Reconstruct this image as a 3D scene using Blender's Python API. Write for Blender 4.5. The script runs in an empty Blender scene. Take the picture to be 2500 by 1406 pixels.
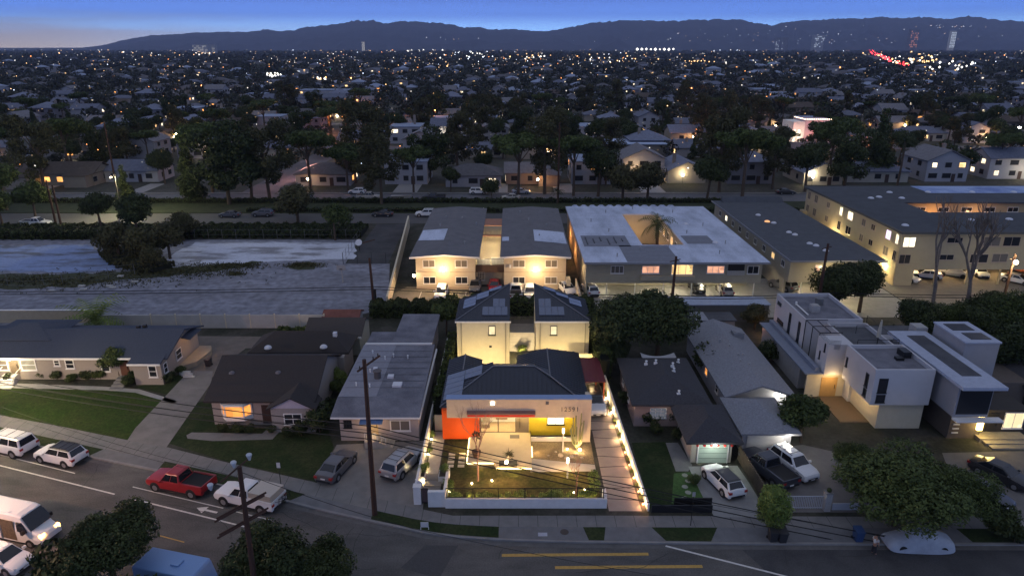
import bpy, math, random
import numpy as np
from mathutils import Vector, Matrix
R = math.radians
rnd = random.Random(7)
SC = bpy.context.scene
COL = SC.collection

# ------------------------------------------------------------ camera
H = 35.0
FPX = 1667.0
PITCH = math.atan(585 / FPX)
CP, SP = math.cos(PITCH), math.sin(PITCH)
cam_d = bpy.data.cameras.new('camera')
cam = bpy.data.objects.new('camera', cam_d)
COL.objects.link(cam)
cam_d.sensor_width = 36.0
cam_d.lens = 36.0 * FPX / 2500
cam_d.clip_start = 0.5
cam_d.clip_end = 60000
cam.location = (0, 0, H)
cam.rotation_euler = (math.pi / 2 - PITCH, 0, 0)
SC.camera = cam

# ------------------------------------------------------------ sky (dusk, sun already behind the hills)
W = bpy.data.worlds.new('World')
SC.world = W
W.use_nodes = True
nt = W.node_tree
for n in list(nt.nodes):
    nt.nodes.remove(n)
N = nt.nodes.new
L = nt.links.new
out = N('ShaderNodeOutputWorld')
bg = N('ShaderNodeBackground')
tc = N('ShaderNodeTexCoord')
sx = N('ShaderNodeSeparateXYZ')
L(tc.outputs['Generated'], sx.inputs[0])
ramp = N('ShaderNodeValToRGB')
ramp.color_ramp.interpolation = 'EASE'
els = ramp.color_ramp.elements
els[0].position = 0.0
els[0].color = (0.55, 0.98, 1.75, 1)
els[1].position = 1.0
els[1].color = (0.255, 0.28, 0.365, 1)
for pos, c in ((0.022, (0.38, 0.80, 1.60, 1)), (0.045, (0.12, 0.34, 1.10, 1)), (0.065, (0.07, 0.22, 0.82, 1)), (0.13, (0.15, 0.23, 0.52, 1)), (0.45, (0.235, 0.27, 0.39, 1))):
    e = els.new(pos)
    e.color = c
L(sx.outputs['Z'], ramp.inputs[0])
# paler bank of sea haze low in the west (the left of the view)
azl = N('ShaderNodeMapRange')
azl.interpolation_type = 'SMOOTHSTEP'
azl.inputs['From Min'].default_value = -0.62
azl.inputs['From Max'].default_value = -0.12
azl.inputs['To Min'].default_value = 1.0
azl.inputs['To Max'].default_value = 0.0
L(sx.outputs['X'], azl.inputs['Value'])
nz = N('ShaderNodeTexNoise')
mp = N('ShaderNodeMapping')
mp.inputs['Scale'].default_value = (3.0, 3.0, 55.0)
L(tc.outputs['Generated'], mp.inputs['Vector'])
L(mp.outputs[0], nz.inputs['Vector'])
nz.inputs['Scale'].default_value = 1.6
nz.inputs['Detail'].default_value = 5
nzm = N('ShaderNodeMath')
nzm.operation = 'MULTIPLY_ADD'
nzm.inputs[1].default_value = 0.045
nzm.inputs[2].default_value = -0.0225
L(nz.outputs['Fac'], nzm.inputs[0])
zz = N('ShaderNodeMath')
zz.operation = 'ADD'
L(sx.outputs['Z'], zz.inputs[0])
L(nzm.outputs[0], zz.inputs[1])
lowm = N('ShaderNodeMapRange')
lowm.interpolation_type = 'SMOOTHSTEP'
lowm.inputs['From Min'].default_value = 0.012
lowm.inputs['From Max'].default_value = 0.045
lowm.inputs['To Min'].default_value = 1.0
lowm.inputs['To Max'].default_value = 0.0
L(zz.outputs[0], lowm.inputs['Value'])
mul = N('ShaderNodeMath')
mul.operation = 'MULTIPLY'
L(azl.outputs[0], mul.inputs[0])
L(lowm.outputs[0], mul.inputs[1])
ramp2 = N('ShaderNodeValToRGB')
ramp2.color_ramp.elements[0].position = 0.0
ramp2.color_ramp.elements[0].color = (0.70, 0.58, 0.50, 1)
ramp2.color_ramp.elements[1].position = 0.035
ramp2.color_ramp.elements[1].color = (0.27, 0.35, 0.58, 1)
L(sx.outputs['Z'], ramp2.inputs[0])
mx = N('ShaderNodeMix')
mx.data_type = 'RGBA'
L(mul.outputs[0], mx.inputs[0])
L(ramp.outputs[0], mx.inputs[6])
L(ramp2.outputs[0], mx.inputs[7])
# the physical dusk sky adds the last glow above the hills
sky = N('ShaderNodeTexSky')
sky.sky_type = 'NISHITA'
sky.sun_disc = False
sky.sun_elevation = R(-3.0)
sky.sun_rotation = R(-8.0)
skm = N('ShaderNodeMix')
skm.data_type = 'RGBA'
skm.blend_type = 'ADD'
skm.inputs[0].default_value = 0.10
L(mx.outputs[2], skm.inputs[6])
L(sky.outputs[0], skm.inputs[7])
L(skm.outputs[2], bg.inputs['Color'])
bg.inputs['Strength'].default_value = 1.0
L(bg.outputs[0], out.inputs['Surface'])
SKY_BG = bg

sun_d = bpy.data.lights.new('sun', 'SUN')
sun_d.energy = 0.10
sun_d.angle = R(30)
sun_d.color = (0.75, 0.82, 1.0)
sun = bpy.data.objects.new('sun', sun_d)
sun.rotation_euler = (R(38), 0, R(-12))
COL.objects.link(sun)

SC.view_settings.view_transform = 'Standard'
SC.view_settings.look = 'None'
SC.view_settings.exposure = 0.36
SC.view_settings.gamma = 1.0
SC.render.engine = 'CYCLES'
SC.cycles.max_bounces = 4
SC.cycles.diffuse_bounces = 2
SC.cycles.glossy_bounces = 2
SC.cycles.transparent_max_bounces = 6
SC.cycles.volume_bounces = 0
SC.cycles.use_light_tree = True
SC.cycles.sample_clamp_indirect = 3.0
SC.cycles.use_denoising = True

# ------------------------------------------------------------ point on the ground (height z) where the photograph shows it
def G(px, py, z=0.0):
    dx = (px - 1250) / FPX
    dy = (703 - py) / FPX
    t = (H - z) / (SP - dy * CP)
    return (dx * t, (CP + dy * SP) * t)

def GY(px, py, Y):
    dx = (px - 1250) / FPX
    dy = (703 - py) / FPX
    t = Y / (CP + dy * SP)
    return (dx * t, H - (SP - dy * CP) * t)

# ------------------------------------------------------------ materials
MATS = {}
def mat(name, rgb, rough=0.85, var=0.12, scale=2.0, bump=0.0, metal=0.0, spec=0.3, detail=6.0, stretch=None, alpha=None):
    if name in MATS:
        return MATS[name]
    m = bpy.data.materials.new(name)
    m.use_nodes = True
    t = m.node_tree
    b = t.nodes['Principled BSDF']
    b.inputs['Roughness'].default_value = rough
    b.inputs['Metallic'].default_value = metal
    b.inputs['Specular IOR Level'].default_value = spec
    if var > 0:
        geo = t.nodes.new('ShaderNodeNewGeometry')
        src = geo.outputs['Position']
        if stretch:
            mpp = t.nodes.new('ShaderNodeMapping')
            mpp.inputs['Scale'].default_value = stretch
            t.links.new(src, mpp.inputs['Vector'])
            src = mpp.outputs[0]
        nn = t.nodes.new('ShaderNodeTexNoise')
        nn.inputs['Scale'].default_value = scale
        nn.inputs['Detail'].default_value = detail
        nn.inputs['Roughness'].default_value = 0.65
        t.links.new(src, nn.inputs['Vector'])
        mr = t.nodes.new('ShaderNodeMapRange')
        mr.inputs['From Min'].default_value = 0.3
        mr.inputs['From Max'].default_value = 0.7
        mr.inputs['To Min'].default_value = 1 - var
        mr.inputs['To Max'].default_value = 1 + var
        t.links.new(nn.outputs['Fac'], mr.inputs['Value'])
        mm = t.nodes.new('ShaderNodeMix')
        mm.data_type = 'RGBA'
        mm.blend_type = 'MULTIPLY'
        mm.inputs[0].default_value = 1.0
        mm.inputs[6].default_value = (*rgb, 1)
        t.links.new(mr.outputs[0], mm.inputs[7])
        t.links.new(mm.outputs[2], b.inputs['Base Color'])
        if bump > 0:
            bp = t.nodes.new('ShaderNodeBump')
            bp.inputs['Strength'].default_value = bump
            bp.inputs['Distance'].default_value = 0.05
            t.links.new(nn.outputs['Fac'], bp.inputs['Height'])
            t.links.new(bp.outputs[0], b.inputs['Normal'])
    else:
        b.inputs['Base Color'].default_value = (*rgb, 1)
    MATS[name] = m
    return m

def patchy(name, a, bcol, scale, lo, hi, rough=0.9, stretch=(1, 1, 1), fine=0.12, fscale=6.0, off=(0, 0, 0)):
    """two real surface colours in irregular patches (old paint, patched asphalt, worn turf)"""
    m = bpy.data.materials.new(name)
    m.use_nodes = True
    t = m.node_tree
    b = t.nodes['Principled BSDF']
    b.inputs['Roughness'].default_value = rough
    b.inputs['Specular IOR Level'].default_value = 0.2
    geo = t.nodes.new('ShaderNodeNewGeometry')
    mpp = t.nodes.new('ShaderNodeMapping')
    mpp.inputs['Scale'].default_value = stretch
    mpp.inputs['Location'].default_value = off
    t.links.new(geo.outputs['Position'], mpp.inputs['Vector'])
    n1 = t.nodes.new('ShaderNodeTexNoise')
    n1.inputs['Scale'].default_value = scale
    n1.inputs['Detail'].default_value = 7
    n1.inputs['Roughness'].default_value = 0.62
    t.links.new(mpp.outputs[0], n1.inputs['Vector'])
    mr = t.nodes.new('ShaderNodeMapRange')
    mr.inputs['From Min'].default_value = lo
    mr.inputs['From Max'].default_value = hi
    t.links.new(n1.outputs['Fac'], mr.inputs['Value'])
    m1 = t.nodes.new('ShaderNodeMix')
    m1.data_type = 'RGBA'
    m1.inputs[6].default_value = (*a, 1)
    m1.inputs[7].default_value = (*bcol, 1)
    t.links.new(mr.outputs[0], m1.inputs[0])
    n2 = t.nodes.new('ShaderNodeTexNoise')
    n2.inputs['Scale'].default_value = fscale
    n2.inputs['Detail'].default_value = 5
    t.links.new(geo.outputs['Position'], n2.inputs['Vector'])
    mr2 = t.nodes.new('ShaderNodeMapRange')
    mr2.inputs['From Min'].default_value = 0.3
    mr2.inputs['From Max'].default_value = 0.7
    mr2.inputs['To Min'].default_value = 1 - fine
    mr2.inputs['To Max'].default_value = 1 + fine
    t.links.new(n2.outputs['Fac'], mr2.inputs['Value'])
    m2 = t.nodes.new('ShaderNodeMix')
    m2.data_type = 'RGBA'
    m2.blend_type = 'MULTIPLY'
    m2.inputs[0].default_value = 1
    t.links.new(m1.outputs[2], m2.inputs[6])
    t.links.new(mr2.outputs[0], m2.inputs[7])
    t.links.new(m2.outputs[2], b.inputs['Base Color'])
    MATS[name] = m
    return m

def leafmat(name, dark, light, scale=1.2):
    m = bpy.data.materials.new(name)
    m.use_nodes = True
    t = m.node_tree
    b = t.nodes['Principled BSDF']
    b.inputs['Roughness'].default_value = 0.7
    b.inputs['Specular IOR Level'].default_value = 0.15
    geo = t.nodes.new('ShaderNodeNewGeometry')
    n1 = t.nodes.new('ShaderNodeTexNoise')
    n1.inputs['Scale'].default_value = scale
    n1.inputs['Detail'].default_value = 3
    t.links.new(geo.outputs['Position'], n1.inputs['Vector'])
    oi = t.nodes.new('ShaderNodeObjectInfo')
    ad = t.nodes.new('ShaderNodeMath')
    ad.operation = 'MULTIPLY_ADD'
    ad.inputs[1].default_value = 0.35
    t.links.new(oi.outputs['Random'], ad.inputs[0])
    mr = t.nodes.new('ShaderNodeMapRange')
    mr.inputs['From Min'].default_value = 0.35
    mr.inputs['From Max'].default_value = 0.68
    t.links.new(n1.outputs['Fac'], mr.inputs['Value'])
    t.links.new(mr.outputs[0], ad.inputs[2])
    mc = t.nodes.new('ShaderNodeMix')
    mc.data_type = 'RGBA'
    mc.inputs[6].default_value = (*dark, 1)
    mc.inputs[7].default_value = (*light, 1)
    mc.clamp_factor = True
    sb = t.nodes.new('ShaderNodeMath')
    sb.operation = 'SUBTRACT'
    sb.inputs[1].default_value = 0.17
    t.links.new(ad.outputs[0], sb.inputs[0])
    t.links.new(sb.outputs[0], mc.inputs[0])
    t.links.new(mc.outputs[2], b.inputs['Base Color'])
    MATS[name] = m
    return m

def emit(name, rgb, s, var=0.0, scale=1.5):
    if name in MATS:
        return MATS[name]
    m = bpy.data.materials.new(name)
    m.use_nodes = True
    t = m.node_tree
    b = t.nodes['Principled BSDF']
    b.inputs['Base Color'].default_value = (0.05, 0.05, 0.05, 1)
    b.inputs['Roughness'].default_value = 0.2
    b.inputs['Emission Color'].default_value = (*rgb, 1)
    b.inputs['Emission Strength'].default_value = s
    if var > 0:
        geo = t.nodes.new('ShaderNodeNewGeometry')
        nn = t.nodes.new('ShaderNodeTexVoronoi')
        nn.inputs['Scale'].default_value = scale
        nn.distance = 'CHEBYCHEV'
        t.links.new(geo.outputs['Position'], nn.inputs['Vector'])
        sp = t.nodes.new('ShaderNodeSeparateColor')
        t.links.new(nn.outputs['Color'], sp.inputs[0])
        mr = t.nodes.new('ShaderNodeMapRange')
        mr.inputs['To Min'].default_value = s * (1 - var)
        mr.inputs['To Max'].default_value = s * (1 + var * 0.6)
        t.links.new(sp.outputs[0], mr.inputs['Value'])
        t.links.new(mr.outputs[0], b.inputs['Emission Strength'])
    MATS[name] = m
    return m

def glassy(name, rgb=(0.02, 0.022, 0.028), rough=0.08):
    return mat(name, rgb, rough=rough, var=0, spec=0.6)

# ------------------------------------------------------------ mesh builder
class MB:
    def __init__(self):
        self.v = []
        self.f = []
        self.m = []
        self.k = 0
    def use(self, k):
        self.k = k
        return self
    def poly(self, pts):
        i = len(self.v)
        self.v += [tuple(p) for p in pts]
        self.f.append(tuple(range(i, i + len(pts))))
        self.m.append(self.k)
        return self
    def box(self, x0, x1, y0, y1, z0, z1):
        if x0 > x1: x0, x1 = x1, x0
        if y0 > y1: y0, y1 = y1, y0
        if z0 > z1: z0, z1 = z1, z0
        return self.prism([(x0, y0), (x1, y0), (x1, y1), (x0, y1)], z0, z1)
    def prism(self, pts, z0, z1):
        a = sum(pts[i][0] * pts[(i + 1) % len(pts)][1] - pts[(i + 1) % len(pts)][0] * pts[i][1] for i in range(len(pts)))
        if a < 0:
            pts = list(reversed(pts))
        n = len(pts)
        i = len(self.v)
        self.v += [(p[0], p[1], z0) for p in pts] + [(p[0], p[1], z1) for p in pts]
        F = [tuple(range(i + n - 1, i - 1, -1)), tuple(range(i + n, i + 2 * n))]
        for k in range(n):
            F.append((i + k, i + (k + 1) % n, i + n + (k + 1) % n, i + n + k))
        self.f += F
        self.m += [self.k] * len(F)
        return self
    def slab(self, pts, th):
        """closed plate: polygon pts (3-D, counter-clockwise from above) thickened downwards"""
        n = len(pts)
        i = len(self.v)
        self.v += [tuple(p) for p in pts] + [(p[0], p[1], p[2] - th) for p in pts]
        F = [tuple(range(i, i + n)), tuple(range(i + 2 * n - 1, i + n - 1, -1))]
        for k in range(n):
            F.append((i + k, i + n + k, i + n + (k + 1) % n, i + (k + 1) % n))
        self.f += F
        self.m += [self.k] * len(F)
        return self
    def hexa(self, b, t):
        """bottom 4 and top 4 points, both counter-clockwise seen from above"""
        i = len(self.v)
        self.v += [tuple(p) for p in b] + [tuple(p) for p in t]
        F = [(i + 3, i + 2, i + 1, i), (i + 4, i + 5, i + 6, i + 7)]
        for k in range(4):
            F.append((i + k, i + (k + 1) % 4, i + 4 + (k + 1) % 4, i + 4 + k))
        self.f += F
        self.m += [self.k] * len(F)
        return self
    def tube(self, p0, p1, r0, r1=None, n=8, caps=True):
        if r1 is None: r1 = r0
        p0 = Vector(p0); p1 = Vector(p1)
        d = (p1 - p0)
        if d.length < 1e-6: return self
        d.normalize()
        a = Vector((0, 0, 1)) if abs(d.z) < 0.9 else Vector((1, 0, 0))
        u = d.cross(a).normalized()
        w = d.cross(u)
        i = len(self.v)
        for p, r in ((p0, r0), (p1, r1)):
            for k in range(n):
                an = 2 * math.pi * k / n
                q = p + u * (math.cos(an) * r) + w * (math.sin(an) * r)
                self.v.append(tuple(q))
        F = [(i + k, i + n + k, i + n + (k + 1) % n, i + (k + 1) % n) for k in range(n)]
        if caps:
            F.append(tuple(range(i, i + n)))
            F.append(tuple(range(i + 2 * n - 1, i + n - 1, -1)))
        self.f += F
        self.m += [self.k] * len(F)
        return self
    def path(self, pts, r, n=6):
        for a, b in zip(pts[:-1], pts[1:]):
            self.tube(a, b, r, r, n)
        return self
    def ball(self, c, r, n=8, sz=1.0, half=False):
        i = len(self.v)
        rows = max(3, n // 2)
        lo = 0.0 if half else -math.pi / 2
        for a in range(rows + 1):
            ph = lo + (math.pi / 2 - lo) * a / rows
            for k in range(n):
                th = 2 * math.pi * k / n
                self.v.append((c[0] + r * math.cos(ph) * math.cos(th), c[1] + r * math.cos(ph) * math.sin(th), c[2] + r * sz * math.sin(ph)))
        for a in range(rows):
            for k in range(n):
                self.f.append((i + a * n + k, i + a * n + (k + 1) % n, i + (a + 1) * n + (k + 1) % n, i + (a + 1) * n + k))
                self.m.append(self.k)
        return self
    def build(self, name, material, parent=None, smooth=False, bevel=0):
        me = bpy.data.meshes.new(name)
        ox, oy, oz = OFF.get(parent.name, (0, 0, 0)) if parent is not None else (0, 0, 0)
        me.from_pydata([(x - ox, y - oy, z - oz) for x, y, z in self.v], [], self.f)
        for q in (material if isinstance(material, (list, tuple)) else [material]):
            me.materials.append(q)
        if any(self.m):
            me.polygons.foreach_set('material_index', self.m)
        if smooth:
            me.polygons.foreach_set('use_smooth', [True] * len(me.polygons))
        me.update()
        o = bpy.data.objects.new(name, me)
        COL.objects.link(o)
        if parent is not None:
            o.parent = parent
            if parent.name in OFF:
                OFF[o.name] = OFF[parent.name]
        if bevel:
            b = o.modifiers.new('b', 'BEVEL')
            b.width = bevel
            b.segments = 2
            b.limit_method = 'ANGLE'
            b.angle_limit = R(25)
        return o

OFF = {}
def thing(name, label, cat, loc=(0, 0, 0), rz=0.0, group=None, world=True):
    """Empty at the base of a thing. world=True: its parts are written in world coordinates."""
    o = bpy.data.objects.new(name, None)
    COL.objects.link(o)
    o.empty_display_size = 0.3
    if len(loc) == 2: loc = (loc[0], loc[1], 0)
    o.location = loc
    o.rotation_euler = (0, 0, rz)
    o['label'] = label
    o['category'] = cat
    if group: o['group'] = group
    if world and rz == 0:
        OFF[o.name] = tuple(loc)
    return o

def tag(o, label, cat, group=None):
    o['label'] = label
    o['category'] = cat
    if group: o['group'] = group
    return o

def struct(o, label=None):
    o['kind'] = 'structure'
    if label: o['label'] = label
    return o

def copy_tree(o, parent=None):
    c = o.copy()
    COL.objects.link(c)
    if parent is not None:
        c.parent = parent
    for ch in o.children:
        copy_tree(ch, c)
    return c

def place(o, x, y, z=0, rz=None, s=None, label=None, group=None):
    o.location = (x, y, z)
    if rz is not None: o.rotation_euler = (0, 0, rz)
    if s is not None: o.scale = s if isinstance(s, tuple) else (s, s, s)
    if label: o['label'] = label
    if group: o['group'] = group
    return o

def light(x, y, z, energy, color=(1, 0.72, 0.36), r=0.08, parent=None, kind='POINT', rot=None, size=None, spot=None, name='lamp_light'):
    d = bpy.data.lights.new(name, kind)
    d.energy = energy
    d.color = color
    if kind == 'AREA':
        d.shape = 'RECTANGLE'
        d.size, d.size_y = size
    elif kind == 'SPOT':
        d.spot_size = R(spot)
        d.spot_blend = 0.6
        d.shadow_soft_size = r
    else:
        d.shadow_soft_size = r
    o = bpy.data.objects.new(name, d)
    COL.objects.link(o)
    if parent is not None:
        ox, oy, oz = OFF.get(parent.name, (0, 0, 0))
        o.parent = parent
        o.location = (x - ox, y - oy, z - oz)
    else:
        o.location = (x, y, z)
    if rot: o.rotation_euler = rot
    return o

WARM = (1.0, 0.70, 0.33)
AMB = (1.0, 0.50, 0.20)
COOL = (1.0, 0.93, 0.80)
ORG = (1.0, 0.33, 0.08)
PINK = (1.0, 0.42, 0.28)

# common materials
M_WHITE = mat('white_stucco', (0.70, 0.68, 0.62), 0.9, 0.05, 3)
M_CREAM = mat('cream_stucco', (0.58, 0.50, 0.36), 0.9, 0.07, 2)
M_BEIGE = mat('beige_stucco', (0.42, 0.37, 0.29), 0.9, 0.08, 2)
M_GREYW = mat('grey_stucco', (0.32, 0.31, 0.30), 0.9, 0.08, 2)
M_SHINGLE = mat('brown_shingle', (0.036, 0.031, 0.030), 0.95, 0.3, 9, 0.4, stretch=(1, 1, 3))
M_SHINGLEB = mat('slate_shingle', (0.046, 0.056, 0.080), 0.95, 0.28, 9, 0.4, stretch=(1, 1, 3))
M_TAR = patchy('grey_roll_roofing', (0.11, 0.11, 0.13), (0.18, 0.18, 0.205), 0.5, 0.36, 0.64, fscale=11, fine=.18)
M_TARD = patchy('dark_roll_roofing', (0.060, 0.062, 0.070), (0.09, 0.092, 0.10), 0.4, 0.4, 0.6, fscale=12)
M_WHROOF = patchy('white_coated_roof', (0.50, 0.54, 0.64), (0.33, 0.36, 0.43), 0.35, 0.42, 0.66, fscale=6, fine=.16, stretch=(1, .35, 1))
M_METALROOF = mat('charcoal_seam_roof', (0.034, 0.038, 0.050), 0.45, 0.10, 1.5, metal=0.3, spec=0.5)
M_SOLAR = mat('solar_cells', (0.10, 0.12, 0.17), 0.25, 0.1, 4, spec=0.8)
M_TRIM = mat('white_trim', (0.72, 0.70, 0.67), 0.6, 0.04, 4)
M_DARK = mat('black_metal', (0.018, 0.018, 0.02), 0.45, 0, metal=0.2)
M_WOODP = mat('creosoted_wood', (0.055, 0.028, 0.020), 0.9, 0.25, 5, 0.3, stretch=(6, 6, 0.6))
M_GLASS = glassy('dark_glass')
M_GLASSB = glassy('curtained_glass', (0.16, 0.14, 0.12), 0.2)
M_LITW = emit('warm_lit_glass', (1.0, 0.62, 0.25), 1.1, 0.5, 1.3)
M_LITO = emit('orange_lit_glass', (1.0, 0.36, 0.07), 1.0, 0.35, 1.3)
M_LITC = emit('white_lit_glass', (1.0, 0.88, 0.62), 1.7, 0.35, 1.0)
M_LITP = emit('pink_lit_glass', (1.0, 0.48, 0.30), 0.75, 0.4, 1.3)
M_BULB = emit('lamp_glow', (1.0, 0.80, 0.48), 30)
M_BULBO = emit('amber_lamp_glow', (1.0, 0.34, 0.10), 9)
M_BULBW = emit('white_lamp_glow', (1.0, 0.96, 0.86), 30)
M_LED = emit('led_strip_glow', (1.0, 0.76, 0.36), 4)
M_CONC = mat('concrete', (0.30, 0.29, 0.28), 0.9, 0.12, 1.2)
M_CONCD = mat('old_concrete', (0.20, 0.195, 0.19), 0.9, 0.16, 0.8)
M_ASPH = patchy('street_asphalt', (0.070, 0.067, 0.064), (0.110, 0.105, 0.099), 0.22, 0.36, 0.64, fscale=9, fine=0.2, stretch=(1, 2.4, 1))
M_ASPHD = patchy('dark_asphalt', (0.045, 0.045, 0.048), (0.072, 0.071, 0.072), 0.25, 0.38, 0.62, fscale=9, fine=0.16)
M_GRASS = patchy('lawn_grass', (0.015, 0.028, 0.007), (0.036, 0.042, 0.016), 0.45, 0.40, 0.70, rough=1.0, fine=0.35, fscale=5)
M_GRASSD = mat('dry_grass', (0.05, 0.055, 0.028), 1.0, 0.35, 1.6, 0.6)
M_SOIL = mat('soil', (0.07, 0.055, 0.038), 1.0, 0.3, 4, 0.5)
M_WPAINT = mat('white_line_paint', (0.55, 0.53, 0.50), 0.8, 0.2, 5)
M_YPAINT = mat('yellow_line_paint', (0.42, 0.26, 0.07), 0.8, 0.2, 5)
M_BARK = mat('bark', (0.085, 0.062, 0.045), 1.0, 0.3, 6, 0.5, stretch=(4, 4, 0.7))
M_BARKL = mat('pale_bark', (0.30, 0.25, 0.20), 1.0, 0.25, 4, 0.4)
M_BARKR = mat('reddish_bark', (0.30, 0.18, 0.14), 1.0, 0.2, 4, 0.3)
LF_DARK = leafmat('dark_leaves', (0.016, 0.024, 0.008), (0.062, 0.078, 0.026), 1.6)
LF_MID = leafmat('green_leaves', (0.024, 0.038, 0.010), (0.090, 0.115, 0.034), 1.6)
LF_OLIVE = leafmat('olive_leaves', (0.035, 0.036, 0.014), (0.085, 0.080, 0.034))
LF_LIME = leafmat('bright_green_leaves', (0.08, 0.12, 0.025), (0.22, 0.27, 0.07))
# ------------------------------------------------------------ ground, streets, lots
KB = 0.12
def GB(px, py, z=KB):
    return G(px, py, z)

def sheet(name, pts, z, m, label=None, px=True, kind='structure'):
    if px: pts = [G(a, b, z) for a, b in pts]
    a = sum(pts[i][0] * pts[(i + 1) % len(pts)][1] - pts[(i + 1) % len(pts)][0] * pts[i][1] for i in range(len(pts)))
    if a < 0: pts = list(reversed(pts))
    mb = MB()
    mb.poly([(p[0], p[1], z) for p in pts])
    o = mb.build(name, m)
    o['kind'] = kind
    if label: o['label'] = label
    return o

def wavy(pts, amp, step=1.6, z=KB, px=True, seed=3):
    r = random.Random(seed)
    if px: pts = [G(a, b, z) for a, b in pts]
    o = []
    for i in range(len(pts)):
        a, b = pts[i], pts[(i + 1) % len(pts)]
        n = max(1, int(math.hypot(b[0] - a[0], b[1] - a[1]) / step))
        for k in range(n):
            t = k / n
            o.append((a[0] + (b[0] - a[0]) * t + r.uniform(-amp, amp), a[1] + (b[1] - a[1]) * t + r.uniform(-amp, amp)))
    return o

MB().box(-15500, 15500, -300, 12500, -3, 0).build('ground', patchy('dark_ground', (0.040, 0.043, 0.030), (0.080, 0.076, 0.064), 0.06, 0.42, 0.62, fscale=1.5, fine=0.3))['kind'] = 'structure'

CURB = [(-75, 64.6)] + [G(a, b, 0.06) for a, b in ((0, 1072), (120, 1096), (246, 1122), (372, 1147), (530, 1184), (690, 1222), (800, 1250), (900, 1272), (1040, 1302), (1120, 1312), (1210, 1318), (1400, 1324), (1800, 1328), (2500, 1330))] + [(120, 41.5)]
WALKO = [(-75, 67.3)] + [GB(a, b) for a, b in ((0, 1042), (120, 1068), (266, 1099), (417, 1128), (560, 1160), (747, 1206), (915, 1245), (1040, 1272), (1120, 1280), (1220, 1285), (1800, 1287), (2500, 1290))] + [(120, 44.0)]
WALKI = [(-75, 70)] + [GB(a, b) for a, b in ((0, 1013), (150, 1041), (311, 1074), (412, 1092), (560, 1130), (773, 1178), (870, 1202), (1000, 1236), (1105, 1258), (1480, 1258), (2500, 1262))] + [(120, 45.6)]

# the near street: from the kerb line towards the camera
sheet('street', CURB + [(120, 8), (-75, 8)], 0.004, M_ASPH, 'grey asphalt street bending to the left along the parked cars', px=False)
sheet('street_right', [(x, y - .02) for x, y in CURB if x > 13] + [(120, 30), (22, 30)], 0.008, M_ASPHD, 'darker asphalt of the street on the right', px=False)
# the block between the two streets, one kerb high
bp = MB()
bp.prism(CURB + [(260, 41.5), (260, 140.5), (-260, 140.5), (-260, 64.6)], -0.5, KB)
struct(bp.build('block_ground', patchy('yard_ground', (0.032, 0.034, 0.022), (0.062, 0.057, 0.046), 0.25, 0.42, 0.6, fscale=3, fine=0.25)))
# kerb stones
kb = MB()
for (a, b) in zip(CURB[:-1], CURB[1:]):
    d = Vector((b[0] - a[0], b[1] - a[1])); d.normalize(); n = Vector((-d.y, d.x)) * 0.18
    kb.prism([(a[0] - n.x * .15, a[1] - n.y * .15), (b[0] - n.x * .15, b[1] - n.y * .15), (b[0] + n.x, b[1] + n.y), (a[0] + n.x, a[1] + n.y)], -0.3, KB + 0.012)
struct(kb.build('kerb', M_CONCD))
# gutter strip
gs = MB()
for (a, b) in zip(CURB[:-1], CURB[1:]):
    gs.poly([(a[0], a[1] - .5, 0.012), (b[0], b[1] - .5, 0.012), (b[0], b[1] - .03, 0.012), (a[0], a[1] - .03, 0.012)])
struct(gs.build('gutter', mat('gutter_concrete', (0.105, 0.10, 0.097), 0.8, 0.2, 1.5)))
# parkway band (concrete aprons), then grass strips on it, then the sidewalk
M_APRON = mat('apron_concrete', (0.135, 0.135, 0.14), 0.9, 0.18, 0.9)
M_WALK = mat('sidewalk_concrete', (0.165, 0.16, 0.155), 0.9, 0.16, 1.1)
def band(name, lo, hi, z, m, label=None):
    """strip between two polylines of different point counts: resample both by x"""
    def at(line, x):
        for a, b in zip(line[:-1], line[1:]):
            if a[0] <= x <= b[0]: return a[1] + (b[1] - a[1]) * (x - a[0]) / (b[0] - a[0])
        return line[-1][1]
    xs = sorted(set([round(p[0], 2) for p in lo + hi]))
    mb = MB()
    for a, b in zip(xs[:-1], xs[1:]):
        mb.poly([(a, at(lo, a), z), (b, at(lo, b), z), (b, at(hi, b), z), (a, at(hi, a), z)])
    return struct(mb.build(name, m), label), at
_, AT = band('driveway_aprons', [(x, y + .2) for x, y in CURB], WALKO, KB + 0.004, M_APRON)
band('sidewalk', WALKO, WALKI, KB + 0.006, M_WALK, 'pale concrete sidewalk along the near street')
# joints scored across the sidewalk
jm = MB()
xj = -74.0
while xj < 60:
    y0 = AT(WALKO, xj); y1 = AT(WALKI, xj)
    jm.poly([(xj, y0, KB + 0.010), (xj + .035, y0, KB + 0.010), (xj + .035, y1, KB + 0.010), (xj, y1, KB + 0.010)])
    xj += 1.52
struct(jm.build('sidewalk_joints', mat('joint_dark', (0.05, 0.05, 0.05), 1, 0)))
def strip(x0, x1, skew0=0, skew1=0):
    pts = []
    n = max(2, int((x1 - x0) / 1.5))
    for k in range(n + 1):
        x = x0 + (x1 - x0) * k / n
        pts.append((x + skew0 * (1 - k / n) + skew1 * k / n, AT(CURB, x) + 0.22, KB + 0.010))
    top = []
    for k in range(n + 1):
        x = x0 + (x1 - x0) * k / n
        top.append((x, AT(WALKO, x) - 0.02, KB + 0.010))
    mb = MB(); mb.poly(pts + list(reversed(top)))
    o = mb.build('grass_strip', M_GRASS)
    o['kind'] = 'structure'
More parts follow.
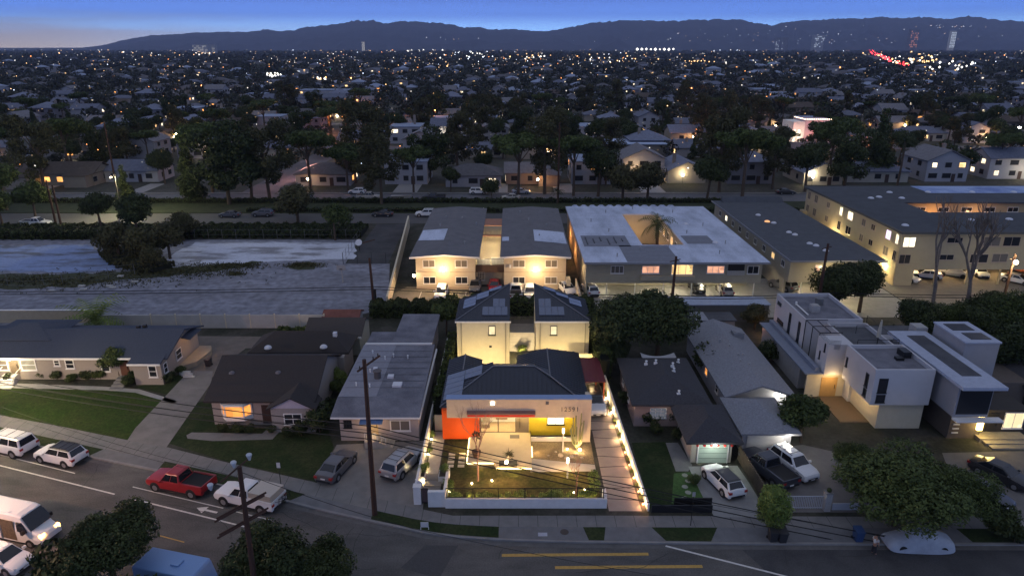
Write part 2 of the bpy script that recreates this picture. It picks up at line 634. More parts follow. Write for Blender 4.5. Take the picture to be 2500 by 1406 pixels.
for a, b, s0, s1 in ((-74, GB(250, 1099)[0], 0, -0.8), (GB(400, 1128)[0], GB(745, 1206)[0], 0, -1.4), (GB(912, 1245)[0], GB(1218, 1285)[0], 0, 0), (GB(1423, 1285)[0], GB(1478, 1285)[0], .3, -.3), (GB(1590, 1285)[0], GB(1750, 1285)[0], .8, -.9), (GB(2330, 1285)[0], 60, .3, 0)):
    strip(a, b, s0, s1)
# paint on the street
def stripe(name, a, b, w, m=M_WPAINT, z=0.014):
    a = G(*a); b = G(*b)
    d = Vector((b[0] - a[0], b[1] - a[1])); d.normalize(); n = Vector((-d.y, d.x)) * w / 2
    mb = MB()
    mb.poly([(a[0] - n.x, a[1] - n.y, z), (b[0] - n.x, b[1] - n.y, z), (b[0] + n.x, b[1] + n.y, z), (a[0] + n.x, a[1] + n.y, z)])
    o = mb.build(name, m); o['kind'] = 'structure'
    return o
for a, b, w in (((-60, 1121), (280, 1206), .14), ((330, 1219), (665, 1302), .14), ((-60, 1095), (183, 1155), .1), ((324, 1188), (545, 1240), .1), ((570, 1247), (668, 1271), .1), ((1625, 1332), (1925, 1408), .16)):
    stripe('road_line', a, b, w)
for a, b, w in (((390, 1307), (450, 1323), .1), ((345, 1384), (382, 1397), .16)):
    stripe('road_dash', a, b, w, M_YPAINT)
for a, b, w in (((1225, 1355), (1583, 1352), .30), ((1355, 1385), (1715, 1382), .30)):
    stripe('yellow_road_line', a, b, w, M_YPAINT)
ar = MB()
c = G(505, 1245); d = Vector((G(560, 1258)[0] - c[0], G(560, 1258)[1] - c[1])).normalized(); n = Vector((-d.y, d.x))
def LP(u, v): return (c[0] + d.x * u + n.x * v, c[1] + d.y * u + n.y * v, 0.014)
ar.poly([LP(-1.0, 0), LP(-.15, -.42), LP(-.15, .42)]); ar.poly([LP(-.15, -.1), LP(1.0, -.1), LP(1.0, .1), LP(-.15, .1)])
struct(ar.build('road_arrow', M_WPAINT))
sheet('asphalt_patch', [(1038, 1330), (1118, 1331), (1072, 1412), (978, 1385)], 0.012, mat('new_asphalt', (0.058, 0.057, 0.058), .9, .15, 5), 'darker square patch in the street asphalt')

# sheets on the block --------------------------------------------------------
M_DRIVE = mat('driveway_concrete', (0.175, 0.165, 0.155), 0.9, 0.2, 0.7)
M_LOT = patchy('worn_lot_surface', (0.225, 0.23, 0.265), (0.155, 0.155, 0.175), 0.09, 0.36, 0.66, stretch=(1, 2.6, 1), fine=0.30, fscale=.9)
M_LOTP = patchy('pale_lot_surface', (0.50, 0.52, 0.58), (0.22, 0.22, 0.235), 0.12, 0.48, 0.60, stretch=(1, 3.2, 1), fine=0.10, fscale=2.2)
M_LOTB = patchy('painted_lot_surface', (0.22, 0.28, 0.44), (0.12, 0.13, 0.155), 0.10, 0.48, 0.60, stretch=(1, 3.0, 1), fine=0.12, fscale=2.0)
sheet('vacant_lot', [(-150, 84.3), (-26, 84.3), (-17.6, 91), (-21, 112), (-28.6, 112), (-29.6, 127.5), (-150, 127.5)], KB + .004, M_LOT, 'large empty paved lot behind the houses', px=False)
sheet('pale_paving', wavy([(355, 658), (480, 590), (868, 592), (868, 632), (640, 640), (500, 655)], 0.45, seed=4), KB + .008, M_LOTP, px=False, label='whitish worn paving along the back of the empty lot')
sheet('blue_paving', wavy([(-200, 598), (225, 600), (300, 640), (330, 650), (220, 668), (-200, 660)], 0.6, seed=5), KB + .008, M_LOTB, px=False, label='bluish painted court surface at the left of the empty lot')
for i, w in enumerate(([(-200, 672), (200, 668), (400, 655), (640, 638), (600, 652), (470, 668), (330, 680), (200, 700), (-200, 712)], [(700, 648), (745, 640), (790, 640), (760, 655), (720, 660)], [(560, 668), (590, 666), (585, 674), (563, 673)])):
    sheet('weed_patch', wavy(w, 0.7, 1.5, seed=9 + i), KB + .012, M_GRASSD, px=False, label='dark weeds growing through the worn lot surface')
sheet('alley', [(-28.4, 112.2), (-21.3, 112.2), (-22.2, 140), (-28.4, 140)], KB + .004, M_ASPHD, px=False)
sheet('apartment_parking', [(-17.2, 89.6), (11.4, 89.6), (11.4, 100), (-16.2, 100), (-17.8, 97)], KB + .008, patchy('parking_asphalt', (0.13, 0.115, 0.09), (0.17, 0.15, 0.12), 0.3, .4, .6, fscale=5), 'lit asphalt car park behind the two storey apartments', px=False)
sheet('carport_floor', [(12, 87.2), (57, 87.2), (57, 104), (12, 104)], KB + .008, mat('carport_concrete', (0.26, 0.25, 0.23), .8, .15, 1), px=False)
sheet('rear_parking', [(57.2, 85), (110, 85), (110, 112), (57.2, 112)], KB + .008, mat('rear_concrete', (0.20, 0.17, 0.13), .8, .15, 1), px=False)
sheet('rear_yard', [(330, 905), (470, 885), (455, 820), (760, 822), (760, 845), (600, 850), (560, 880), (520, 920), (462, 925)], KB + .008, mat('brown_concrete', (0.15, 0.125, 0.105), .9, .2, .8))
sheet('shared_driveway', [(405, 1093), (311, 1074), (330, 1045), (462, 905), (520, 905), (515, 935)], KB + .014, M_DRIVE, 'long narrow driveway between the two left houses')
sheet('driveway', [(773, 1178), (822, 1085), (1040, 1075), (1042, 1150), (1032, 1244), (870, 1202)], KB + .008, M_DRIVE, 'driveway with two parked cars in front of the flat house')
# lawns
lawn_lit = [(-60, 945), (250, 952), (330, 958), (425, 985), (311, 1073), (150, 1040), (-60, 1001)]
sheet('lawn', lawn_lit, KB + .010, patchy('lush_grass', (0.022, 0.045, 0.006), (0.038, 0.050, 0.012), 0.4, 0.40, 0.72, rough=1.0, fine=0.35, fscale=5), 'bright green lawn in front of the long left house')
sheet('lawn', [(400, 1078), (470, 985), (520, 975), (560, 1045), (800, 1045), (815, 1092), (773, 1176), (560, 1128)], KB + .010, M_GRASS, 'dark lawn in front of the bay window house')
sheet('lawn', [(330, 945), (470, 905), (440, 970)], KB + .010, M_GRASS)
sheet('garden_path', [(-60, 932), (250, 943), (340, 950), (432, 978), (425, 985), (330, 958), (250, 952), (-60, 945)], KB + .014, M_CONC)
sheet('garden_path', [(455, 1062), (468, 1055), (640, 1058), (660, 1040), (690, 1045), (665, 1072), (520, 1076), (458, 1070)], KB + .014, M_WALK)
# the hero lot: driveway slabs with wide dark joints
M_SLAB = mat('slab_concrete', (0.30, 0.25, 0.22), .85, .10, 1.5)
dl = (7.78, 9.75)
sheet('driveway_bed', [(7.7, 45.55), (10.55, 45.55), (9.9, 75), (6.9, 75), (6.9, 57.2), (7.7, 57.0)], KB + .004, mat('joint_gravel', (0.055, 0.045, 0.04), 1, .3, 8), px=False)
sb = MB()
y = 45.6
k = 0
while y < 74:
    y2 = min(y + 1.55, 74)
    xl = 7.75 if y < 56.5 else 7.0
    sk = 0.12 if k % 2 else -0.12
    xr0 = 10.38 - (y - 45.6) * 0.028; xr1 = 10.38 - (y2 - 45.6) * 0.028
    sb.poly([(xl, y + (sk if k else 0), KB + .010), (xr0, y - (sk if k else 0), KB + .010), (xr1, y2 + sk - .10, KB + .010), (xl, y2 - sk - .10, KB + .010)])
    y = y2; k += 1
struct(sb.build('driveway_slabs', M_SLAB), 'pinkish concrete driveway slabs beside the bright house')
sheet('planting_strip', [(10.42, 45.6), (10.75, 45.6), (9.75, 72), (9.55, 72)], KB + .014, M_SOIL, px=False)
# hero garden, raised behind the front wall
sheet('garden_lawn', [(-5.3, 46.3), (7.3, 46.3), (7.3, 51.0), (1.7, 51.3), (-3.9, 51.6), (-3.9, 57.0), (-6.3, 57.0), (-6.3, 50.5), (-5.6, 49.5)], KB + .02, patchy('garden_grass', (0.024, 0.030, 0.008), (0.052, 0.044, 0.018), 0.5, 0.38, 0.66, rough=1.0, fine=0.4, fscale=4), 'lawn behind the low white wall', px=False)
sheet('gravel_bed', [(1.8, 56.0), (7.4, 56.0), (7.35, 52.1), (1.8, 53.0)], KB + .03, mat('pea_gravel', (0.17, 0.13, 0.08), 1.0, 0.4, 9, 0.6), 'gravel bed with stones and cactus', px=False)
sheet('garden_path', [(1.6, 53.0), (7.35, 52.0), (7.35, 51.0), (1.6, 50.9)], KB + .034, M_CONC, px=False)
sheet('side_path', [(-7.5, 50.6), (-6.4, 50.6), (-6.4, 58), (-7.5, 58)], KB + .02, mat('path_concrete', (0.36, 0.32, 0.27), .85, .1, 2), px=False)
# right-hand lots
sheet('lawn', [(1542, 1080), (1640, 1078), (1672, 1150), (1660, 1240), (1588, 1240)], KB + .010, M_GRASS, 'small front lawn beside the planted wall')
sheet('lawn', [(1645, 1155), (1700, 1150), (1725, 1225), (1640, 1228)], KB + .014, mat('lit_grass', (0.05, 0.10, 0.025), 1, .3, 4), 'small lit lawn with stepping stones')  # brighter copy of the lawn colour, lamp light put into it
sheet('garden_path', [(1625, 1080), (1655, 1080), (1690, 1135), (1680, 1150), (1650, 1150)], KB + .014, M_WALK)
sheet('driveway', [(1680, 1138), (1800, 1136), (1830, 1180), (1880, 1262), (1745, 1262), (1722, 1225)], KB + .018, mat('pale_driveway', (0.22, 0.22, 0.215), .9, .15, 1), 'concrete drive in front of the small green garage')
sheet('courtyard', [(1840, 1100), (1960, 1085), (2160, 1130), (2200, 1250), (1900, 1250)], KB + .014, mat('warm_driveway', (0.16, 0.15, 0.145), .9, .15, 1), 'concrete forecourt with two parked cars')
sheet('driveway', [(2300, 1105), (2530, 1100), (2700, 1262), (2360, 1262)], KB + .014, mat('brown_driveway', (0.14, 0.13, 0.12), .9, .15, 1))
# the far avenue: near lane, grass median, far lane
sheet('avenue_near_lane', [(-260, 141), (260, 141), (260, 150.2), (-260, 150.2)], 0.004, patchy('avenue_asphalt', (0.085, 0.082, 0.082), (0.105, 0.102, 0.10), .1, .42, .6, fscale=5), 'near lane of the avenue beyond the lot', px=False)
struct(MB().box(-260, 260, 150.4, 162.6, -.3, KB).build('median_strip', mat('median_grass', (0.034, 0.042, 0.018), 1, .45, .6, .3)), 'grass median between the two avenue lanes')
sheet('avenue_far_lane', [(-260, 162.8), (260, 162.8), (260, 171.6), (-260, 171.6)], 0.004, patchy('far_asphalt', (0.12, 0.12, 0.13), (0.15, 0.15, 0.16), .1, .42, .6, fscale=5), 'far lane of the avenue', px=False)
struct(MB().box(-260, -67, 171.8, 173.4, -.3, KB).box(-60, 260, 171.8, 173.4, -.3, KB).build('avenue_sidewalk', M_WALK))

# sealed cracks wandering over the street
ck = MB(); rc_ = random.Random(12)
for k in range(26):
    px_ = rc_.uniform(150, 2400); py_ = rc_.uniform(1290, 1400) if px_ > 700 else rc_.uniform(1180, 1390)
    x, y = G(px_, py_); a = rc_.choice((0, 0, math.pi / 2)) + rc_.uniform(-.35, .35) - (.28 if px_ < 800 else 0)
    for j in range(rc_.randint(8, 22)):
        x2, y2 = x + math.cos(a) * .5, y + math.sin(a) * .5
        if y2 > AT(CURB, x2) - .7: break
        n_ = (-math.sin(a) * .02, math.cos(a) * .02)
        ck.poly([(x - n_[0], y - n_[1], .0175), (x2 - n_[0], y2 - n_[1], .0175), (x2 + n_[0], y2 + n_[1], .0175), (x + n_[0], y + n_[1], .0175)])
        x, y = x2, y2; a += rc_.uniform(-.35, .35)
struct(ck.build('sealed_cracks', mat('crack_tar', (.03, .03, .03), .7, 0)))
# ------------------------------------------------------------ building helpers
M_CLEAR = bpy.data.materials.new('clear_glass')
M_CLEAR.use_nodes = True
_t = M_CLEAR.node_tree
_b = _t.nodes['Principled BSDF']; _t.nodes.remove(_b)
_tr = _t.nodes.new('ShaderNodeBsdfTransparent'); _gl = _t.nodes.new('ShaderNodeBsdfGlossy'); _gl.inputs['Roughness'].default_value = .03
_mx = _t.nodes.new('ShaderNodeMixShader'); _mx.inputs[0].default_value = .07
_t.links.new(_tr.outputs[0], _mx.inputs[1]); _t.links.new(_gl.outputs[0], _mx.inputs[2])
_t.links.new(_mx.outputs[0], _t.nodes['Material Output'].inputs['Surface'])

def win(parent, face, pos, u, z, w, h, pane=None, v=1, hb=0, frame=None, t=.07, proud=.06, name='window', label=None):
    """u,z = centre along the wall and centre height"""
    pane = pane or M_GLASS; frame = frame or M_TRIM
    fb = MB(); pb = MB()
    def bx(mb, u0, u1, z0, z1, d0, d1):
        if face == 'f': mb.box(u0, u1, pos - d1, pos - d0, z0, z1)
        elif face == 'l': mb.box(pos - d1, pos - d0, u0, u1, z0, z1)
        elif face == 'r': mb.box(pos + d0, pos + d1, u0, u1, z0, z1)
    a, b = u - w / 2, u + w / 2; c, d = z - h / 2, z + h / 2
    bx(fb, a, b, c, c + t, .001, proud); bx(fb, a, b, d - t, d, .001, proud)
    bx(fb, a, a + t, c + t, d - t, .001, proud); bx(fb, b - t, b, c + t, d - t, .001, proud)
    for k in range(v):
        q = a + w * (k + 1) / (v + 1)
        bx(fb, q - t * .35, q + t * .35, c + t, d - t, .001, proud * .85)
    for k in range(hb):
        q = c + h * (k + 1) / (hb + 1)
        bx(fb, a + t, b - t, q - t * .35, q + t * .35, .001, proud * .8)
    bx(pb, a + t * .5, b - t * .5, c + t * .5, d - t * .5, .0015, proud * .45)
    bx(fb, a - .05, b + .05, c - .07, c - .001, .001, proud + .05)
    f = fb.build(name, frame, parent)
    pb.build('pane', pane, f)
    if label: f['label'] = label
    return f

def door(parent, face, pos, u, z0, w, h, m, frame=None, name='door'):
    db = MB(); hb = MB()
    def bx(mb, u0, u1, a, b, d0, d1):
        if face == 'f': mb.box(u0, u1, pos - d1, pos - d0, a, b)
        elif face == 'l': mb.box(pos - d1, pos - d0, u0, u1, a, b)
        elif face == 'r': mb.box(pos + d0, pos + d1, u0, u1, a, b)
    bx(db, u - w / 2, u + w / 2, z0, z0 + h, .001, .05)
    bx(hb, u + w * .35, u + w * .35 + .05, z0 + h * .4, z0 + h * .62, .051, .1)
    d = db.build(name, m, parent)
    hb.build('handle', M_DARK, d)
    return d

def hip(mb, x0, x1, y0, y1, z, h, fascia=.18, k=1.0):
    mb.box(x0, x1, y0, y1, z - fascia, z)
    W_, D_ = x1 - x0, y1 - y0
    e = .002
    if W_ >= D_:
        s = D_ / 2 * k
        a, b = (x0 + s, (y0 + y1) / 2, z + h), (x1 - s, (y0 + y1) / 2, z + h)
        mb.poly([(x0, y0, z + e), (x1, y0, z + e), b, a]); mb.poly([(x1, y0, z + e), (x1, y1, z + e), b])
        mb.poly([(x1, y1, z + e), (x0, y1, z + e), a, b]); mb.poly([(x0, y1, z + e), (x0, y0, z + e), a])
    else:
        s = W_ / 2 * k
        a, b = ((x0 + x1) / 2, y0 + s, z + h), ((x0 + x1) / 2, y1 - s, z + h)
        mb.poly([(x0, y0, z + e), (x1, y0, z + e), a]); mb.poly([(x1, y0, z + e), (x1, y1, z + e), b, a])
        mb.poly([(x1, y1, z + e), (x0, y1, z + e), b]); mb.poly([(x0, y1, z + e), (x0, y0, z + e), a, b])
    return mb

def gable(mb, x0, x1, y0, y1, z, h, axis='x', th=.18):
    if axis == 'x':
        ym = (y0 + y1) / 2
        mb.slab([(x0, y0, z), (x1, y0, z), (x1, ym, z + h), (x0, ym, z + h)], th)
        mb.slab([(x0, ym, z + h), (x1, ym, z + h), (x1, y1, z), (x0, y1, z)], th)
    else:
        xm = (x0 + x1) / 2
        mb.slab([(x0, y0, z), (xm, y0, z + h), (xm, y1, z + h), (x0, y1, z)], th)
        mb.slab([(xm, y0, z + h), (x1, y0, z), (x1, y1, z), (xm, y1, z + h)], th)
    return mb

def gwall(mb, x0, x1, y0, y1, z0, z, h, axis='x'):
    """walls with gable triangles; h is the rise at the wall line"""
    mb.box(x0, x1, y0, y1, z0, z)
    e = .003
    if axis == 'x':
        ym = (y0 + y1) / 2
        for x, s in ((x0, -1), (x1, 1)):
            p = [(x, y0, z - .01), (x, ym, z + h), (x, y1, z - .01)]
            mb.poly(p if s < 0 else p[::-1])
    else:
        xm = (x0 + x1) / 2
        for y, s in ((y0, 1), (y1, -1)):
            p = [(x0, y, z - .01), (x1, y, z - .01), (xm, y, z + h)]
            mb.poly(p if s > 0 else p[::-1])
    return mb

def seams(mb, a, b, c, d, step=.45, hgt=.045, w=.03):
    """standing seams running from edge a-b (eave) up to edge d-c (ridge)"""
    a, b, c, d = map(Vector, (a, b, c, d))
    L_ = (b - a).length
    n = int(L_ / step)
    nor = (b - a).cross(d - a)
    if nor.length < 1e-6: nor = (b - a).cross(c - a)
    nor.normalize()
    u = (b - a).normalized() * w / 2
    for k in range(n + 1):
        t = k / n
        p = a + (b - a) * t
        yield p, u, nor, t

def seam_face(mb, poly, direction, step=.45, hgt=.05, w=.035):
    """standing seams over a planar polygon, running along `direction` (the slope)"""
    P = [Vector(p) for p in poly]
    nor = (P[1] - P[0]).cross(P[2] - P[0]).normalized()
    if nor.z < 0: nor = -nor
    dv = Vector(direction); dv = (dv - nor * dv.dot(nor)).normalized()
    cv = dv.cross(nor).normalized()
    O = P[0]
    Q = [((p - O).dot(cv), (p - O).dot(dv)) for p in P]
    c0, c1 = min(q[0] for q in Q), max(q[0] for q in Q)
    s = c0 + step * .5
    while s < c1:
        hits = []
        for i in range(len(Q)):
            a, b = Q[i], Q[(i + 1) % len(Q)]
            if (a[0] - s) * (b[0] - s) < 0:
                t = (s - a[0]) / (b[0] - a[0]); hits.append(a[1] + (b[1] - a[1]) * t)
        if len(hits) >= 2:
            lo, hi = min(hits), max(hits)
            if hi - lo > .15:
                A = O + cv * s + dv * lo; B = O + cv * s + dv * hi
                h = cv * w / 2; up = nor * hgt
                mb.hexa([A - h, A + h, B + h, B - h] if True else [], [A - h + up, A + h + up, B + h + up, B - h + up])
        s += step

def vent_pipe(parent, x, y, z, h=.45, r=.07, name='roof_vent', m=None):
    MB().tube((x, y, z - .1), (x, y, z + h), r, r, 8).tube((x, y, z + h), (x, y, z + h + .08), r * 1.6, r * 1.3, 8).build(name, m or M_TRIM, parent)

# ------------------------------------------------------------ the bright modern house in the middle
hh = thing('modern_house', 'single storey white modern house with orange and lime walls and a charcoal seamed metal roof', 'house', (0, 57, 0))
wb = MB()
wb.box(-6.35, -3.12, 57.3, 64, 0, 3.25); wb.box(1.62, 6.9, 57.05, 68.5, 0, 3.25)
wb.box(-6.35, -3.4, 64, 67, 0, 3.25); wb.box(-3.12, 1.62, 61.2, 64.2, 0, 3.25)
wb.build('wall', M_WHITE, hh)
# living room behind the big window
lr = MB(); lr.box(-3.12, 1.62, 57.1, 61.2, .3, .42)
lr.build('room_floor', mat('oak_floor', (.45, .32, .18), .5, .1, 2), hh)
lr = MB(); lr.box(-3.12, 1.62, 57.1, 61.2, 2.95, 3.05); lr.build('room_ceiling', M_WHITE, hh)
MB().box(-6.55, -3.1, 56.25, 57.3, 0, 3.28).build('orange_wall', mat('orange_paint', (.78, .105, .012), .55, .05, 2), hh)
M_LIME = mat('lime_paint', (.50, .40, .03), .6, .05, 2)
MB().box(1.62, 6.0, 56.98, 57.05, 0, 3.0).build('lime_wall', M_LIME, hh)
M_FAC = mat('warm_lit_stucco', (.56, .46, .34), .9, .08, 1.2, .15)  # white stucco; the warm lamp glow is put into this tan colour
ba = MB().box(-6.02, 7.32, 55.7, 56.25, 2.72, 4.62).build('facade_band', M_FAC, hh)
MB().box(-6.06, 7.36, 55.66, 56.5, 4.622, 4.70).build('parapet_cap', mat('blue_grey_coping', (.20, .27, .42), .5, .05), hh)
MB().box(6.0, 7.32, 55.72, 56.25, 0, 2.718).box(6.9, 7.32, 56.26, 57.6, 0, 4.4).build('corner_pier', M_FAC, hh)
MB().box(-6.02, 7.3, 56.252, 57.1, 2.80, 2.9).build('soffit', M_WHITE, hh)
MB().box(-4.15, 2.15, 55.1, 55.69, 3.35, 3.48).build('canopy', mat('canopy_brown', (.22, .12, .10), .5, .1), hh)
MB().box(-4.1, 2.1, 55.16, 55.69, 3.13, 3.345).build('canopy_light_box', mat('red_paint', (.62, .03, .02), .4, .05), hh)
# numerals
cu = bpy.data.curves.new('house_number', 'FONT')
cu.body = '12591'; cu.size = .62; cu.extrude = .03; cu.space_character = 1.15
no = bpy.data.objects.new('house_number', cu); COL.objects.link(no)
no.parent = hh; no.location = (4.45, 55.66 - 57, 3.42); no.rotation_euler = (R(90), 0, 0)
cu.materials.append(mat('grey_metal', (.16, .15, .15), .4, 0, metal=.6))
_me = bpy.data.meshes.new_from_object(no); _lo, _ro = tuple(no.location), tuple(no.rotation_euler); bpy.data.objects.remove(no)
no = bpy.data.objects.new('house_number', _me); COL.objects.link(no); no.parent = hh; no.location = _lo; no.rotation_euler = _ro
# band lights (small square fixtures)
MB().box(-1.95, -1.62, 55.62, 55.69, 4.1, 4.42).build('wall_light', emit('square_light', (1, .9, .7), 5), hh)
MB().box(3.1, 3.38, 55.62, 55.69, 4.15, 4.42).build('wall_light', mat('switched_off_light', (.12, .11, .12), .5, 0), hh)
# big living room window
f = MB()
for a, b, c, d in ((-3.1, -2.98, .35, 2.8), (.32, .44, .35, 2.8), (-1.36, -1.28, .35, 2.72), (-3.1, .44, .35, .43), (-3.1, .44, 2.72, 2.8)):
    f.box(a, b, 57.0, 57.1, c, d)
f = f.build('picture_window', mat('bronze_frame', (.10, .085, .07), .5, 0), hh)
MB().box(-3.0, .34, 57.04, 57.055, .42, 2.73).build('pane', M_CLEAR, f)
MB().box(-3.11, -3.05, 57.12, 58.9, .43, 2.95).box(-3.04, 1.6, 58.9, 59.0, .43, 2.95).build('room_wall', M_WHITE, hh)
fu = MB().box(-1.6, -.45, 58.8, 58.89, .75, 1.55).build('wall_art', mat('art_brown', (.28, .16, .09), .6, .5, 1.5), hh)
MB().box(-2.85, -2.15, 57.7, 58.3, .43, .8).box(-2.85, -2.15, 58.3, 58.45, .43, 1.25).build('armchair', mat('armchair_cloth', (.35, .28, .2), .9, .1), hh)
ch = MB()
for k in range(7):
    an = k * 2 * math.pi / 7
    ch.tube((-.6, 57.8, 1.95), (-.6 + .45 * math.cos(an), 57.8 + .45 * math.sin(an), 1.95 + .25 * math.sin(3 * an)), .035)
ch.tube((-.6, 57.8, 1.95), (-.6, 57.8, 2.95), .02)
ch.build('chandelier', M_DARK, hh)
MB().ball((-.6, 57.8, 1.8), .10).build('chandelier_bulb', emit('bulb_soft', (1, .8, .5), 10), hh)
light(-.2, 57.7, 2.4, 240, (1, .80, .45), .2, hh)
light(-2.3, 57.7, 2.4, 150, (1, .85, .55), .2, hh)
# front door and lime wall window
d = MB().box(.46, 1.6, 56.98, 57.08, .35, 2.8).build('front_door', mat('taupe_door', (.20, .165, .12), .5, .05), hh)
MB().box(.72, .76, 56.9, 56.97, .9, 2.3).build('handle', M_DARK, d)
win(hh, 'f', 56.975, 4.15, 1.95, 1.65, 1.35, emit('bedroom_glow', (1, .90, .62), 2.4, .25, 1.2), v=1, frame=mat('black_frame', (.03, .03, .03), .5, 0), t=.06)
MB().box(1.75, 6.0, 56.0, 56.05, .55, .62).box(1.75, 1.8, 56.0, 56.9, .55, .62).build('garden_rail', M_DARK, hh)
MB().box(1.8, 6.0, 55.8, 56.2, 0, .52).build('planter_wall', M_WHITE, hh)
# roof: front hip with two rear wings
zt, ze = 4.95, 3.32
rb = MB()
FR = [(-6.75, 56.55, ze), (7.35, 56.55, ze), (2.3, 61.9, zt), (-1.9, 61.9, zt)]
LS = [(-6.75, 67.0, ze), (-6.75, 56.55, ze), (-1.9, 61.9, zt), (-3.1, 63.0, 4.55), (-5.0, 63.0, 3.95), (-5.0, 67.0, 3.95)]
LS1 = [(-6.75, 63.0, ze), (-6.75, 56.55, ze), (-1.9, 61.9, zt), (-1.9, 63.0, zt)]
LS2 = [(-6.75, 67.0, ze), (-6.75, 63.0, ze), (-5.0, 63.0, 3.92), (-5.0, 67.0, 3.92)]
LS3 = [(-5.0, 67.0, 3.92), (-5.0, 63.0, 3.92), (-3.2, 63.0, 3.3), (-3.2, 67.0, 3.3)]
RS = [(7.35, 56.55, ze), (7.35, 68.8, ze), (3.7, 67.2, 4.62), (3.7, 61.9, 4.62), (2.3, 61.9, zt)]
RS = [(7.35, 56.55, ze), (7.35, 68.8, ze), (3.75, 67.0, 4.62), (3.75, 60.4, 4.62)]
RS0 = [(7.35, 56.55, ze), (3.75, 60.4, 4.62), (2.3, 61.9, zt)]
RW = [(3.75, 61.9, 4.62), (3.75, 67.0, 4.62), (.5, 68.0, 3.35), (.5, 61.95, 3.35)]
RB = [(7.35, 68.8, ze), (.5, 68.8, ze), (3.75, 67.0, 4.62)]
MID = [(-1.9, 61.9, zt), (2.3, 61.9, zt), (3.75, 61.9, 4.62), (3.75, 60.4, 4.62)]
rb.slab(FR, .12)
rb.slab(LS1, .12); rb.slab(LS2, .12); rb.slab(LS3, .12)
rb.slab(RS, .12); rb.slab(RW, .12); rb.slab(RB[::1], .1)
rb.slab([(2.3, 61.9, zt), (2.3, 61.95, zt), (3.75, 61.9, 4.62), (3.75, 60.4, 4.62)][::1], .1)
rb.slab([(-1.9, 61.95, zt), (2.3, 61.95, zt), (2.3, 64.3, 4.1), (-1.9, 64.3, 4.1)], .1)
seam_face(rb, FR, (0, 1, .3)); seam_face(rb, LS1, (1, 0, .3)); seam_face(rb, LS2, (1, 0, .3)); seam_face(rb, LS3, (1, 0, -.3))
seam_face(rb, RS, (-1, 0, .3)); seam_face(rb, RW, (1, 0, .3)); seam_face(rb, RB, (0, -1, .3))
rf = rb.build('roof', M_METALROOF, hh)
rc = MB()
for a, b in ((FR[0], FR[3]), (FR[1], (3.75, 60.4, 4.62)), ((3.75, 60.4, 4.62), FR[2]), (FR[3], FR[2]), ((-5.0, 63.1, 3.92), (-5.0, 67, 3.92)), ((3.75, 60.4, 4.62), (3.75, 67, 4.62))):
    a = Vector(a) + Vector((0, 0, .05)); b = Vector(b) + Vector((0, 0, .05))
    rc.tube(a, b, .07, .07, 6)
rc.build('ridge_cap', mat('ridge_metal', (.16, .16, .17), .5, .05, metal=.3), rf)
def slope_panel(parent, P0, eu, ev, u0, u1, v0, v1, up=.10, th=.05, name='solar_panel'):
    P0 = Vector(P0); eu = Vector(eu).normalized(); ev = Vector(ev).normalized(); n = eu.cross(ev)
    if n.z < 0: n = -n
    q = [P0 + eu * a + ev * b + n * up for a, b in ((u0, v0), (u1, v0), (u1, v1), (u0, v1))]
    m = MB(); m.hexa([p - n * th for p in q], q)
    if (q[1] - q[0]).cross(q[2] - q[0]).z < 0:
        m = MB(); q = q[::-1]; m.hexa([p - n * th for p in q], q)
    return m.build(name, M_SOLAR, parent)
sl = Vector((4.85, 0, 1.63))
for k in range(5):
    slope_panel(rf, (-6.75, 57.6, ze), sl, (0, 1, 0), .25, 2.15, k * 1.06, k * 1.06 + 1.0)
for k in range(2):
    slope_panel(rf, (-6.75, 60.8, ze), sl, (0, 1, 0), 2.2, 4.0, k * 1.06, k * 1.06 + 1.0)

# terrace, entry path, walls of the front garden
tr = thing('terrace', 'pale concrete terrace with glowing edge strips in front of the modern house', 'terrace', (-1, 54, 0))
MB().prism([(-3.95, 52.0), (-1.6, 52.0), (-1.4, 51.35), (1.75, 51.3), (1.75, 56.96), (-3.06, 56.96), (-3.06, 56.2), (-3.95, 56.2)], KB, .42).build('slab', mat('terrace_concrete', (.42, .35, .24), .8, .06, 1.5), tr)
led = MB().box(-4.06, -3.97, 52.0, 56.1, .30, .38).box(-3.95, -1.62, 51.88, 51.97, .30, .38)
led.build('led_strip', M_LED, tr)
MB().box(-1.4, 1.7, 51.18, 51.27, .22, .30).build('led_strip', M_LED, tr)
MB().box(1.78, 1.86, 52.9, 54.6, .30, .38).build('led_strip', M_LED, tr)
for x, y, e in ((-4.4, 54, 45), (-2.8, 51.2, 45), (.2, 50.5, 60), (2.3, 53.8, 40)):
    light(x, y, .5, e * 1.1, (1, .60, .20), .5, tr)
MB().box(-.2, .7, 55.9, 56.5, .422, .44).build('door_mat', mat('mat_grey', (.12, .11, .1), 1, .1), tr)
gw = thing('garden_wall', 'low white wall with black railing along the sidewalk in front of the modern house', 'wall', (0, 46, 0))
MB().box(-5.35, 7.62, 45.95, 46.2, 0, 1.0).box(7.35, 7.62, 46.21, 47.0, 0, 1.25).build('wall', mat('white_block', (.62, .61, .60), .85, .07, 2), gw)
MB().box(-6.75, -5.36, 46.1, 46.4, 0, 1.55).box(-5.6, -5.36, 46.41, 50.5, 0, 1.1).build('gate_wall', MATS['white_block'], gw)
rl = MB()
for k in range(7):
    x = -5.3 + k * 2.1
    rl.box(x, x + .05, 46.03, 46.08, 1.0, 2.0)
rl.box(-5.3, 7.4, 46.03, 46.07, 1.92, 1.97).box(-5.3, 7.4, 46.03, 46.07, 1.06, 1.10)
x = -5.2
while x < 7.3:
    rl.box(x, x + .015, 46.045, 46.06, 1.1, 1.92); x += .16
rl.build('railing', M_DARK, gw)
gp = thing('gate_post', 'white gate post left of the black garden gate', 'post', (-7.7, 46.6, 0))
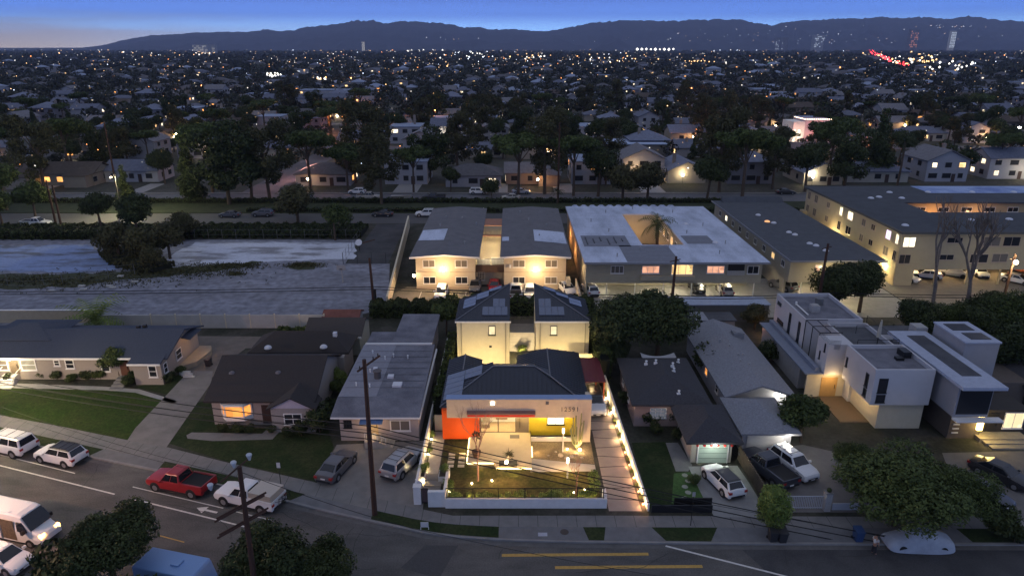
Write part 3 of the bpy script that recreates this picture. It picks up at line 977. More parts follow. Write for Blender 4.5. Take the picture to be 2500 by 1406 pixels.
MB().box(-7.95, -7.35, 46.4, 46.9, 0, 1.75).box(-7.98, -7.32, 46.37, 46.93, 1.751, 1.8).build('post', MATS['white_block'], gp)
MB().box(-7.95, -7.75, 46.92, 50.8, 0, 1.5).build('side_wall', MATS['white_block'], gp)
ga = thing('garden_gate', 'black metal gate between the white posts at the sidewalk', 'gate', (-7, 46.5, 0))
fg = MB().box(-7.33, -7.27, 46.5, 46.56, KB + .05, 1.6).box(-6.83, -6.77, 46.5, 46.56, KB + .05, 1.6).box(-7.33, -6.77, 46.5, 46.56, 1.54, 1.6).box(-7.33, -6.77, 46.5, 46.56, .2, .28)
fg.build('frame', M_DARK, ga)
MB().box(-7.26, -6.84, 46.52, 46.54, .29, 1.53).build('panel', mat('brown_gate', (.09, .06, .06), .6, .1), ga)
st = thing('entry_steps', 'concrete entry steps behind the black garden gate', 'steps', (-6.9, 48.5, 0))
sm = MB()
for k in range(4):
    sm.box(-7.4, -6.0, 46.95 + k * .85, 47.8 + k * .85 - .001, KB, .18 + k * .06)
sm.build('treads', mat('step_concrete', (.24, .21, .18), .9, .1), st)
for x in (-7.65, -6.0):
    p = thing('planter_box', 'white planter box %s of the entry steps' % ('left' if x < -7 else 'right'), 'planter', (x, 50, 0), group='planter boxes by the entry steps')
    MB().box(x - .25, x + (.45 if x > -7 else .25), 49.3, 50.4, 0, .75).build('box', MATS['white_block'], p)
    MB().box(x - .2, x + (.4 if x > -7 else .2), 49.35, 50.35, .751, .78).build('soil', M_SOIL, p)
# paving stones
for i, (a, b) in enumerate([(i, j) for j in range(4) for i in range(2)]):
    x = -5.75 + a * .95; y = 51.6 + b * .62
    tag(MB().box(x, x + .58, y, y + .38, KB + .022, KB + .07).build('paving_stone', mat('paver', (.42, .38, .30), .9, .08)), 'square pale paving stone set in the grass left of the terrace', 'paving stone', 'paving stones left of the terrace')
# side gate wall left of the orange wall
sg = thing('side_gate', 'cream side gate with dark bars left of the orange wall', 'gate', (-7, 58, 0))
MB().box(-7.45, -6.4, 57.6, 57.7, KB, 1.95).build('panel', mat('gate_cream', (.5, .45, .35), .8, .05), sg)
MB().box(-7.5, -7.42, 57.5, 57.59, KB, 2.05).box(-6.44, -6.36, 57.5, 57.59, KB, 2.05).box(-7.42, -6.44, 57.52, 57.58, 1.98, 2.04).box(-7.42, -6.44, 57.52, 57.58, .2, .26).build('frame', M_DARK, sg)
# boundary walls
bw = thing('boundary_wall', 'white wall washed by small lights along the right side of the driveway', 'wall', (10.5, 58, 0))
MB().hexa([(10.80, 45.6, 0), (10.95, 45.6, 0), (10.02, 71.5, 0), (9.87, 71.5, 0)], [(10.80, 45.6, .8), (10.95, 45.6, .8), (10.02, 71.5, 1.6), (9.87, 71.5, 1.6)]).build('wall', M_WHITE, bw)
lw = thing('boundary_wall', 'narrow white wall between the flat roofed house and the modern house', 'wall', (-8, 58, 0))
MB().hexa([(-7.98, 51.0, 0), (-7.86, 51.0, 0), (-7.75, 76, 0), (-7.87, 76, 0)], [(-7.98, 51.0, 1.4), (-7.86, 51.0, 1.4), (-7.75, 76, 1.9), (-7.87, 76, 1.9)]).build('wall', M_WHITE, lw)
# carport
cp = thing('carport', 'red roofed carport on orange posts beside the modern house', 'carport', (8.2, 65, 0))
cr = MB(); RP = [(6.95, 62.4, 3.0), (9.55, 62.4, 3.0), (9.45, 67.9, 3.1), (6.95, 67.9, 3.1)]
cr.slab(RP, .1); seam_face(cr, RP, (0, 1, 0), .35, .04)
cr.build('roof', mat('red_roof', (.13, .02, .025), .5, .1), cp)
for x, y in ((9.4, 62.5), (9.3, 67.7), (8.9, 65)):
    MB().box(x - .05, x + .05, y - .05, y + .05, KB, 2.9).build('post', mat('orange_post', (.6, .10, .03), .5, 0), cp)
MB().box(7.0, 9.5, 71.5, 71.6, KB, 1.9).build('rear_fence', M_CREAM, cp)
light(8.4, 64.5, 2.7, 45, WARM, .15, cp)

# ------------------------------------------------------------ the two rear cottages
def rear_house(x0, x1, flip, label):
    y0, y1 = 72.6, 79.6
    t = thing('backyard_house', label, 'house', ((x0 + x1) / 2, y0, 0), group='matching pair of two storey rear houses')
    ze, za = 5.5, 7.6
    m = MB()
    xa = x1 - .05 if not flip else x0 + .05
    m.box(x0, x1, y0, y1, 0, ze)
    # triangular upper walls at the high corner
    if not flip:
        m.hexa([(x0, y1 - .2, ze), (x1, y1 - .2, ze), (x1, y1, ze), (x0, y1, ze)], [(x0, y1 - .2, ze + .02), (x1, y1 - .2, za - .2), (x1, y1, za - .2), (x0, y1, ze + .02)])
        m.hexa([(x1 - .2, y0, ze), (x1, y0, ze), (x1, y1 - .21, ze), (x1 - .2, y1 - .21, ze)], [(x1 - .2, y0, ze + .02), (x1, y0, ze + .02), (x1, y1 - .21, za - .25), (x1 - .2, y1 - .21, za - .25)])
    else:
        m.hexa([(x0, y1 - .2, ze), (x1, y1 - .2, ze), (x1, y1, ze), (x0, y1, ze)], [(x0, y1 - .2, za - .2), (x1, y1 - .2, ze + .02), (x1, y1, ze + .02), (x0, y1, za - .2)])
        m.hexa([(x0, y0, ze), (x0 + .2, y0, ze), (x0 + .2, y1 - .21, ze), (x0, y1 - .21, ze)], [(x0, y0, ze + .02), (x0 + .2, y0, ze + .02), (x0 + .2, y1 - .21, za - .25), (x0, y1 - .21, za - .25)])
    m.build('wall', mat('pale_cream_stucco', (.56, .50, .35), .9, .05, 1.5), t)
    o = .18
    r = MB()
    if not flip:
        A, B, C, D = (x0 - o, y0 - o, ze + .05), (x1 + .05, y0 - o, ze + .05), (x1 + .05, y1 + o, za), (x0 - o, y1 + o, ze + .05)
        F1 = [A, B, C]; F2 = [D, A, C]; u2 = (1, 0, .3)
    else:
        A, B, C, D = (x0 - .05, y0 - o, ze + .05), (x1 + o, y0 - o, ze + .05), (x1 + o, y1 + o, ze + .05), (x0 - .05, y1 + o, za)
        F1 = [A, B, D]; F2 = [B, C, D]; u2 = (-1, 0, .3)
    r.slab(F1, .12); r.slab(F2, .12)
    seam_face(r, F1, (0, 1, .3), .4); seam_face(r, F2, u2, .4)
    rf = r.build('roof', M_METALROOF, t)
    hc = MB(); a, b = (A, C) if not flip else (B, D)
    hc.tube(Vector(a) + Vector((0, 0, .05)), Vector(b) + Vector((0, 0, .05)), .06, .06, 6)
    hc.build('ridge_cap', MATS['ridge_metal'], rf)
    MB().box(x0 - o, x1 + o, y0 - o - .08, y0 - o - .001, ze - .12, ze + .05).build('gutter', M_TRIM, t)
    dx = x0 + .55 if not flip else x0 + 1.0
    for q in (x0 + .5, x1 - .45):
        MB().box(q - .05, q + .05, y0 - .09, y0 - .001, .1, ze - .12).build('downpipe', mat('pipe_grey', (.30, .27, .2), .5, 0), t)
    # solar panels
    sp1 = Vector(F1[2]) - Vector(A)
    if not flip:
        nF = (Vector((0, y1 - y0, 0))); ev = Vector((0, 1, (za - ze) / (y1 - y0 + 2 * o)))
        P0 = Vector((x0, y0, ze + .09))
        for k in range(4): slope_panel(rf, P0, (1, 0, 0), ev, 2.9 + k * .74 - (.0), 2.9 + k * .74 + .70, .9, 2.5)
        for k in range(2): slope_panel(rf, P0, (1, 0, 0), ev, 4.1 + k * .74, 4.1 + k * .74 + .70, 2.55, 4.1)
        # left slope
        eu = Vector((1, 0, (za - ze) / (x1 - x0 + .2)))
        for i, (a, b) in enumerate(((.5, 3.0), (.5, 4.05), (.5, 5.1), (2.1, 4.6), (2.1, 5.65), (3.7, 6.1))):
            slope_panel(rf, (x0, y0, ze + .09), eu, (0, 1, 0), a + .1, a + 1.65, b, b + 1.0)
    else:
        ev = Vector((0, 1, (za - ze) / (y1 - y0 + 2 * o)))
        P0 = Vector((x0, y0, ze + .09))
        for k in range(4): slope_panel(rf, P0, (1, 0, 0), ev, .4 + k * .74, .4 + k * .74 + .70, .9, 2.5)
        for k in range(2): slope_panel(rf, P0, (1, 0, 0), ev, .4 + k * .74, .4 + k * .74 + .70, 2.55, 4.1)
        eu = Vector((-1, 0, (za - ze) / (x1 - x0 + .2)))
        for i, (a, b) in enumerate(((.5, 3.6), (.5, 4.65), (2.1, 5.2), (3.7, 6.0))):
            slope_panel(rf, (x1, y0, ze + .09), eu, (0, 1, 0), a + .1, a + 1.65, b, b + 1.0)
    wx = x0 + 4.05 if not flip else x0 + 2.05
    win(t, 'f', y0, wx, 4.35, .8, 1.15, emit('dim_pane', (1, .8, .45), .9, .2), v=0, hb=0, frame=MATS['black_frame'], t=.07)
    if not flip:
        MB().box(wx - .35, wx - .05, y0 - .04, y0 - .001, 2.2, 2.45).build('vent', M_DARK, t)
    return t
rear_house(-6.35, -.3, False, 'left cream two storey rear house with dark seamed roof rising to its inner corner')
rear_house(2.75, 8.9, True, 'right cream two storey rear house with dark seamed roof rising to its inner corner')
cw = thing('courtyard_wall', 'pale block wall between the two rear houses', 'wall', (1.2, 76, 0))
MB().box(-.28, 2.72, 76.0, 76.2, 0, 2.6).build('wall', mat('white_blockwork', (.5, .48, .45), .85, .05, 2), cw)
jb = MB()
for k in range(12): jb.box(-.28, 2.72, 75.985, 75.999, .2 + k * .2, .215 + k * .2)
jb.build('mortar_line', mat('mortar', (.22, .2, .18), 1, 0), cw)
fb = thing('slat_fence', 'grey slatted fence above the block wall between the rear houses', 'fence', (1.2, 77.5, 0))
m = MB()
for k in range(24): m.box(-.25 + k * .124, -.20 + k * .124, 78.6, 78.64, 2.4, 3.7)
m.box(-.28, 2.72, 76.2, 79.4, 0, 2.4)
m.build('slats', mat('fence_grey', (.30, .27, .22), .9, .1), fb)

# ------------------------------------------------------------ flat roofed house to the left
h3 = thing('flat_house', 'long flat roofed beige house with grey roll roofing and two cars in front', 'house', (-12.5, 56, 0))
MB().box(-16.1, -8.75, 56.0, 70.3, 0, 3.0).box(-13.5, -9.3, 71.2, 79.3, 0, 3.2).box(-16.2, -9.2, 70.3, 74.0, 0, 3.0).build('wall', mat('pinkish_stucco', (.36, .31, .29), .9, .06), h3)
MB().slab([(-16.7, 55.3, 3.05), (-8.5, 55.3, 3.05), (-8.5, 58.2, 3.5), (-16.7, 58.2, 3.5)], .15).slab([(-16.7, 58.2, 3.5), (-8.5, 58.2, 3.5), (-8.7, 70.5, 3.52), (-16.6, 70.5, 3.52)], .18).build('roof', M_TAR, h3)
MB().box(-16.65, -13.0, 58.3, 70.4, 3.523, 3.535).build('roof_patch', mat('pale_roofing', (.22, .22, .25), .9, .1, 3), h3)
MB().box(-16.5, -13.6, 70.6, 74.3, 3.05, 3.45).box(-13.59, -9.0, 70.6, 79.6, 3.3, 3.62).build('rear_roof', M_TAR, h3)
MB().box(-16.5, -9.0, 70.4, 70.55, 3.3, 3.7).build('roof_curb', M_TRIM, h3)
MB().box(-8.6, -8.45, 55.3, 70.5, 2.75, 3.0).box(-16.7, -8.45, 55.22, 55.3, 2.85, 3.0).build('gutter', M_TRIM, h3)
for x, y in ((-15.2, 68), (-13.6, 66.5), (-12.8, 67.2), (-11.2, 66.8), (-14.6, 63.5), (-15.4, 60.5), (-14.0, 60.2)):
    vent_pipe(h3, x, y, 3.5, .35, .06)
MB().tube((-13.6, 62.2, 3.5), (-13.6, 62.2, 4.3), .35, .35, 14).tube((-13.6, 62.2, 4.3), (-13.6, 62.2, 4.36), .45, .45, 14).build('turbine_vent', mat('vent_brown', (.10, .085, .08), .6, .1), h3)
for x, y, s in ((-11.35, 60.6, .45), (-12.3, 62.4, .3), (-14.2, 64.2, .2)):
    MB().box(x - s, x + s, y - s, y + s, 3.5, 3.72).build('skylight', mat('skylight_white', (.55, .55, .58), .3, 0), h3)
win(h3, 'f', 56.0, -10.45, 1.75, 1.9, 1.15, M_GLASSB, v=1, t=.1)
win(h3, 'f', 56.0, -15.35, 1.9, .75, .8, M_GLASS, v=2, hb=1, frame=M_DARK)
door(h3, 'f', 56.0, -13.0, .8, .95, 2.0, emit('lit_door', (1, .55, .2), .35, .3, 6))
s = MB().slab([(-14.0, 54.9, 2.55), (-11.9, 54.9, 2.55), (-11.9, 56.0, 2.9), (-14.0, 56.0, 2.9)], .06)
for k in range(8): s.tube((-13.95 + k * .28, 54.9, 2.56), (-13.95 + k * .28, 55.98, 2.92), .04, .04, 5)
s.build('awning', mat('blue_awning', (.12, .19, .33), .5, .1), h3)
s = MB()
for k in range(5): s.box(-12.6 + k * .32, -12.6 + (k + 1) * .32 - .001, 54.6, 55.9, KB, .85 - k * .15)
s.box(-13.6, -12.61, 54.6, 55.98, KB, .85)
s.build('steps', mat('step_pale', (.36, .33, .28), .9, .1), h3)
s = MB()
for k in range(6): s.box(-13.55 + k * .38, -13.52 + k * .38, 54.62, 54.65, .8 - max(0, k - 2) * .18, 1.7 - max(0, k - 2) * .18)
s.tube((-13.55, 54.63, 1.7), (-12.6, 54.63, 1.7), .03); s.tube((-12.6, 54.63, 1.7), (-11.6, 54.63, 1.15), .03)
s.build('railing', M_TRIM, h3)
MB().ball((-13.0, 55.9, 2.45), .1).build('porch_lamp', M_BULB, h3)
light(-13.0, 55.0, 2.2, 60, (1, .62, .28), .1, h3)
h3['label'] = 'long flat roofed beige house with a blue awning over its lit door'

# ------------------------------------------------------------ bay window house
h2 = thing('bay_window_house', 'brick house with brown shingle roof and an orange glowing bay window', 'house', (-24, 62, 0))
M_PBRICK = mat('painted_brick', (.30, .27, .25), .9, .14, 7, .3, stretch=(1, 1, 3))
w = MB()
gwall(w, -29.2, -19.3, 58.9, 68.6, 0, 2.95, 2.2, 'x')
w.box(-29.0, -18.6, 68.6, 72.8, 0, 2.8)
gwall(w, -23.0, -18.9, 57.5, 58.89, 0, 2.7, 1.15, 'y')
w.build('wall', M_PBRICK, h2)
r = MB()
gable(r, -29.7, -18.9, 58.3, 69.2, 3.0, 2.35, 'x')
r.slab([(-23.35, 57.2, 2.72), (-20.95, 57.2, 3.95), (-20.95, 61.4, 3.95), (-23.35, 59.5, 2.72)], .12)
r.slab([(-20.95, 57.2, 3.95), (-18.6, 57.2, 2.72), (-18.6, 59.5, 2.72), (-20.95, 61.4, 3.95)], .12)
r.build('roof', M_SHINGLE, h2)
hip(MB(), -29.5, -18.2, 69.4, 74.4, 3.0, 1.6).build('rear_roof', M_SHINGLE, h2)
MB().poly([(-22.95, 57.46, 2.72), (-18.95, 57.46, 2.72), (-20.95, 57.46, 3.8)]).build('gable_panel', mat('lilac_board', (.46, .42, .48), .8, .05), h2)
b = MB(); b.prism([(-28.3, 58.89), (-27.7, 58.2), (-25.9, 58.2), (-25.3, 58.89)], .9, 1.35); b.prism([(-28.4, 58.89), (-27.75, 58.1), (-25.85, 58.1), (-25.2, 58.89)], 2.5, 2.62)
b = b.build('bay', M_TRIM, h2)
pb = MB(); pb.prism([(-28.2, 58.89), (-27.66, 58.26), (-25.94, 58.26), (-25.4, 58.89)], 1.351, 2.499)
pb = pb.build('bay_window', M_LITO, h2, )
m = MB()
for q in ((-28.25, 58.8), (-27.7, 58.2), (-25.9, 58.2), (-25.35, 58.8)): m.box(q[0] - .06, q[0] + .06, q[1] - .04, q[1] + .06, 1.35, 2.5)
m.build('mullion', M_TRIM, pb)
light(-26.8, 57.6, 1.6, 5, (1, .45, .15), .3, h2)
win(h2, 'f', 57.5, -20.95, 1.55, 1.75, 1.2, M_GLASS, v=1, hb=1, t=.09)
door(h2, 'f', 58.89, -23.9, .3, 1.0, 2.0, mat('dark_door', (.05, .03, .025), .6, .1))
for x, y, z in ((-28.0, 61.6, 4.35), (-23.4, 61.7, 4.35)):
    MB().ball((x, y, z), .32, 10, .7, True).build('roof_vent', mat('vent_dark', (.12, .11, .12), .6, .1), h2)
for x, y in ((-27.0, 69.1), (-20.9, 69.3)):
    MB().ball((x, y, 3.7), .42, 12, .8, True).build('dome_skylight', MATS['skylight_white'], h2)
MB().box(-20.3, -19.9, 71.2, 71.7, 4.0, 4.6).build('chimney', MATS['skylight_white'], h2)
# garage behind it
g = thing('garage', 'detached garage with dark gabled roof in front of the white lot wall', 'garage', (-21.5, 77, 0))
w = MB(); gwall(w, -24.6, -18.2, 75.0, 80.5, 0, 2.6, 1.1, 'x'); w.build('wall', mat('sage_stucco', (.30, .32, .28), .9, .05), g)
gable(MB(), -24.9, -17.9, 74.6, 80.9, 2.65, 1.25, 'x').build('roof', mat('dark_brown_shingle', (.06, .05, .045), .95, .2, 8), g)
MB().box(-24.9, -17.9, 74.55, 74.62, 2.45, 2.66).build('fascia', M_TRIM, g)
fl = thing('wall_lamp', 'bright lamp at the left corner of the small dark garage', 'lamp', (-25.2, 75.2, 0))
MB().box(-25.6, -24.7, 75.3, 75.9, 0, 2.2).build('post', M_CREAM, fl)
MB().ball((-25.1, 75.1, 2.35), .14).build('bulb', M_BULBW, fl)
light(-25.1, 74.8, 2.3, 60, (1, .82, .5), .1, fl)
# rear clutter: red roofed car-port tent
tn = thing('shed', 'low shed with red and white roof behind the dark garage', 'shed', (-22.6, 84, 0))
MB().box(-24.8, -20.2, 83.2, 86.0, 0, 1.6).build('wall', M_GREYW, tn)
gable(MB(), -25.0, -20.0, 83.0, 86.2, 1.62, .7, 'x').build('roof', mat('rust_roof', (.16, .06, .045), .8, .3, 1), tn)

# ------------------------------------------------------------ long house at the left
h1 = thing('ranch_house', 'long low house with slate shingle roof and lit porch behind the green lawn', 'house', (-47, 70, 0))
w = MB(); gwall(w, -66, -38.3, 68.6, 76.6, 0, 3.0, 1.25, 'x'); w.box(-41.3, -38.25, 67.3, 68.59, 0, 2.95)
M_CBRICK = mat('cream_brick', (.30, .26, .23), .9, .12, 7, .3, stretch=(1, 1, 3))
w.build('wall', M_CBRICK, h1)
r = MB(); gable(r, -66.5, -37.7, 67.9, 77.3, 3.05, 1.5, 'x')
r.slab([(-41.6, 66.8, 2.85), (-38.0, 66.8, 2.85), (-38.0, 68.6, 3.32), (-41.6, 68.6, 3.32)], .12)
hip(r, -60, -52, 70.5, 76.8, 4.0, .9, .05)
r.build('roof', M_SHINGLEB, h1)
MB().box(-66.5, -41.6, 67.84, 67.9, 2.85, 3.06).box(-41.6, -38.0, 66.74, 66.8, 2.66, 2.86).build('fascia', M_TRIM, h1)
MB().slab([(-38.25, 72.5, 3.5), (-37.2, 72.5, 3.3), (-37.2, 75.5, 3.3), (-38.25, 75.5, 3.5)], .1).build('side_canopy', M_SHINGLEB, h1)
for u, ww, z, hh_, p in ((-56.6, 1.5, 1.9, 1.3, M_GLASSB), (-53.6, 1.7, 1.9, 1.3, emit('curtain_glow', (1, .85, .55), .35, .2)), (-50.4, .7, 2.15, .75, M_GLASS), (-49.0, 1.0, 2.0, 1.1, M_GLASS), (-45.1, 1.0, 1.8, 1.45, M_GLASS)):
    win(h1, 'f', 68.6, u, z, ww, hh_, p, v=0, hb=1, t=.1)
win(h1, 'f', 67.3, -39.2, 1.75, .95, 1.4, M_GLASS, v=0, hb=1, t=.1)
win(h1, 'r', -38.25, 68.2, 1.75, .8, 1.2, M_GLASS, v=0, hb=1)
win(h1, 'r', -38.3, 71.5, 1.9, 1.3, 1.2, M_GLASS, v=0, hb=1)
door(h1, 'f', 68.6, -55.2, .8, .95, 2.0, mat('barred_door', (.12, .09, .06), .6, .3, 8))
door(h1, 'f', 68.6, -43.0, .5, .95, 2.0, mat('brown_door', (.12, .05, .03), .6, .1))
s = MB()
for k in range(4): s.box(-56.0 - k * .15, -54.4 - k * .15, 66.3 + k * .5, 68.59 if k == 3 else 66.8 + k * .5 - .001, KB, .25 + k * .2)
s.build('porch_steps', mat('white_step', (.5, .48, .45), .85, .08), h1)
s = MB()
for k in range(4): s.box(-43.7, -42.3, 66.2 + k * .5, 68.58 if k == 3 else 66.7 + k * .5 - .001, KB, .2 + k * .14)
s.build('porch_steps', M_CONCD, h1)
s = MB()
for x in (-56.4, -54.3): s.tube((x, 68.4, 1.75), (x - .2, 67.0, 1.2), .03).tube((x - .2, 67.0, 1.2), (x - .3, 66.7, KB), .03)
s.build('handrail', M_TRIM, h1)
MB().prism([(-38.2, 70.5), (-36.6, 72), (-36.2, 75), (-36.8, 76.5), (-38.2, 76.5)], KB, .7).build('side_porch', mat('porch_concrete', (.35, .28, .2), .9, .08), h1)
s = MB()
for k in range(3): s.box(-37.6 + k * .35, -36.4 + k * .35, 69.6 - k * .3, 69.9 - k * .3 - .001, KB, .55 - k * .15)
s.build('side_steps', MATS['white_step'], h1)
MB().ball((-55.3, 68.3, 2.75), .15).build('porch_lamp', M_BULBW, h1)
light(-55.2, 67.2, 2.5, 420, (1, .82, .50), .12, h1)
light(-37.0, 73.5, 2.6, 40, (1, .55, .25), .1, h1)
for x, y, z in ((-43.5, 73.5, 4.4), (-42.9, 73.8, 4.4), (-41.9, 71.5, 4.0)):
    MB().box(x - .18, x + .18, y - .2, y + .2, z - .3, z + .15).build('roof_vent', M_DARK, h1)

# lot wall (white panels)
lw = thing('panel_wall', 'long white panelled wall along the near edge of the empty lot', 'wall', (-37, 83.5, 0))
xs = np.linspace(-47.5, -24.7, 8)
for a, b in zip(xs[:-1], xs[1:]):
    MB().box(a + .06, b - .06, 83.4, 83.5, KB, 2.0).build('panel', mat('wall_panel_white', (.42, .40, .37), .85, .1, .8), lw)
for a in xs: MB().box(a - .06, a + .06, 83.36, 83.54, 0, 2.15).build('post', M_CREAM, lw)
lw = thing('garden_wall', 'beige wall beside the palm at the far left of the empty lot', 'wall', (-63, 85.4, 0))
MB().box(-78, -56.0, 85.2, 85.4, 0, 1.9).build('wall', mat('warm_wall', (.45, .36, .24), .9, .08), lw)
MB().box(-78, -55.95, 85.15, 85.45, 1.901, 1.97).build('coping', M_TRIM, lw)
MB().box(-56, -47.6, 84.0, 84.15, 0, 1.7).build('lower_wall', MATS['wall_panel_white'], lw)
# retaining wall left of the apartments
rw = thing('boundary_wall', 'tall cream wall between the empty lot and the apartment parking', 'wall', (-19, 110, 0))
MB().hexa([(-17.6, 89.5, 0), (-17.3, 89.5, 0), (-21.1, 137, 0), (-21.4, 137, 0)], [(-17.6, 89.5, 2.3), (-17.3, 89.5, 2.3), (-21.1, 137, 2.6), (-21.4, 137, 2.6)]).build('wall', M_CREAM, rw)
# ------------------------------------------------------------ two storey apartments
def floodlight(x, y, z, e, label, col=(1, .66, .32), r=.1, out=.55):
    t = thing('flood_lamp', label, 'wall lamp', (x, y, z))
    MB().box(x - .12, x + .12, y - .12, y - .002, z - .08, z + .12).build('housing', M_DARK, t)
    MB().ball((x, y - .22, z + .02), .24).build('lens', M_BULB, t)
    light(x, y - out, z - .1, e * .16, col, r, t); light(x, y - 3.2, z + .3, e * 1.1, col, .3, t)
    return t
M_APT = mat('apartment_stucco', (.50, .42, .31), .9, .06, 1.5)
ap = thing('apartment_block', 'two storey tan apartment block with two shallow roofed wings around an open lit court', 'apartment building', (-3.5, 99, 0))
w = MB()
w.box(-14.6, -5.6, 98.9, 130.5, 0, 5.45); w.box(-1.2, 8.2, 98.9, 130.5, 0, 5.45)
w.build('wall', M_APT, ap)
def wing(x0, x1, y0, y1, z, h):
    r = MB(); gable(r, x0, x1, y0, y1, z, h, 'y', .2)
    return r.build('roof', mat('grey_gravel_roof', (.135, .13, .135), .95, .15, .8), ap)
r1 = wing(-15.4, -4.9, 97.9, 131.0, 5.5, .38); r2 = wing(-1.8, 9.0, 97.9, 131.0, 5.5, .38)
MB().slab([(-15.2, 107.0, 5.61), (-11.0, 106.6, 5.84), (-11.0, 113.8, 5.84), (-15.2, 113.5, 5.61)], .03).build('roof_patch', M_WHROOF, r1)
MB().slab([(3.6, 105.5, 5.98), (8.75, 105.2, 5.56), (8.75, 112.4, 5.56), (3.6, 112.7, 5.98)][::1], .03).build('roof_patch', M_WHROOF, r2)
MB().slab([(-1.6, 106.8, 5.60), (-.5, 106.8, 5.64), (-.5, 109.2, 5.64), (-1.6, 109.2, 5.60)], .03).build('roof_patch', M_WHROOF, r2)
for x in (-15.4, -1.8):
    MB().slab([(x, 97.82, 5.52), (x + 5.3, 97.82, 5.90), (x + 5.3, 97.9, 5.90), (x, 97.9, 5.52)], .26).slab([(x + 5.3, 97.82, 5.90), (x + 10.6, 97.82, 5.52), (x + 10.6, 97.9, 5.52), (x + 5.3, 97.9, 5.90)], .26).build('fascia', M_TRIM, ap)
for x, y in ((-12.5, 116), (-9, 121), (-7.5, 104.5), (-12, 122), (3, 120), (1.5, 126), (6, 116), (-6.3, 117), (4.5, 109)):
    vent_pipe(ap, x, y, 5.75, .35, .09, m=mat('vent_grey', (.3, .3, .3), .6, 0))
for x0 in (-14.6, -1.2 + .25):
    for dx, p in ((2.0, M_GLASSB), (6.9, M_GLASSB)):
        win(ap, 'f', 98.9, x0 + dx, 4.2, 1.9, 1.2, p, v=1, t=.09)
    for dx, p in ((2.0, M_GLASS), (6.9, M_GLASSB if x0 > -5 else M_GLASS)):
        win(ap, 'f', 98.9, x0 + dx, 1.55, 1.9, 1.15, p, v=1, t=.09)
MB().box(-14.62, -5.58, 98.8, 98.899, 2.85, 2.95).box(-1.22, 8.22, 98.8, 98.899, 2.85, 2.95).box(-14.64, -5.56, 98.78, 98.899, 0, .55).build('band_course', mat('tan_trim', (.42, .33, .25), .9, .05), ap)
# link between the wings: balcony with brown apron and stairs to the court
MB().box(-5.59, -1.21, 99.6, 100.0, 2.6, 3.7).build('balcony_apron', mat('brown_panel', (.10, .06, .04), .8, .1), ap)
s = MB()
for k in range(20): s.box(-5.55 + k * .22, -5.52 + k * .22, 99.7, 99.73, 3.7, 4.7)
s.box(-5.59, -1.21, 99.69, 99.74, 4.65, 4.72).build('balcony_rail', M_DARK, ap)
MB().box(-5.59, -1.21, 101.0, 101.3, 0, 2.59).build('ground_wall', M_APT, ap)
win(ap, 'f', 101.0, -4.8, 1.5, 1.1, 1.3, M_GLASS, v=3, hb=3, t=.06)
s = MB()
for k in range(10): s.box(-2.9, -1.5, 100.9 - .03 * k, 100.99, .25 + k * .23, .3 + k * .23)
s.build('stair', mat('stair_pale', (.5, .46, .40), .8, .05), ap)
MB().box(-5.59, -1.21, 100.1, 130, 2.45, 2.55).build('court_floor', mat('court_tile', (.42, .36, .26), .8, .1), ap)
MB().box(-5.55, -1.25, 112, 113, 4.9, 5.05).build('court_bridge', mat('terracotta', (.32, .15, .09), .8, .1), ap)
MB().box(-5.55, -1.25, 118, 123, 5.2, 5.35).build('court_canopy', MATS['terracotta'], ap)
MB().box(-3.3, -1.3, 104, 104.2, 2.56, 3.6).box(-5.5, -3.4, 103.3, 103.4, 2.56, 3.5).build('court_screen', M_TRIM, ap)
s = MB()
for k in range(10): s.box(-5.4 + k * .42, -5.37 + k * .42, 112.9, 112.93, 5.05, 5.9)
s.build('court_rail', M_DARK, ap)
for y, e in ((102.5, 160), (105, 260), (109, 320), (115, 320), (121, 150)):
    light(-3.4, y, 4.6, e, (1, .78, .42), .2, ap)
MB().box(-.4, -.1, 98.5, 98.899, 3.6, 4.1).build('air_conditioner', M_TRIM, ap)
MB().box(8.21, 8.8, 97.0, 98.8, 0, 2.2).build('side_gate', M_CREAM, ap)
floodlight(-10.5, 98.9, 3.35, 800, 'glowing flood lamp on the left wing of the tan apartments')
floodlight(3.6, 98.9, 3.35, 800, 'glowing flood lamp on the right wing of the tan apartments')
t = floodlight(-14.9, 98.7, 2.4, 110, 'glowing lamp on the left corner of the tan apartments', (1, .6, .3))
# parking stripes
m = MB()
for x in (-13.8, -10.9, -7.0, -4.2, -1.4, 1.4, 4.2, 7.0): m.poly([(x, 94.2, KB + .014), (x + .1, 94.2, KB + .014), (x + .1, 97.6, KB + .014), (x, 97.6, KB + .014)])
struct(m.build('parking_lines', M_WPAINT))
# passage right of the apartments, lit orange
light(9.9, 112, 2.5, 200, (1, .45, .15), .2, ap)
light(9.9, 122, 2.5, 200, (1, .45, .15), .2, ap)
pw = thing('boundary_wall', 'cream wall between the tan apartments and the white roofed block', 'wall', (10.7, 95, 0))
MB().box(9.6, 9.8, 88.2, 98.4, 0, 2.0).build('wall', M_CREAM, pw)

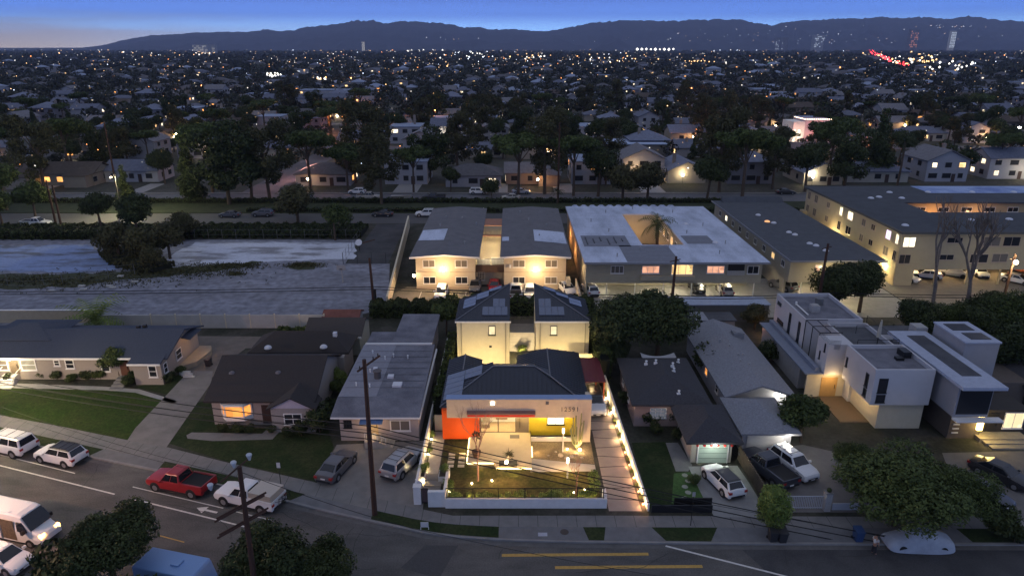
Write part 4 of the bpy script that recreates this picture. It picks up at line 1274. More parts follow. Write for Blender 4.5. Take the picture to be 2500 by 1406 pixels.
# ------------------------------------------------------------ white roofed courtyard block
b2 = thing('apartment_block', 'large white roofed apartment block with palm courtyard and lit carports under it', 'apartment building', (24, 95, 0))
z = 6.0
X0, X1, Y0, Y1 = 10.8, 36.6, 95.2, 130.5
cx0, cx1, cy0, cy1 = 20.4, 27.0, 103.0, 124.0
M_OLIVEW = mat('olive_grey_stucco', (.38, .34, .25), .9, .06, 1)
w = MB()
w.box(X0, X1, Y0, cy0, 2.35, z - .2); w.box(X0, cx0, cy0, Y1 - .1, 0, z - .2); w.box(cx1, X1, cy0, Y1 - .1, 0, z - .2); w.box(cx0, cx1, cy1, Y1 - .1, 0, z - .2)
w.box(X0, X0 + .3, Y0, cy0, 0, 2.34); w.box(X0, X1, cy0 - 2.2, cy0 - 2.0, 0, 2.34)
w.build('wall', M_OLIVEW, b2)
r = MB()
r.box(X0 - .4, X1 + .5, Y0 - 1.6, cy0, z - .19, z); r.box(X0 - .4, cx0, cy0, Y1, z - .19, z); r.box(cx1, X1 + .5, cy0, Y1, z - .19, z); r.box(cx0, cx1, cy1, Y1, z - .19, z)
for k in range(12): r.tube((X0 + 1.5 + k * 1.7, Y1, z - .45), (X0 + 1.5 + k * 1.7, Y1 + 1.2, z - .7), .75, .75, 10)
r = r.build('roof', M_WHROOF, b2)
MB().box(X0 - .44, X1 + .54, Y0 - 1.66, Y0 - 1.6, z - .24, z + .04).box(X0 - .44, X0 - .4, Y0 - 1.6, Y1, z - .24, z + .04).box(X1 + .5, X1 + .54, Y0 - 1.6, Y1, z - .24, z + .04).build('fascia', mat('grey_fascia', (.25, .25, .26), .7, .05), b2)
for a, b, c, d in ((16.6, 24.2, 93.8, 102.6), (27.6, 32.0, 103.5, 108.5), (11.2, 18.5, 102.0, 108.5)):
    MB().box(a, b, c, d, z + .003, z + .012).build('roof_patch', mat('grey_patch', (.17, .175, .20), .9, .12, 1.5), r)
for k in range(6): MB().box(11.8 + k * 1.15, 11.95 + k * 1.15, 103.0 + (k % 3), 107.4 - (k % 2), z + .02, z + .10).build('roof_pipe', M_DARK, r)
for x, y in ((19.5, 100), (24, 101), (29, 110), (31, 98), (33.5, 103.5), (30, 125), (14, 118), (17.5, 125), (23, 128), (28.2, 117), (33, 115), (16.2, 111), (15.5, 96.5)):
    vent_pipe(b2, x, y, z, .5, .08, m=MATS['vent_grey'])
for x, y in ((30.3, 116), (32.1, 104)): MB().ball((x, y, z), .5, 12, .7, True).build('dome_skylight', MATS['skylight_white'], r)
for u, ww, p in ((15.4, 1.9, M_GLASSB), (20.3, 2.6, M_LITP), (24.9, 3.2, M_LITW), (29.8, 2.6, M_LITP)):
    win(b2, 'f', Y0, u, 4.45, ww, 1.2 if ww < 2.7 else 1.6, p, v=2, t=.09)
win(b2, 'f', Y0, 33.9 + 1.4, 4.4, 1.7, 1.25, M_GLASS, v=1, t=.09)
MB().box(31.6, 34.0, Y0 - .05, Y0 - .001, 3.7, 5.3).build('balcony_opening', mat('deep_shadowed_opening', (.03, .03, .03), .9, 0), b2)  # flat dark panel; the shade of the recess is put into its colour
m = MB(); m.box(31.5, 34.1, Y0 - .12, Y0 - .06, 3.6, 4.3)
m.build('balcony_lattice', mat('lattice', (.42, .40, .36), .9, .3, 12), b2)
# balconies projecting under the lit windows
MB().box(18.9, 26.8, Y0 - .5, Y0 - .002, 2.9, 3.6).build('balcony_front', M_OLIVEW, b2)
for x in (14, 18.2, 22.4, 26.6, 30.8, 35.8): MB().tube((x, Y0 + .3, KB), (x, Y0 + .3, 2.35), .08).build('column', M_TRIM, b2)
t = MB()
for x in (13, 21, 25, 29, 33):
    MB().box(x - .6, x + .6, 98.0, 98.15, 2.24, 2.33).build('tube_lamp', emit('tube_glow', (1, .95, .78), 6), b2)
    light(x, 97.6, 2.1, 230, (1, .88, .62), .3, b2)
# courtyard lights and windows
MB().box(cx0 + .01, cx1 - .01, cy0 + .01, cy1 - .01, KB, .25).build('court_floor', mat('court_brown', (.12, .08, .05), .9, .2), b2)
for x, y, e in ((23.5, 106, 120), (24, 115, 170), (22.5, 121, 240)): light(x, y, 3.0, e, (1, .58, .26), .2, b2)
for k in range(6): win(b2, 'l', cx1, 105.5 + k * 3.0, 4.3, 1.5, 1.3, M_GLASS if k % 2 else M_LITW, v=1)
m = MB()
for k in range(14): m.ball((21 + k * .35, 106.5, 3.0 - .15 * math.sin(k * .9)), .07, 6)
m.build('string_lights', emit('string_glow', (1, .75, .4), 8), b2)
MB().box(X0 - .31, X0 - .001, 96, 97, 0, 0.3).build('plinth', M_OLIVEW, b2)
light(10.2, 99, 3.5, 30, WARM, .2, b2)

# flat grey carport roof strip in front (over the rear garages)
gr = thing('garage_row', 'row of low garages with pale flat roof in front of the lit carports', 'garage', (24, 88, 0))
MB().box(16.5, 34.5, 85.6, 88.0, 0, 2.5).build('wall', mat('dark_stucco', (.11, .11, .105), .9, .08), gr)
MB().box(16.3, 22.0, 85.5, 88.6, 2.5, 2.62).box(22.4, 34.7, 85.5, 88.6, 2.5, 2.62).build('roof', mat('pale_blue_roof', (.30, .34, .42), .9, .12), gr)
sh = thing('shed', 'small flat roofed shed with a pale door before the dark garage wall', 'shed', (23, 82, 0))
MB().box(20.8, 28.4, 80.6, 83.2, 0, 2.3).build('wall', M_GREYW, sh)
MB().box(20.6, 25.0, 80.4, 83.4, 2.3, 2.42).build('roof', mat('pale_shed_roof', (.24, .25, .28), .9, .1), sh)
MB().box(25.02, 28.6, 80.4, 83.4, 2.3, 2.40).build('dark_roof', M_TARD, sh)
door(sh, 'f', 80.6, 21.6, KB, .9, 1.9, M_GREYW)

# ------------------------------------------------------------ long grey roofed block (third)
b3 = thing('apartment_block', 'long two storey block with dark grey roof and a row of small dome skylights', 'apartment building', (47, 96, 0))
w = MB(); w.prism([(40.8, 95.6), (52.6, 95.6), (52.6, 135), (40.8, 135)], 2.35, 5.8); w.box(40.8, 41.1, 97, 135, 0, 2.34); w.box(41.1, 52.6, 103, 103.3, 0, 2.34)
w.build('wall', mat('khaki_stucco', (.38, .34, .26), .9, .06, 1), b3)
r = MB().box(40.3, 54.3, 94.4, 135.8, 5.81, 6.0).build('roof', mat('dark_grey_roof', (.075, .08, .09), .95, .14, .8), b3)
MB().box(40.3, 54.3, 94.34, 94.4, 5.76, 6.06).box(40.24, 40.3, 94.4, 135.8, 5.76, 6.06).build('fascia', MATS['grey_fascia'], b3)
MB().hexa([(42, 134, 6.0), (54, 134, 6.0), (54, 135.8, 6.0), (42, 135.8, 6.0)], [(42, 134.9, 7.0), (54, 134.9, 7.0), (54, 135.1, 7.0), (42, 135.1, 7.0)]).build('parapet', MATS['dark_grey_roof'], b3)
for x, y, g in ((45.3, 123, 0), (45.2, 118, 1), (46, 117, 0), (46.2, 110.5, 0), (46.6, 109, 0), (46.8, 103.6, 0), (47.3, 102.4, 0), (47.6, 99.6, 0)):
    MB().ball((x, y, 6.0), .48, 12, .6, True).build('dome_skylight', emit('dome_lit', (1, .5, .2), .8) if g else MATS['skylight_white'], r)
for k, p in enumerate((M_GLASS, M_LITC, M_GLASS, M_GLASS, M_GLASSB, M_GLASSB, M_GLASS, M_LITW, M_GLASS)):
    win(b3, 'l', 40.8, 131 - k * 4.1, 4.5, 1.3, 1.0, p, v=1)
win(b3, 'f', 95.6, 50.2, 4.5, 2.6, 1.4, M_LITP, v=1); win(b3, 'f', 95.6, 45.0, 4.5, 1.0, 1.1, M_LITP, v=0)
for x in (43, 46, 49, 52): MB().tube((x, 96, KB), (x, 96, 2.35), .07).build('column', M_TRIM, b3)
for x in (44, 49): light(x, 99, 2.0, 200, (1, .8, .5), .3, b3)
floodlight(47.0, 95.6, 3.3, 420, 'bright flood lamp on the front wall of the dark grey roofed block', (1, .8, .42))

# ------------------------------------------------------------ big three storey block at the right
b4 = thing('apartment_block', 'tall pale yellow three storey apartment block with dark flat roof and bare trees before it', 'apartment building', (75, 100, 0))
M_YEL = mat('yellow_stucco', (.42, .345, .215), .9, .05, 1)
w = MB()
ZT = 8.6
w.box(59.3, 118, 100.6, 112.5, 2.7, ZT); w.box(59.3, 70, 112.5, 136, 0, ZT); w.box(70, 118, 121.5, 136, 0, ZT)
w.box(59.3, 62.2, 100.6, 112.5, 0, 2.69); w.box(62.2, 118, 110, 110.3, 0, 2.69)
w.build('wall', M_YEL, b4)
r = MB(); r.box(58.9, 118, 99.9, 113.0, ZT, ZT + .25).box(58.9, 70.4, 113.0, 121.0, ZT, ZT + .25).box(58.9, 118, 121.0, 136.4, ZT, ZT + .25)
r = r.build('roof', mat('dark_flat_roof', (.062, .066, .072), .95, .18, .5), b4)
MB().box(80, 117.8, 129.3, 136.2, ZT + .253, ZT + .262).build('roof_patch', patchy('blue_white_roof', (.32, .40, .58), (.16, .22, .42), .15, .45, .6), r)
MB().box(58.75, 58.9, 99.9, 136.4, ZT - .05, ZT + .32).box(58.75, 118, 99.75, 99.9, ZT - .05, ZT + .32).build('fascia', mat('dark_trim', (.08, .08, .08), .8, .1), b4)
for x, y in ((66.3, 124.5), (68.3, 125.5), (72, 124.5), (72.5, 129.8), (80, 130), (88.5, 130), (96.5, 130), (74, 107.5), (80.5, 108), (85, 108), (61.5, 104)):
    MB().ball((x, y, ZT + .25), .55, 12, .5, True).build('dome_skylight', MATS['skylight_white'], r)
# left facade windows
for row, zc in ((0, 7.3), (1, 4.7)):
    for k, (yy, ww, hh_, p) in enumerate(((134.5, 1.3, 1.5, M_GLASSB), (131.2, 1.5, 1.5, M_GLASSB), (125.8, 1.3, 1.1, M_GLASSB), (120.6, 1.2, 1.6, M_LITC if row == 0 else M_GLASS), (117.0, 1.9, 1.5, M_LITC if row == 0 else M_GLASS), (112.2, 1.3, 1.2, M_GLASSB), (109.0, 1.3, 1.0, M_GLASS), (104.2, 1.5, 1.5, emit('lilac_window', (.85, .7, 1), 1.6, .3) if row == 0 else M_GLASSB), (101.6, .9, 1.6, M_LITC if row == 0 else M_GLASS))):
        win(b4, 'l', 59.3, yy, zc, ww, hh_, p, v=1, frame=MATS['tan_trim'])
for u, zc, ww, hh_, p in ((60.6, 7.1, 1.9, 1.6, M_LITC), (60.4, 4.4, 1.8, 1.5, M_GLASS), (67.5, 7.4, 2.4, .9, M_GLASS), (66.8, 4.7, 2.2, .9, M_GLASS), (73.2, 7.2, 2.6, 1.5, M_GLASSB), (76.2, 7.2, 2.6, 1.5, M_GLASS), (71.8, 4.5, 2.8, 1.4, M_GLASS), (75, 4.6, 2.4, 1.4, M_GLASSB), (80.2, 7.2, 2.4, 1.2, M_GLASS), (84, 7.2, 2.4, 1.2, M_GLASS), (80.2, 4.6, 2.4, 1.2, M_GLASS)):
    win(b4, 'f', 100.6, u, zc, ww, hh_, p, v=1, frame=MATS['tan_trim'])
for k in range(5): win(b4, 'f', 121.5, 74 + k * 4.2, 7.4, 2.0, .9, M_GLASS, v=1)
light(76, 119.5, 6.5, 300, (1, .45, .15), .3, b4); light(84, 119.5, 6.5, 200, (1, .5, .22), .3, b4)
MB().box(58.4, 59.29, 134.4, 136, 3, 4.2).build('balcony', M_YEL, b4)
for x in (66, 71, 76, 81, 86): MB().box(x - .12, x + .12, 101, 101.3, KB, 2.7).build('column', M_YEL, b4)
for x in (64.5, 69, 74, 79): light(x, 105, 2.3, 260, (1, .72, .38), .3, b4)
def walllamp_l(x, y, z, e, label, col=(1, .82, .42)):
    t = thing('wall_lamp', label, 'wall lamp', (x, y, z))
    MB().box(x - .12, x - .002, y - .12, y + .12, z - .08, z + .12).build('housing', M_DARK, t)
    MB().ball((x - .22, y, z), .2).build('lens', M_BULB, t)
    light(x - .6, y, z - .1, e * .4, col, .12, t); light(x - 2.4, y, z, e * .8, col, .2, t)
walllamp_l(59.3, 121.3, 2.6, 700, 'upper glowing lamp on the side of the pale yellow block')
walllamp_l(59.3, 103.6, 2.6, 600, 'lower glowing lamp on the side of the pale yellow block by its corner')

# ------------------------------------------------------------ low dark house with small green garage (right of the planted wall)
h4 = thing('hip_roof_house', 'small house with dark hipped roof and white vents beside the planted driveway wall', 'house', (15, 62, 0))
MB().box(11.9, 18.5, 58.6, 67.6, 0, 2.7).build('wall', mat('pinkish_wall', (.30, .22, .20), .9, .08), h4)
hip(MB(), 11.5, 19.2, 57.9, 68.4, 2.85, 1.5).build('roof', mat('black_shingle', (.048, .047, .052), .95, .25, 6), h4)
win(h4, 'f', 58.6, 14.2, 1.6, 1.6, 1.1, emit('dim_grey_pane', (.6, .65, .8), .12), v=2, hb=2)
win(h4, 'l', 11.9, 62, 1.6, 1.0, 1.1, M_GLASS, v=0, hb=1); win(h4, 'l', 11.9, 65.5, 1.6, 1.0, 1.1, M_GLASS, v=0, hb=1)
for x, y, z in ((14.0, 64.6, 3.9), (14.9, 64.2, 4.2), (16.6, 63.9, 4.0), (16.5, 62.9, 3.9), (16.2, 59.2, 3.3), (17.7, 66, 3.4)):
    vent_pipe(h4, x, y, z, .35, .09); MB().box(x - .2, x + .15, y - .12, y + .1, z - .1, z + .12).build('vent_flashing', M_TRIM, h4)
MB().ball((16.9, 57.9, 2.5), .08).build('porch_lamp', M_BULBW, h4)
light(15.6, 57.6, 2.3, 5, COOL, .1, h4)
g4 = thing('garage', 'small green doored garage hung with red lanterns under a bright lamp', 'garage', (17.7, 54, 0))
MB().box(15.9, 19.5, 52.4, 57.5, 0, 2.5).build('wall', mat('grey_cream', (.36, .33, .28), .9, .05), g4)
hip(MB(), 15.2, 20.2, 51.6, 58.4, 2.62, 1.3).build('roof', MATS['black_shingle'], g4)
gd = MB().box(16.55, 19.1, 52.33, 52.399, KB, 2.15)
gd = gd.build('garage_door', mat('mint_door', (.36, .44, .38), .6, .05), g4)
m = MB()
for k in range(3): m.box(16.6, 19.05, 52.31, 52.329, .6 + k * .5, .63 + k * .5)
m.build('panel_groove', mat('groove', (.15, .2, .17), .8, 0), gd)
MB().box(16.45, 16.54, 52.3, 52.399, KB, 2.25).box(19.11, 19.2, 52.3, 52.399, KB, 2.25).box(16.45, 19.2, 52.3, 52.399, 2.16, 2.26).build('door_frame', M_TRIM, g4)
lamp = thing('wall_lamp', 'bright white lamp above the small green garage door', 'wall lamp', (17.75, 52.2, 2.4))
MB().box(17.65, 17.85, 51.9, 52.39, 2.4, 2.45).build('bracket', M_TRIM, lamp); MB().ball((17.75, 51.75, 2.38), .13).build('bulb', M_BULBW, lamp)
light(17.75, 51.2, 2.3, 110, (.92, 1, .86), .1, lamp)
for k in range(6):
    x = 16.2 + k * .6
    if abs(x - 17.75) < .2: continue
    l_ = thing('paper_lantern', 'small round red paper lantern hanging over the green garage door', 'lantern', (x, 51.7, 2.3), group='red lanterns over the garage door')
    MB().ball((x, 51.7, 2.3), .14, 10, .8).build('shade', mat('lantern_red', (.55, .03, .02), .6, 0), l_)
    MB().tube((x, 51.7, 2.40), (x, 51.7, 2.5), .015).build('cord', M_DARK, l_)

# ------------------------------------------------------------ long pale roofed house with its garage
h5 = thing('long_house', 'long narrow house with pale grey shingle roof and a lit rear porch', 'house', (24.5, 68, 0))
M_SHPALE = mat('pale_shingle', (.20, .205, .225), .95, .22, 5, .3, stretch=(1, 1, 2))
gw5 = MB(); gwall(gw5, 21.3, 27.4, 60.8, 76.2, 0, 2.7, 1.0, 'y'); gw5.build('wall', mat('pale_grey_wall', (.34, .34, .37), .9, .06), h5)
r = MB(); gable(r, 20.8, 27.9, 59.4, 76.8, 2.85, 1.25, 'y'); r.build('roof', M_SHPALE, h5)
for k, y in enumerate((63.5, 67.5, 71.5)): win(h5, 'l', 21.3, y, 1.7, .9, 1.0, M_LITO if k == 1 else M_GLASS, v=0, hb=1)
for x, y, z in ((23.4, 70.5, 3.8), (24.0, 69.0, 3.9), (24.2, 66.6, 3.9), (24.7, 66.5, 3.9), (24.0, 65.2, 3.8), (24.6, 64.2, 3.9)):
    vent_pipe(h5, x, y, z, .3, .07, m=MATS['vent_grey'])
MB().box(25.6, 26.8, 72.5, 73.7, 3.3, 4.0).tube((26.2, 73.1, 4.0), (26.2, 73.1, 4.08), .5, .5, 14).build('air_conditioner', mat('ac_grey', (.2, .2, .21), .6, .1), h5)
MB().ball((26.6, 60.6, 2.5), .1).build('porch_lamp', M_BULBW, h5)
light(26.7, 60.0, 2.3, 110, (1, .95, .78), .1, h5)
g5 = thing('garage', 'garage with pale hipped roof and white slatted door behind the white car', 'garage', (23.2, 56, 0))
MB().box(20.9, 25.3, 53.9, 59.2, 0, 2.5).build('wall', MATS['pale_grey_wall'], g5)
hip(MB(), 20.4, 25.8, 53.0, 59.8, 2.65, 1.1).build('roof', M_SHPALE, g5)
gd = MB()
for k in range(12): gd.box(21.3, 24.6, 53.82 + .012 * (k % 2), 53.899, KB + k * .175, KB + k * .175 + .165)
gd.build('garage_door', mat('white_door', (.45, .45, .46), .6, .05), g5)
lamp = thing('wall_lamp', 'bright lamp over the white slatted garage door', 'wall lamp', (24.9, 53.7, 2.4))
MB().box(24.65, 24.85, 53.6, 53.89, 2.3, 2.4).build('bracket', M_TRIM, lamp); MB().ball((24.6, 53.5, 2.32), .09).ball((24.9, 53.5, 2.32), .09).build('bulb', M_BULBW, lamp)
light(24.75, 52.8, 2.2, 100, (1, .92, .78), .1, lamp)

# seams of the rolled roofing on the big flat roofs
M_SEAM = mat('roof_seam_tar', (.045, .045, .05), .8, .2, 3)
def roof_seams(parent, rects, z, step, axis='y', m_=None, seed=1):
    r_ = random.Random(seed); mb = MB()
    for (x0, x1, y0, y1) in rects:
        if axis == 'y':
            y = y0 + step
            while y < y1: mb.poly([(x0, y, z), (x1, y + .03, z), (x1, y + .09, z), (x0, y + .06, z)]); y += step * r_.uniform(.9, 1.1)
        else:
            x = x0 + step
            while x < x1: mb.poly([(x, y0, z), (x + .06, y0, z), (x + .09, y1, z), (x + .03, y1, z)]); x += step * r_.uniform(.9, 1.1)
    mb.build('roof_seams', m_ or M_SEAM, parent)
MPS = mat('pale_seam', (.30, .33, .39), .9, .2, 2)
def kid(parent, nm): return [c for c in parent.children if c.name.split('.')[0] == nm][0]
roof_seams(kid(b2, 'roof'), [(10.8, 20.2, 95, 130), (27.2, 36.8, 95, 130), (20.3, 27.1, 94, 102.8)], 6.016, 2.1, 'y', MPS, 1)
roof_seams(kid(b3, 'roof'), [(40.6, 54.0, 95, 133)], 6.006, 2.4, 'y', None, 2)
roof_seams(kid(b4, 'roof'), [(59.5, 110, 100.4, 112.6), (59.5, 80, 121.4, 136)], 8.856, 2.4, 'y', None, 3)
roof_seams(kid(h3, 'roof'), [(-16.4, -8.8, 58.6, 70)], 3.545, 1.5, 'y', None, 4)
# ------------------------------------------------------------ white cubic modern house (right)
M_WC = mat('white_render', (.46, .45, .46), .85, .05, 1)
mh = thing('cubic_house', 'white cubic two storey house with roof terraces and an orange lit side court', 'house', (36, 66, 0))
def roofed(x0, x1, y0, y1, z0, z1, par=.45, floor=None, name='block'):
    m = MB(); m.box(x0, x1, y0, y1, z0, z1 - par)
    t = .18
    m.box(x0, x1, y0, y0 + t, z1 - par, z1); m.box(x0, x1, y1 - t, y1, z1 - par, z1)
    m.box(x0, x0 + t, y0 + t, y1 - t, z1 - par, z1); m.box(x1 - t, x1, y0 + t, y1 - t, z1 - par, z1)
    o = m.build(name, M_WC, mh)
    MB().box(x0 + t, x1 - t, y0 + t, y1 - t, z1 - par + .002, z1 - par + .03).build('terrace_floor', floor or M_TAR, o)
    return o
roofed(34.0, 39.6, 57.6, 63.4, 3.0, 6.7)                       # front cube, upper storey
MB().box(35.3, 39.6, 58.2, 64.6, 0, 2.99).build('lower_wall', mat('cream_render', (.52, .46, .34), .9, .05), mh)
roofed(32.6, 39.0, 70.4, 79.0, 0, 6.6)                          # rear cube
roofed(35.0, 39.4, 63.42, 70.38, 0, 6.2, floor=M_TARD, name='middle_block')
MB().box(32.4, 34.98, 64.0, 66.4, 3.0, 6.4).build('side_bay', M_WC, mh)
MB().box(31.0, 32.58, 66.5, 78.0, 0, 2.9).build('lower_wing', M_GREYW, mh)
MB().box(30.6, 32.58, 64.2, 78.2, 2.901, 3.05).box(31.7, 32.2, 64.6, 78.0, 3.051, 3.5).build('wing_roof', mat('blue_grey_flat_roof', (.20, .22, .27), .9, .1), mh)
for u, zc, h_ in ((60.0, 5.05, 1.4), (60.0, 3.75, .8)): win(mh, 'l', 34.0, u - 1.2, zc, .55, h_, M_GLASS, v=0, frame=M_DARK)
win(mh, 'l', 34.0, 62.9, 5.0, .3, 1.0, M_GLASS, v=0, frame=M_DARK)
win(mh, 'f', 57.6, 34.9, 5.05, .85, 1.5, M_GLASS, v=0, frame=M_DARK); win(mh, 'f', 57.6, 34.9, 3.7, .85, .8, M_GLASS, v=0, frame=M_DARK)
for u in (71.6, 74.3): win(mh, 'l', 32.6, u, 4.6, .6, 2.4, M_GLASS, v=0, hb=1, frame=M_DARK)
win(mh, 'l', 32.6, 77.8, 5.7, 1.1, .35, M_GLASS, v=1, frame=M_DARK); win(mh, 'l', 32.6, 76.9, 3.7, 1.8, .4, mat('brown_pane', (.12, .06, .03), .3, 0), v=0, frame=M_DARK)
for u, zc, h_ in ((64.6, 5.8, .9), (65.5, 4.6, .9)): win(mh, 'l', 32.4, u, zc, .22, h_, M_GLASS, v=0, frame=M_DARK)
# metal stair frame and trellis
s = MB()
for y in (66.6, 68.4, 70.2):
    s.tube((32.6, y, 3.0), (32.6, y, 6.6), .05).tube((32.6, y, 6.6), (35.0, y, 6.6), .05)
s.tube((32.6, 66.6, 6.6), (32.6, 70.2, 6.6), .05).tube((33.8, 66.6, 6.6), (33.8, 70.2, 6.6), .05)
s.build('trellis', M_DARK, mh)
s = MB()
for k in range(8): s.tube((32.5, 64.1, 5.9 + k * .13), (33.6, 63.9, 5.9 + k * .13), .02, .02, 4).tube((32.5, 64.1, 5.9 + k * .13), (32.5, 66.2, 5.9 + k * .13), .02, .02, 4)
s.build('stair_rail', M_DARK, mh)
s = MB()
for a, b in (((35.1, 63.6), (39.3, 63.6)), ((39.3, 63.6), (39.3, 70.2)), ((36.8, 67.4), (39.3, 67.4))):
    s.tube((*a, 7.1), (*b, 7.1), .03); s.tube((*a, 6.2), (*a, 7.1), .03); s.tube((*b, 6.2), (*b, 7.1), .03)
s.build('terrace_rail', M_DARK, mh)
MB().box(37.5, 38.2, 60.4, 61.0, 6.28, 6.55).box(38.4, 39.2, 61.0, 62.2, 6.28, 6.9).build('roof_unit', M_DARK, mh)
MB().box(34.6, 35.5, 73.4, 74.3, 6.18, 7.0).tube((35.05, 73.85, 7.0), (35.05, 73.85, 7.08), .38, .38, 12).build('air_conditioner', M_GREYW, mh)
MB().tube((36.6, 76.2, 6.18), (36.6, 76.2, 7.0), .5, .5, 14).build('fan_unit', mat('fan_grey', (.13, .13, .13), .5, .1), mh)
s = MB(); s.tube((33.8, 76.0, 6.3), (33.8, 72.5, 6.3), .09); s.tube((33.8, 76.0, 6.15), (33.8, 76.0, 6.6), .12); s.build('duct', M_TRIM, mh)
um = thing('closed_parasol', 'folded pale parasol standing on the white cubic house roof terrace', 'parasol', (38.2, 65.5, 0))
MB().tube((38.2, 65.5, 5.78), (38.2, 65.5, 8.4), .05).build('pole', M_DARK, um)
MB().tube((38.2, 65.5, 6.6), (38.25, 65.5, 8.5), .24, .08, 8).build('canopy', mat('canvas', (.35, .33, .28), .9, .1), um)
# lit court below
MB().box(32.4, 35.28, 59.2, 64.6, KB, .2).build('deck', mat('timber_deck', (.12, .085, .055), .7, .2, 4, stretch=(1, 8, 1)), mh)
MB().box(31.0, 35.28, 64.61, 64.8, 0, 2.99).build('court_wall', MATS['cream_render'], mh)
door(mh, 'f', 64.61, 33.4, .2, 1.7, 2.2, mat('amber_door', (.42, .26, .10), .6, .1))
light(34.2, 60.5, 2.6, 110, (1, .68, .32), .2, mh); light(33.3, 63.6, 2.6, 80, (1, .66, .30), .2, mh)
light(30.6, 78.4, 2.6, 22, (1, .42, .22), .2, mh)

# ------------------------------------------------------------ grey cubic house (far right)
m2 = thing('cubic_house', 'grey cubic house with overhanging white edged roof and a glowing entry lamp', 'house', (44, 60, 0))
M_GC = mat('grey_render', (.27, .27, .29), .85, .06, 1)
MB().box(40.4, 43.6, 55.2, 66.5, 3.1, 6.4).build('upper_wall', M_GC, m2)
r = MB().box(39.9, 43.9, 54.0, 66.9, 6.41, 6.7).build('roof', mat('pale_membrane', (.34, .37, .45), .9, .1), m2)
MB().box(41.2, 43.0, 56.3, 65.6, 6.701, 6.74).build('roof_well', M_TARD, r)
MB().box(40.6, 43.5, 55.14, 55.199, 3.4, 6.3).build('loggia', M_GLASS, m2)
MB().box(40.3, 44.6, 54.4, 55.13, 2.95, 3.12).build('balcony_slab', M_TRIM, m2)
MB().box(41.2, 44.2, 56.4, 66, 0, 3.09).build('lower_wall', mat('dark_render', (.11, .09, .075), .9, .1), m2)
MB().box(44.3, 49.0, 57.0, 60.5, 0, 2.8).build('entry_wall', mat('dark_timber', (.05, .045, .04), .9, .1), m2)
roof2 = MB().box(44.5, 47.9, 61.4, 66.6, 0, 7.7).build('rear_block', M_GC, m2)
MB().box(44.4, 48.0, 61.3, 66.7, 7.7, 7.85).build('rear_roof', MATS['pale_membrane'], m2)
MB().box(45.0, 47.2, 64.3, 66.0, 7.851, 7.90).build('skylight', M_DARK, m2)
MB().box(45.4, 47.4, 62.0, 63.6, 7.851, 7.90).build('skylight', M_DARK, m2)
MB().box(47.91, 52, 61.0, 66.4, 0, 3.6).build('side_wing', MATS['dark_render'], m2)
MB().box(43.0, 44.2, 67.0, 68.4, 0, 7.0).build('chimney', M_GREYW, m2)
MB().box(36.5, 44.8, 67.0, 71.0, 0, 5.6).build('rear_terrace', M_GC, m2)
MB().box(36.6, 44.7, 68.5, 70.9, 5.601, 5.64).build('terrace_floor', M_TARD, m2)
door(m2, 'f', 57.0, 45.6, .3, 1.0, 2.2, mat('black_door', (.03, .03, .03), .4, 0))
win(m2, 'f', 57.0, 47.6, 1.7, 1.9, 1.7, emit('soft_room_glow', (1, .78, .45), 1.1, .4, 1), v=1, hb=0, frame=M_TRIM)
for k in range(5): MB().box(41.5, 42.1, 56.3, 56.38, .7 + k * .45, .82 + k * .45).build('wall_slot', M_TRIM, m2)
for k in range(3): MB().box(44.2 - k * .2, 47.8 + k * .3, 54.4 + k * .6, 55.0 + k * .6 if k < 2 else 56.9, KB, .3 + k * .12).build('entry_step', mat('entry_stone', (.30, .26, .18), .8, .1), m2)
sc = thing('wall_sconce', 'tall glowing yellow sconce beside the grey cubic house entry', 'wall lamp', (44.0, 56.2, 0))
MB().box(43.75, 44.2, 56.15, 56.39, 1.1, 2.5).build('diffuser', emit('sconce_glow', (1, .72, .22), 9), sc)
MB().box(43.7, 44.25, 56.2, 56.395, 2.51, 2.6).build('cap', M_DARK, sc)
light(44.0, 55.3, 1.8, 130, (1, .72, .28), .3, sc)
# pair of far right windows
p = thing('dark_house', 'dark house at the far right edge with one slatted orange window', 'house', (53, 62, 0))
MB().box(51.3, 60, 60.5, 70, 0, 3.4).build('wall', mat('dark_wall', (.05, .05, .05), .9, .1), p)
hip(MB(), 50.9, 60.5, 60, 70.5, 3.4, 1.4).build('roof', MATS['black_shingle'], p)
win(p, 'f', 60.5, 52.3, 2.2, 1.2, 1.2, M_LITO, v=5, frame=M_DARK)
# ------------------------------------------------------------ vehicles
def paint(name, rgb, rough=.35, metal=0.0, spec=.6):
    return mat('paint_' + name, rgb, rough, 0.0, metal=metal, spec=spec)
P_WHITE = paint('white', (.62, .62, .62)); P_SILVER = paint('silver', (.34, .34, .35), .35, .5)
P_BLACK = paint('black', (.02, .02, .022), .3); P_GREY = paint('grey', (.12, .12, .13), .35, .4)
P_RED = paint('red', (.26, .010, .014), .3); P_ORANGE = paint('orange', (.7, .12, .02)); P_TAN = paint('champagne', (.42, .38, .32), .4, .3)
P_NAVY = paint('dark_blue_grey', (.05, .055, .07), .3, .3)
M_TYRE = mat('tyre', (.02, .02, .02), .9, 0); M_RIM = mat('alloy', (.32, .32, .33), .4, 0, metal=.7)
M_CHROME = mat('chrome', (.5, .5, .5), .25, 0, metal=.9)
M_CGLASS = glassy('car_glass', (.012, .014, .018), .06)
M_HEAD = mat('headlight_lens', (.55, .55, .56), .2, 0, spec=.8); M_TAIL = mat('tail_lens', (.30, .02, .02), .3, 0)
M_PLATE = mat('plate', (.6, .6, .6), .6, 0)

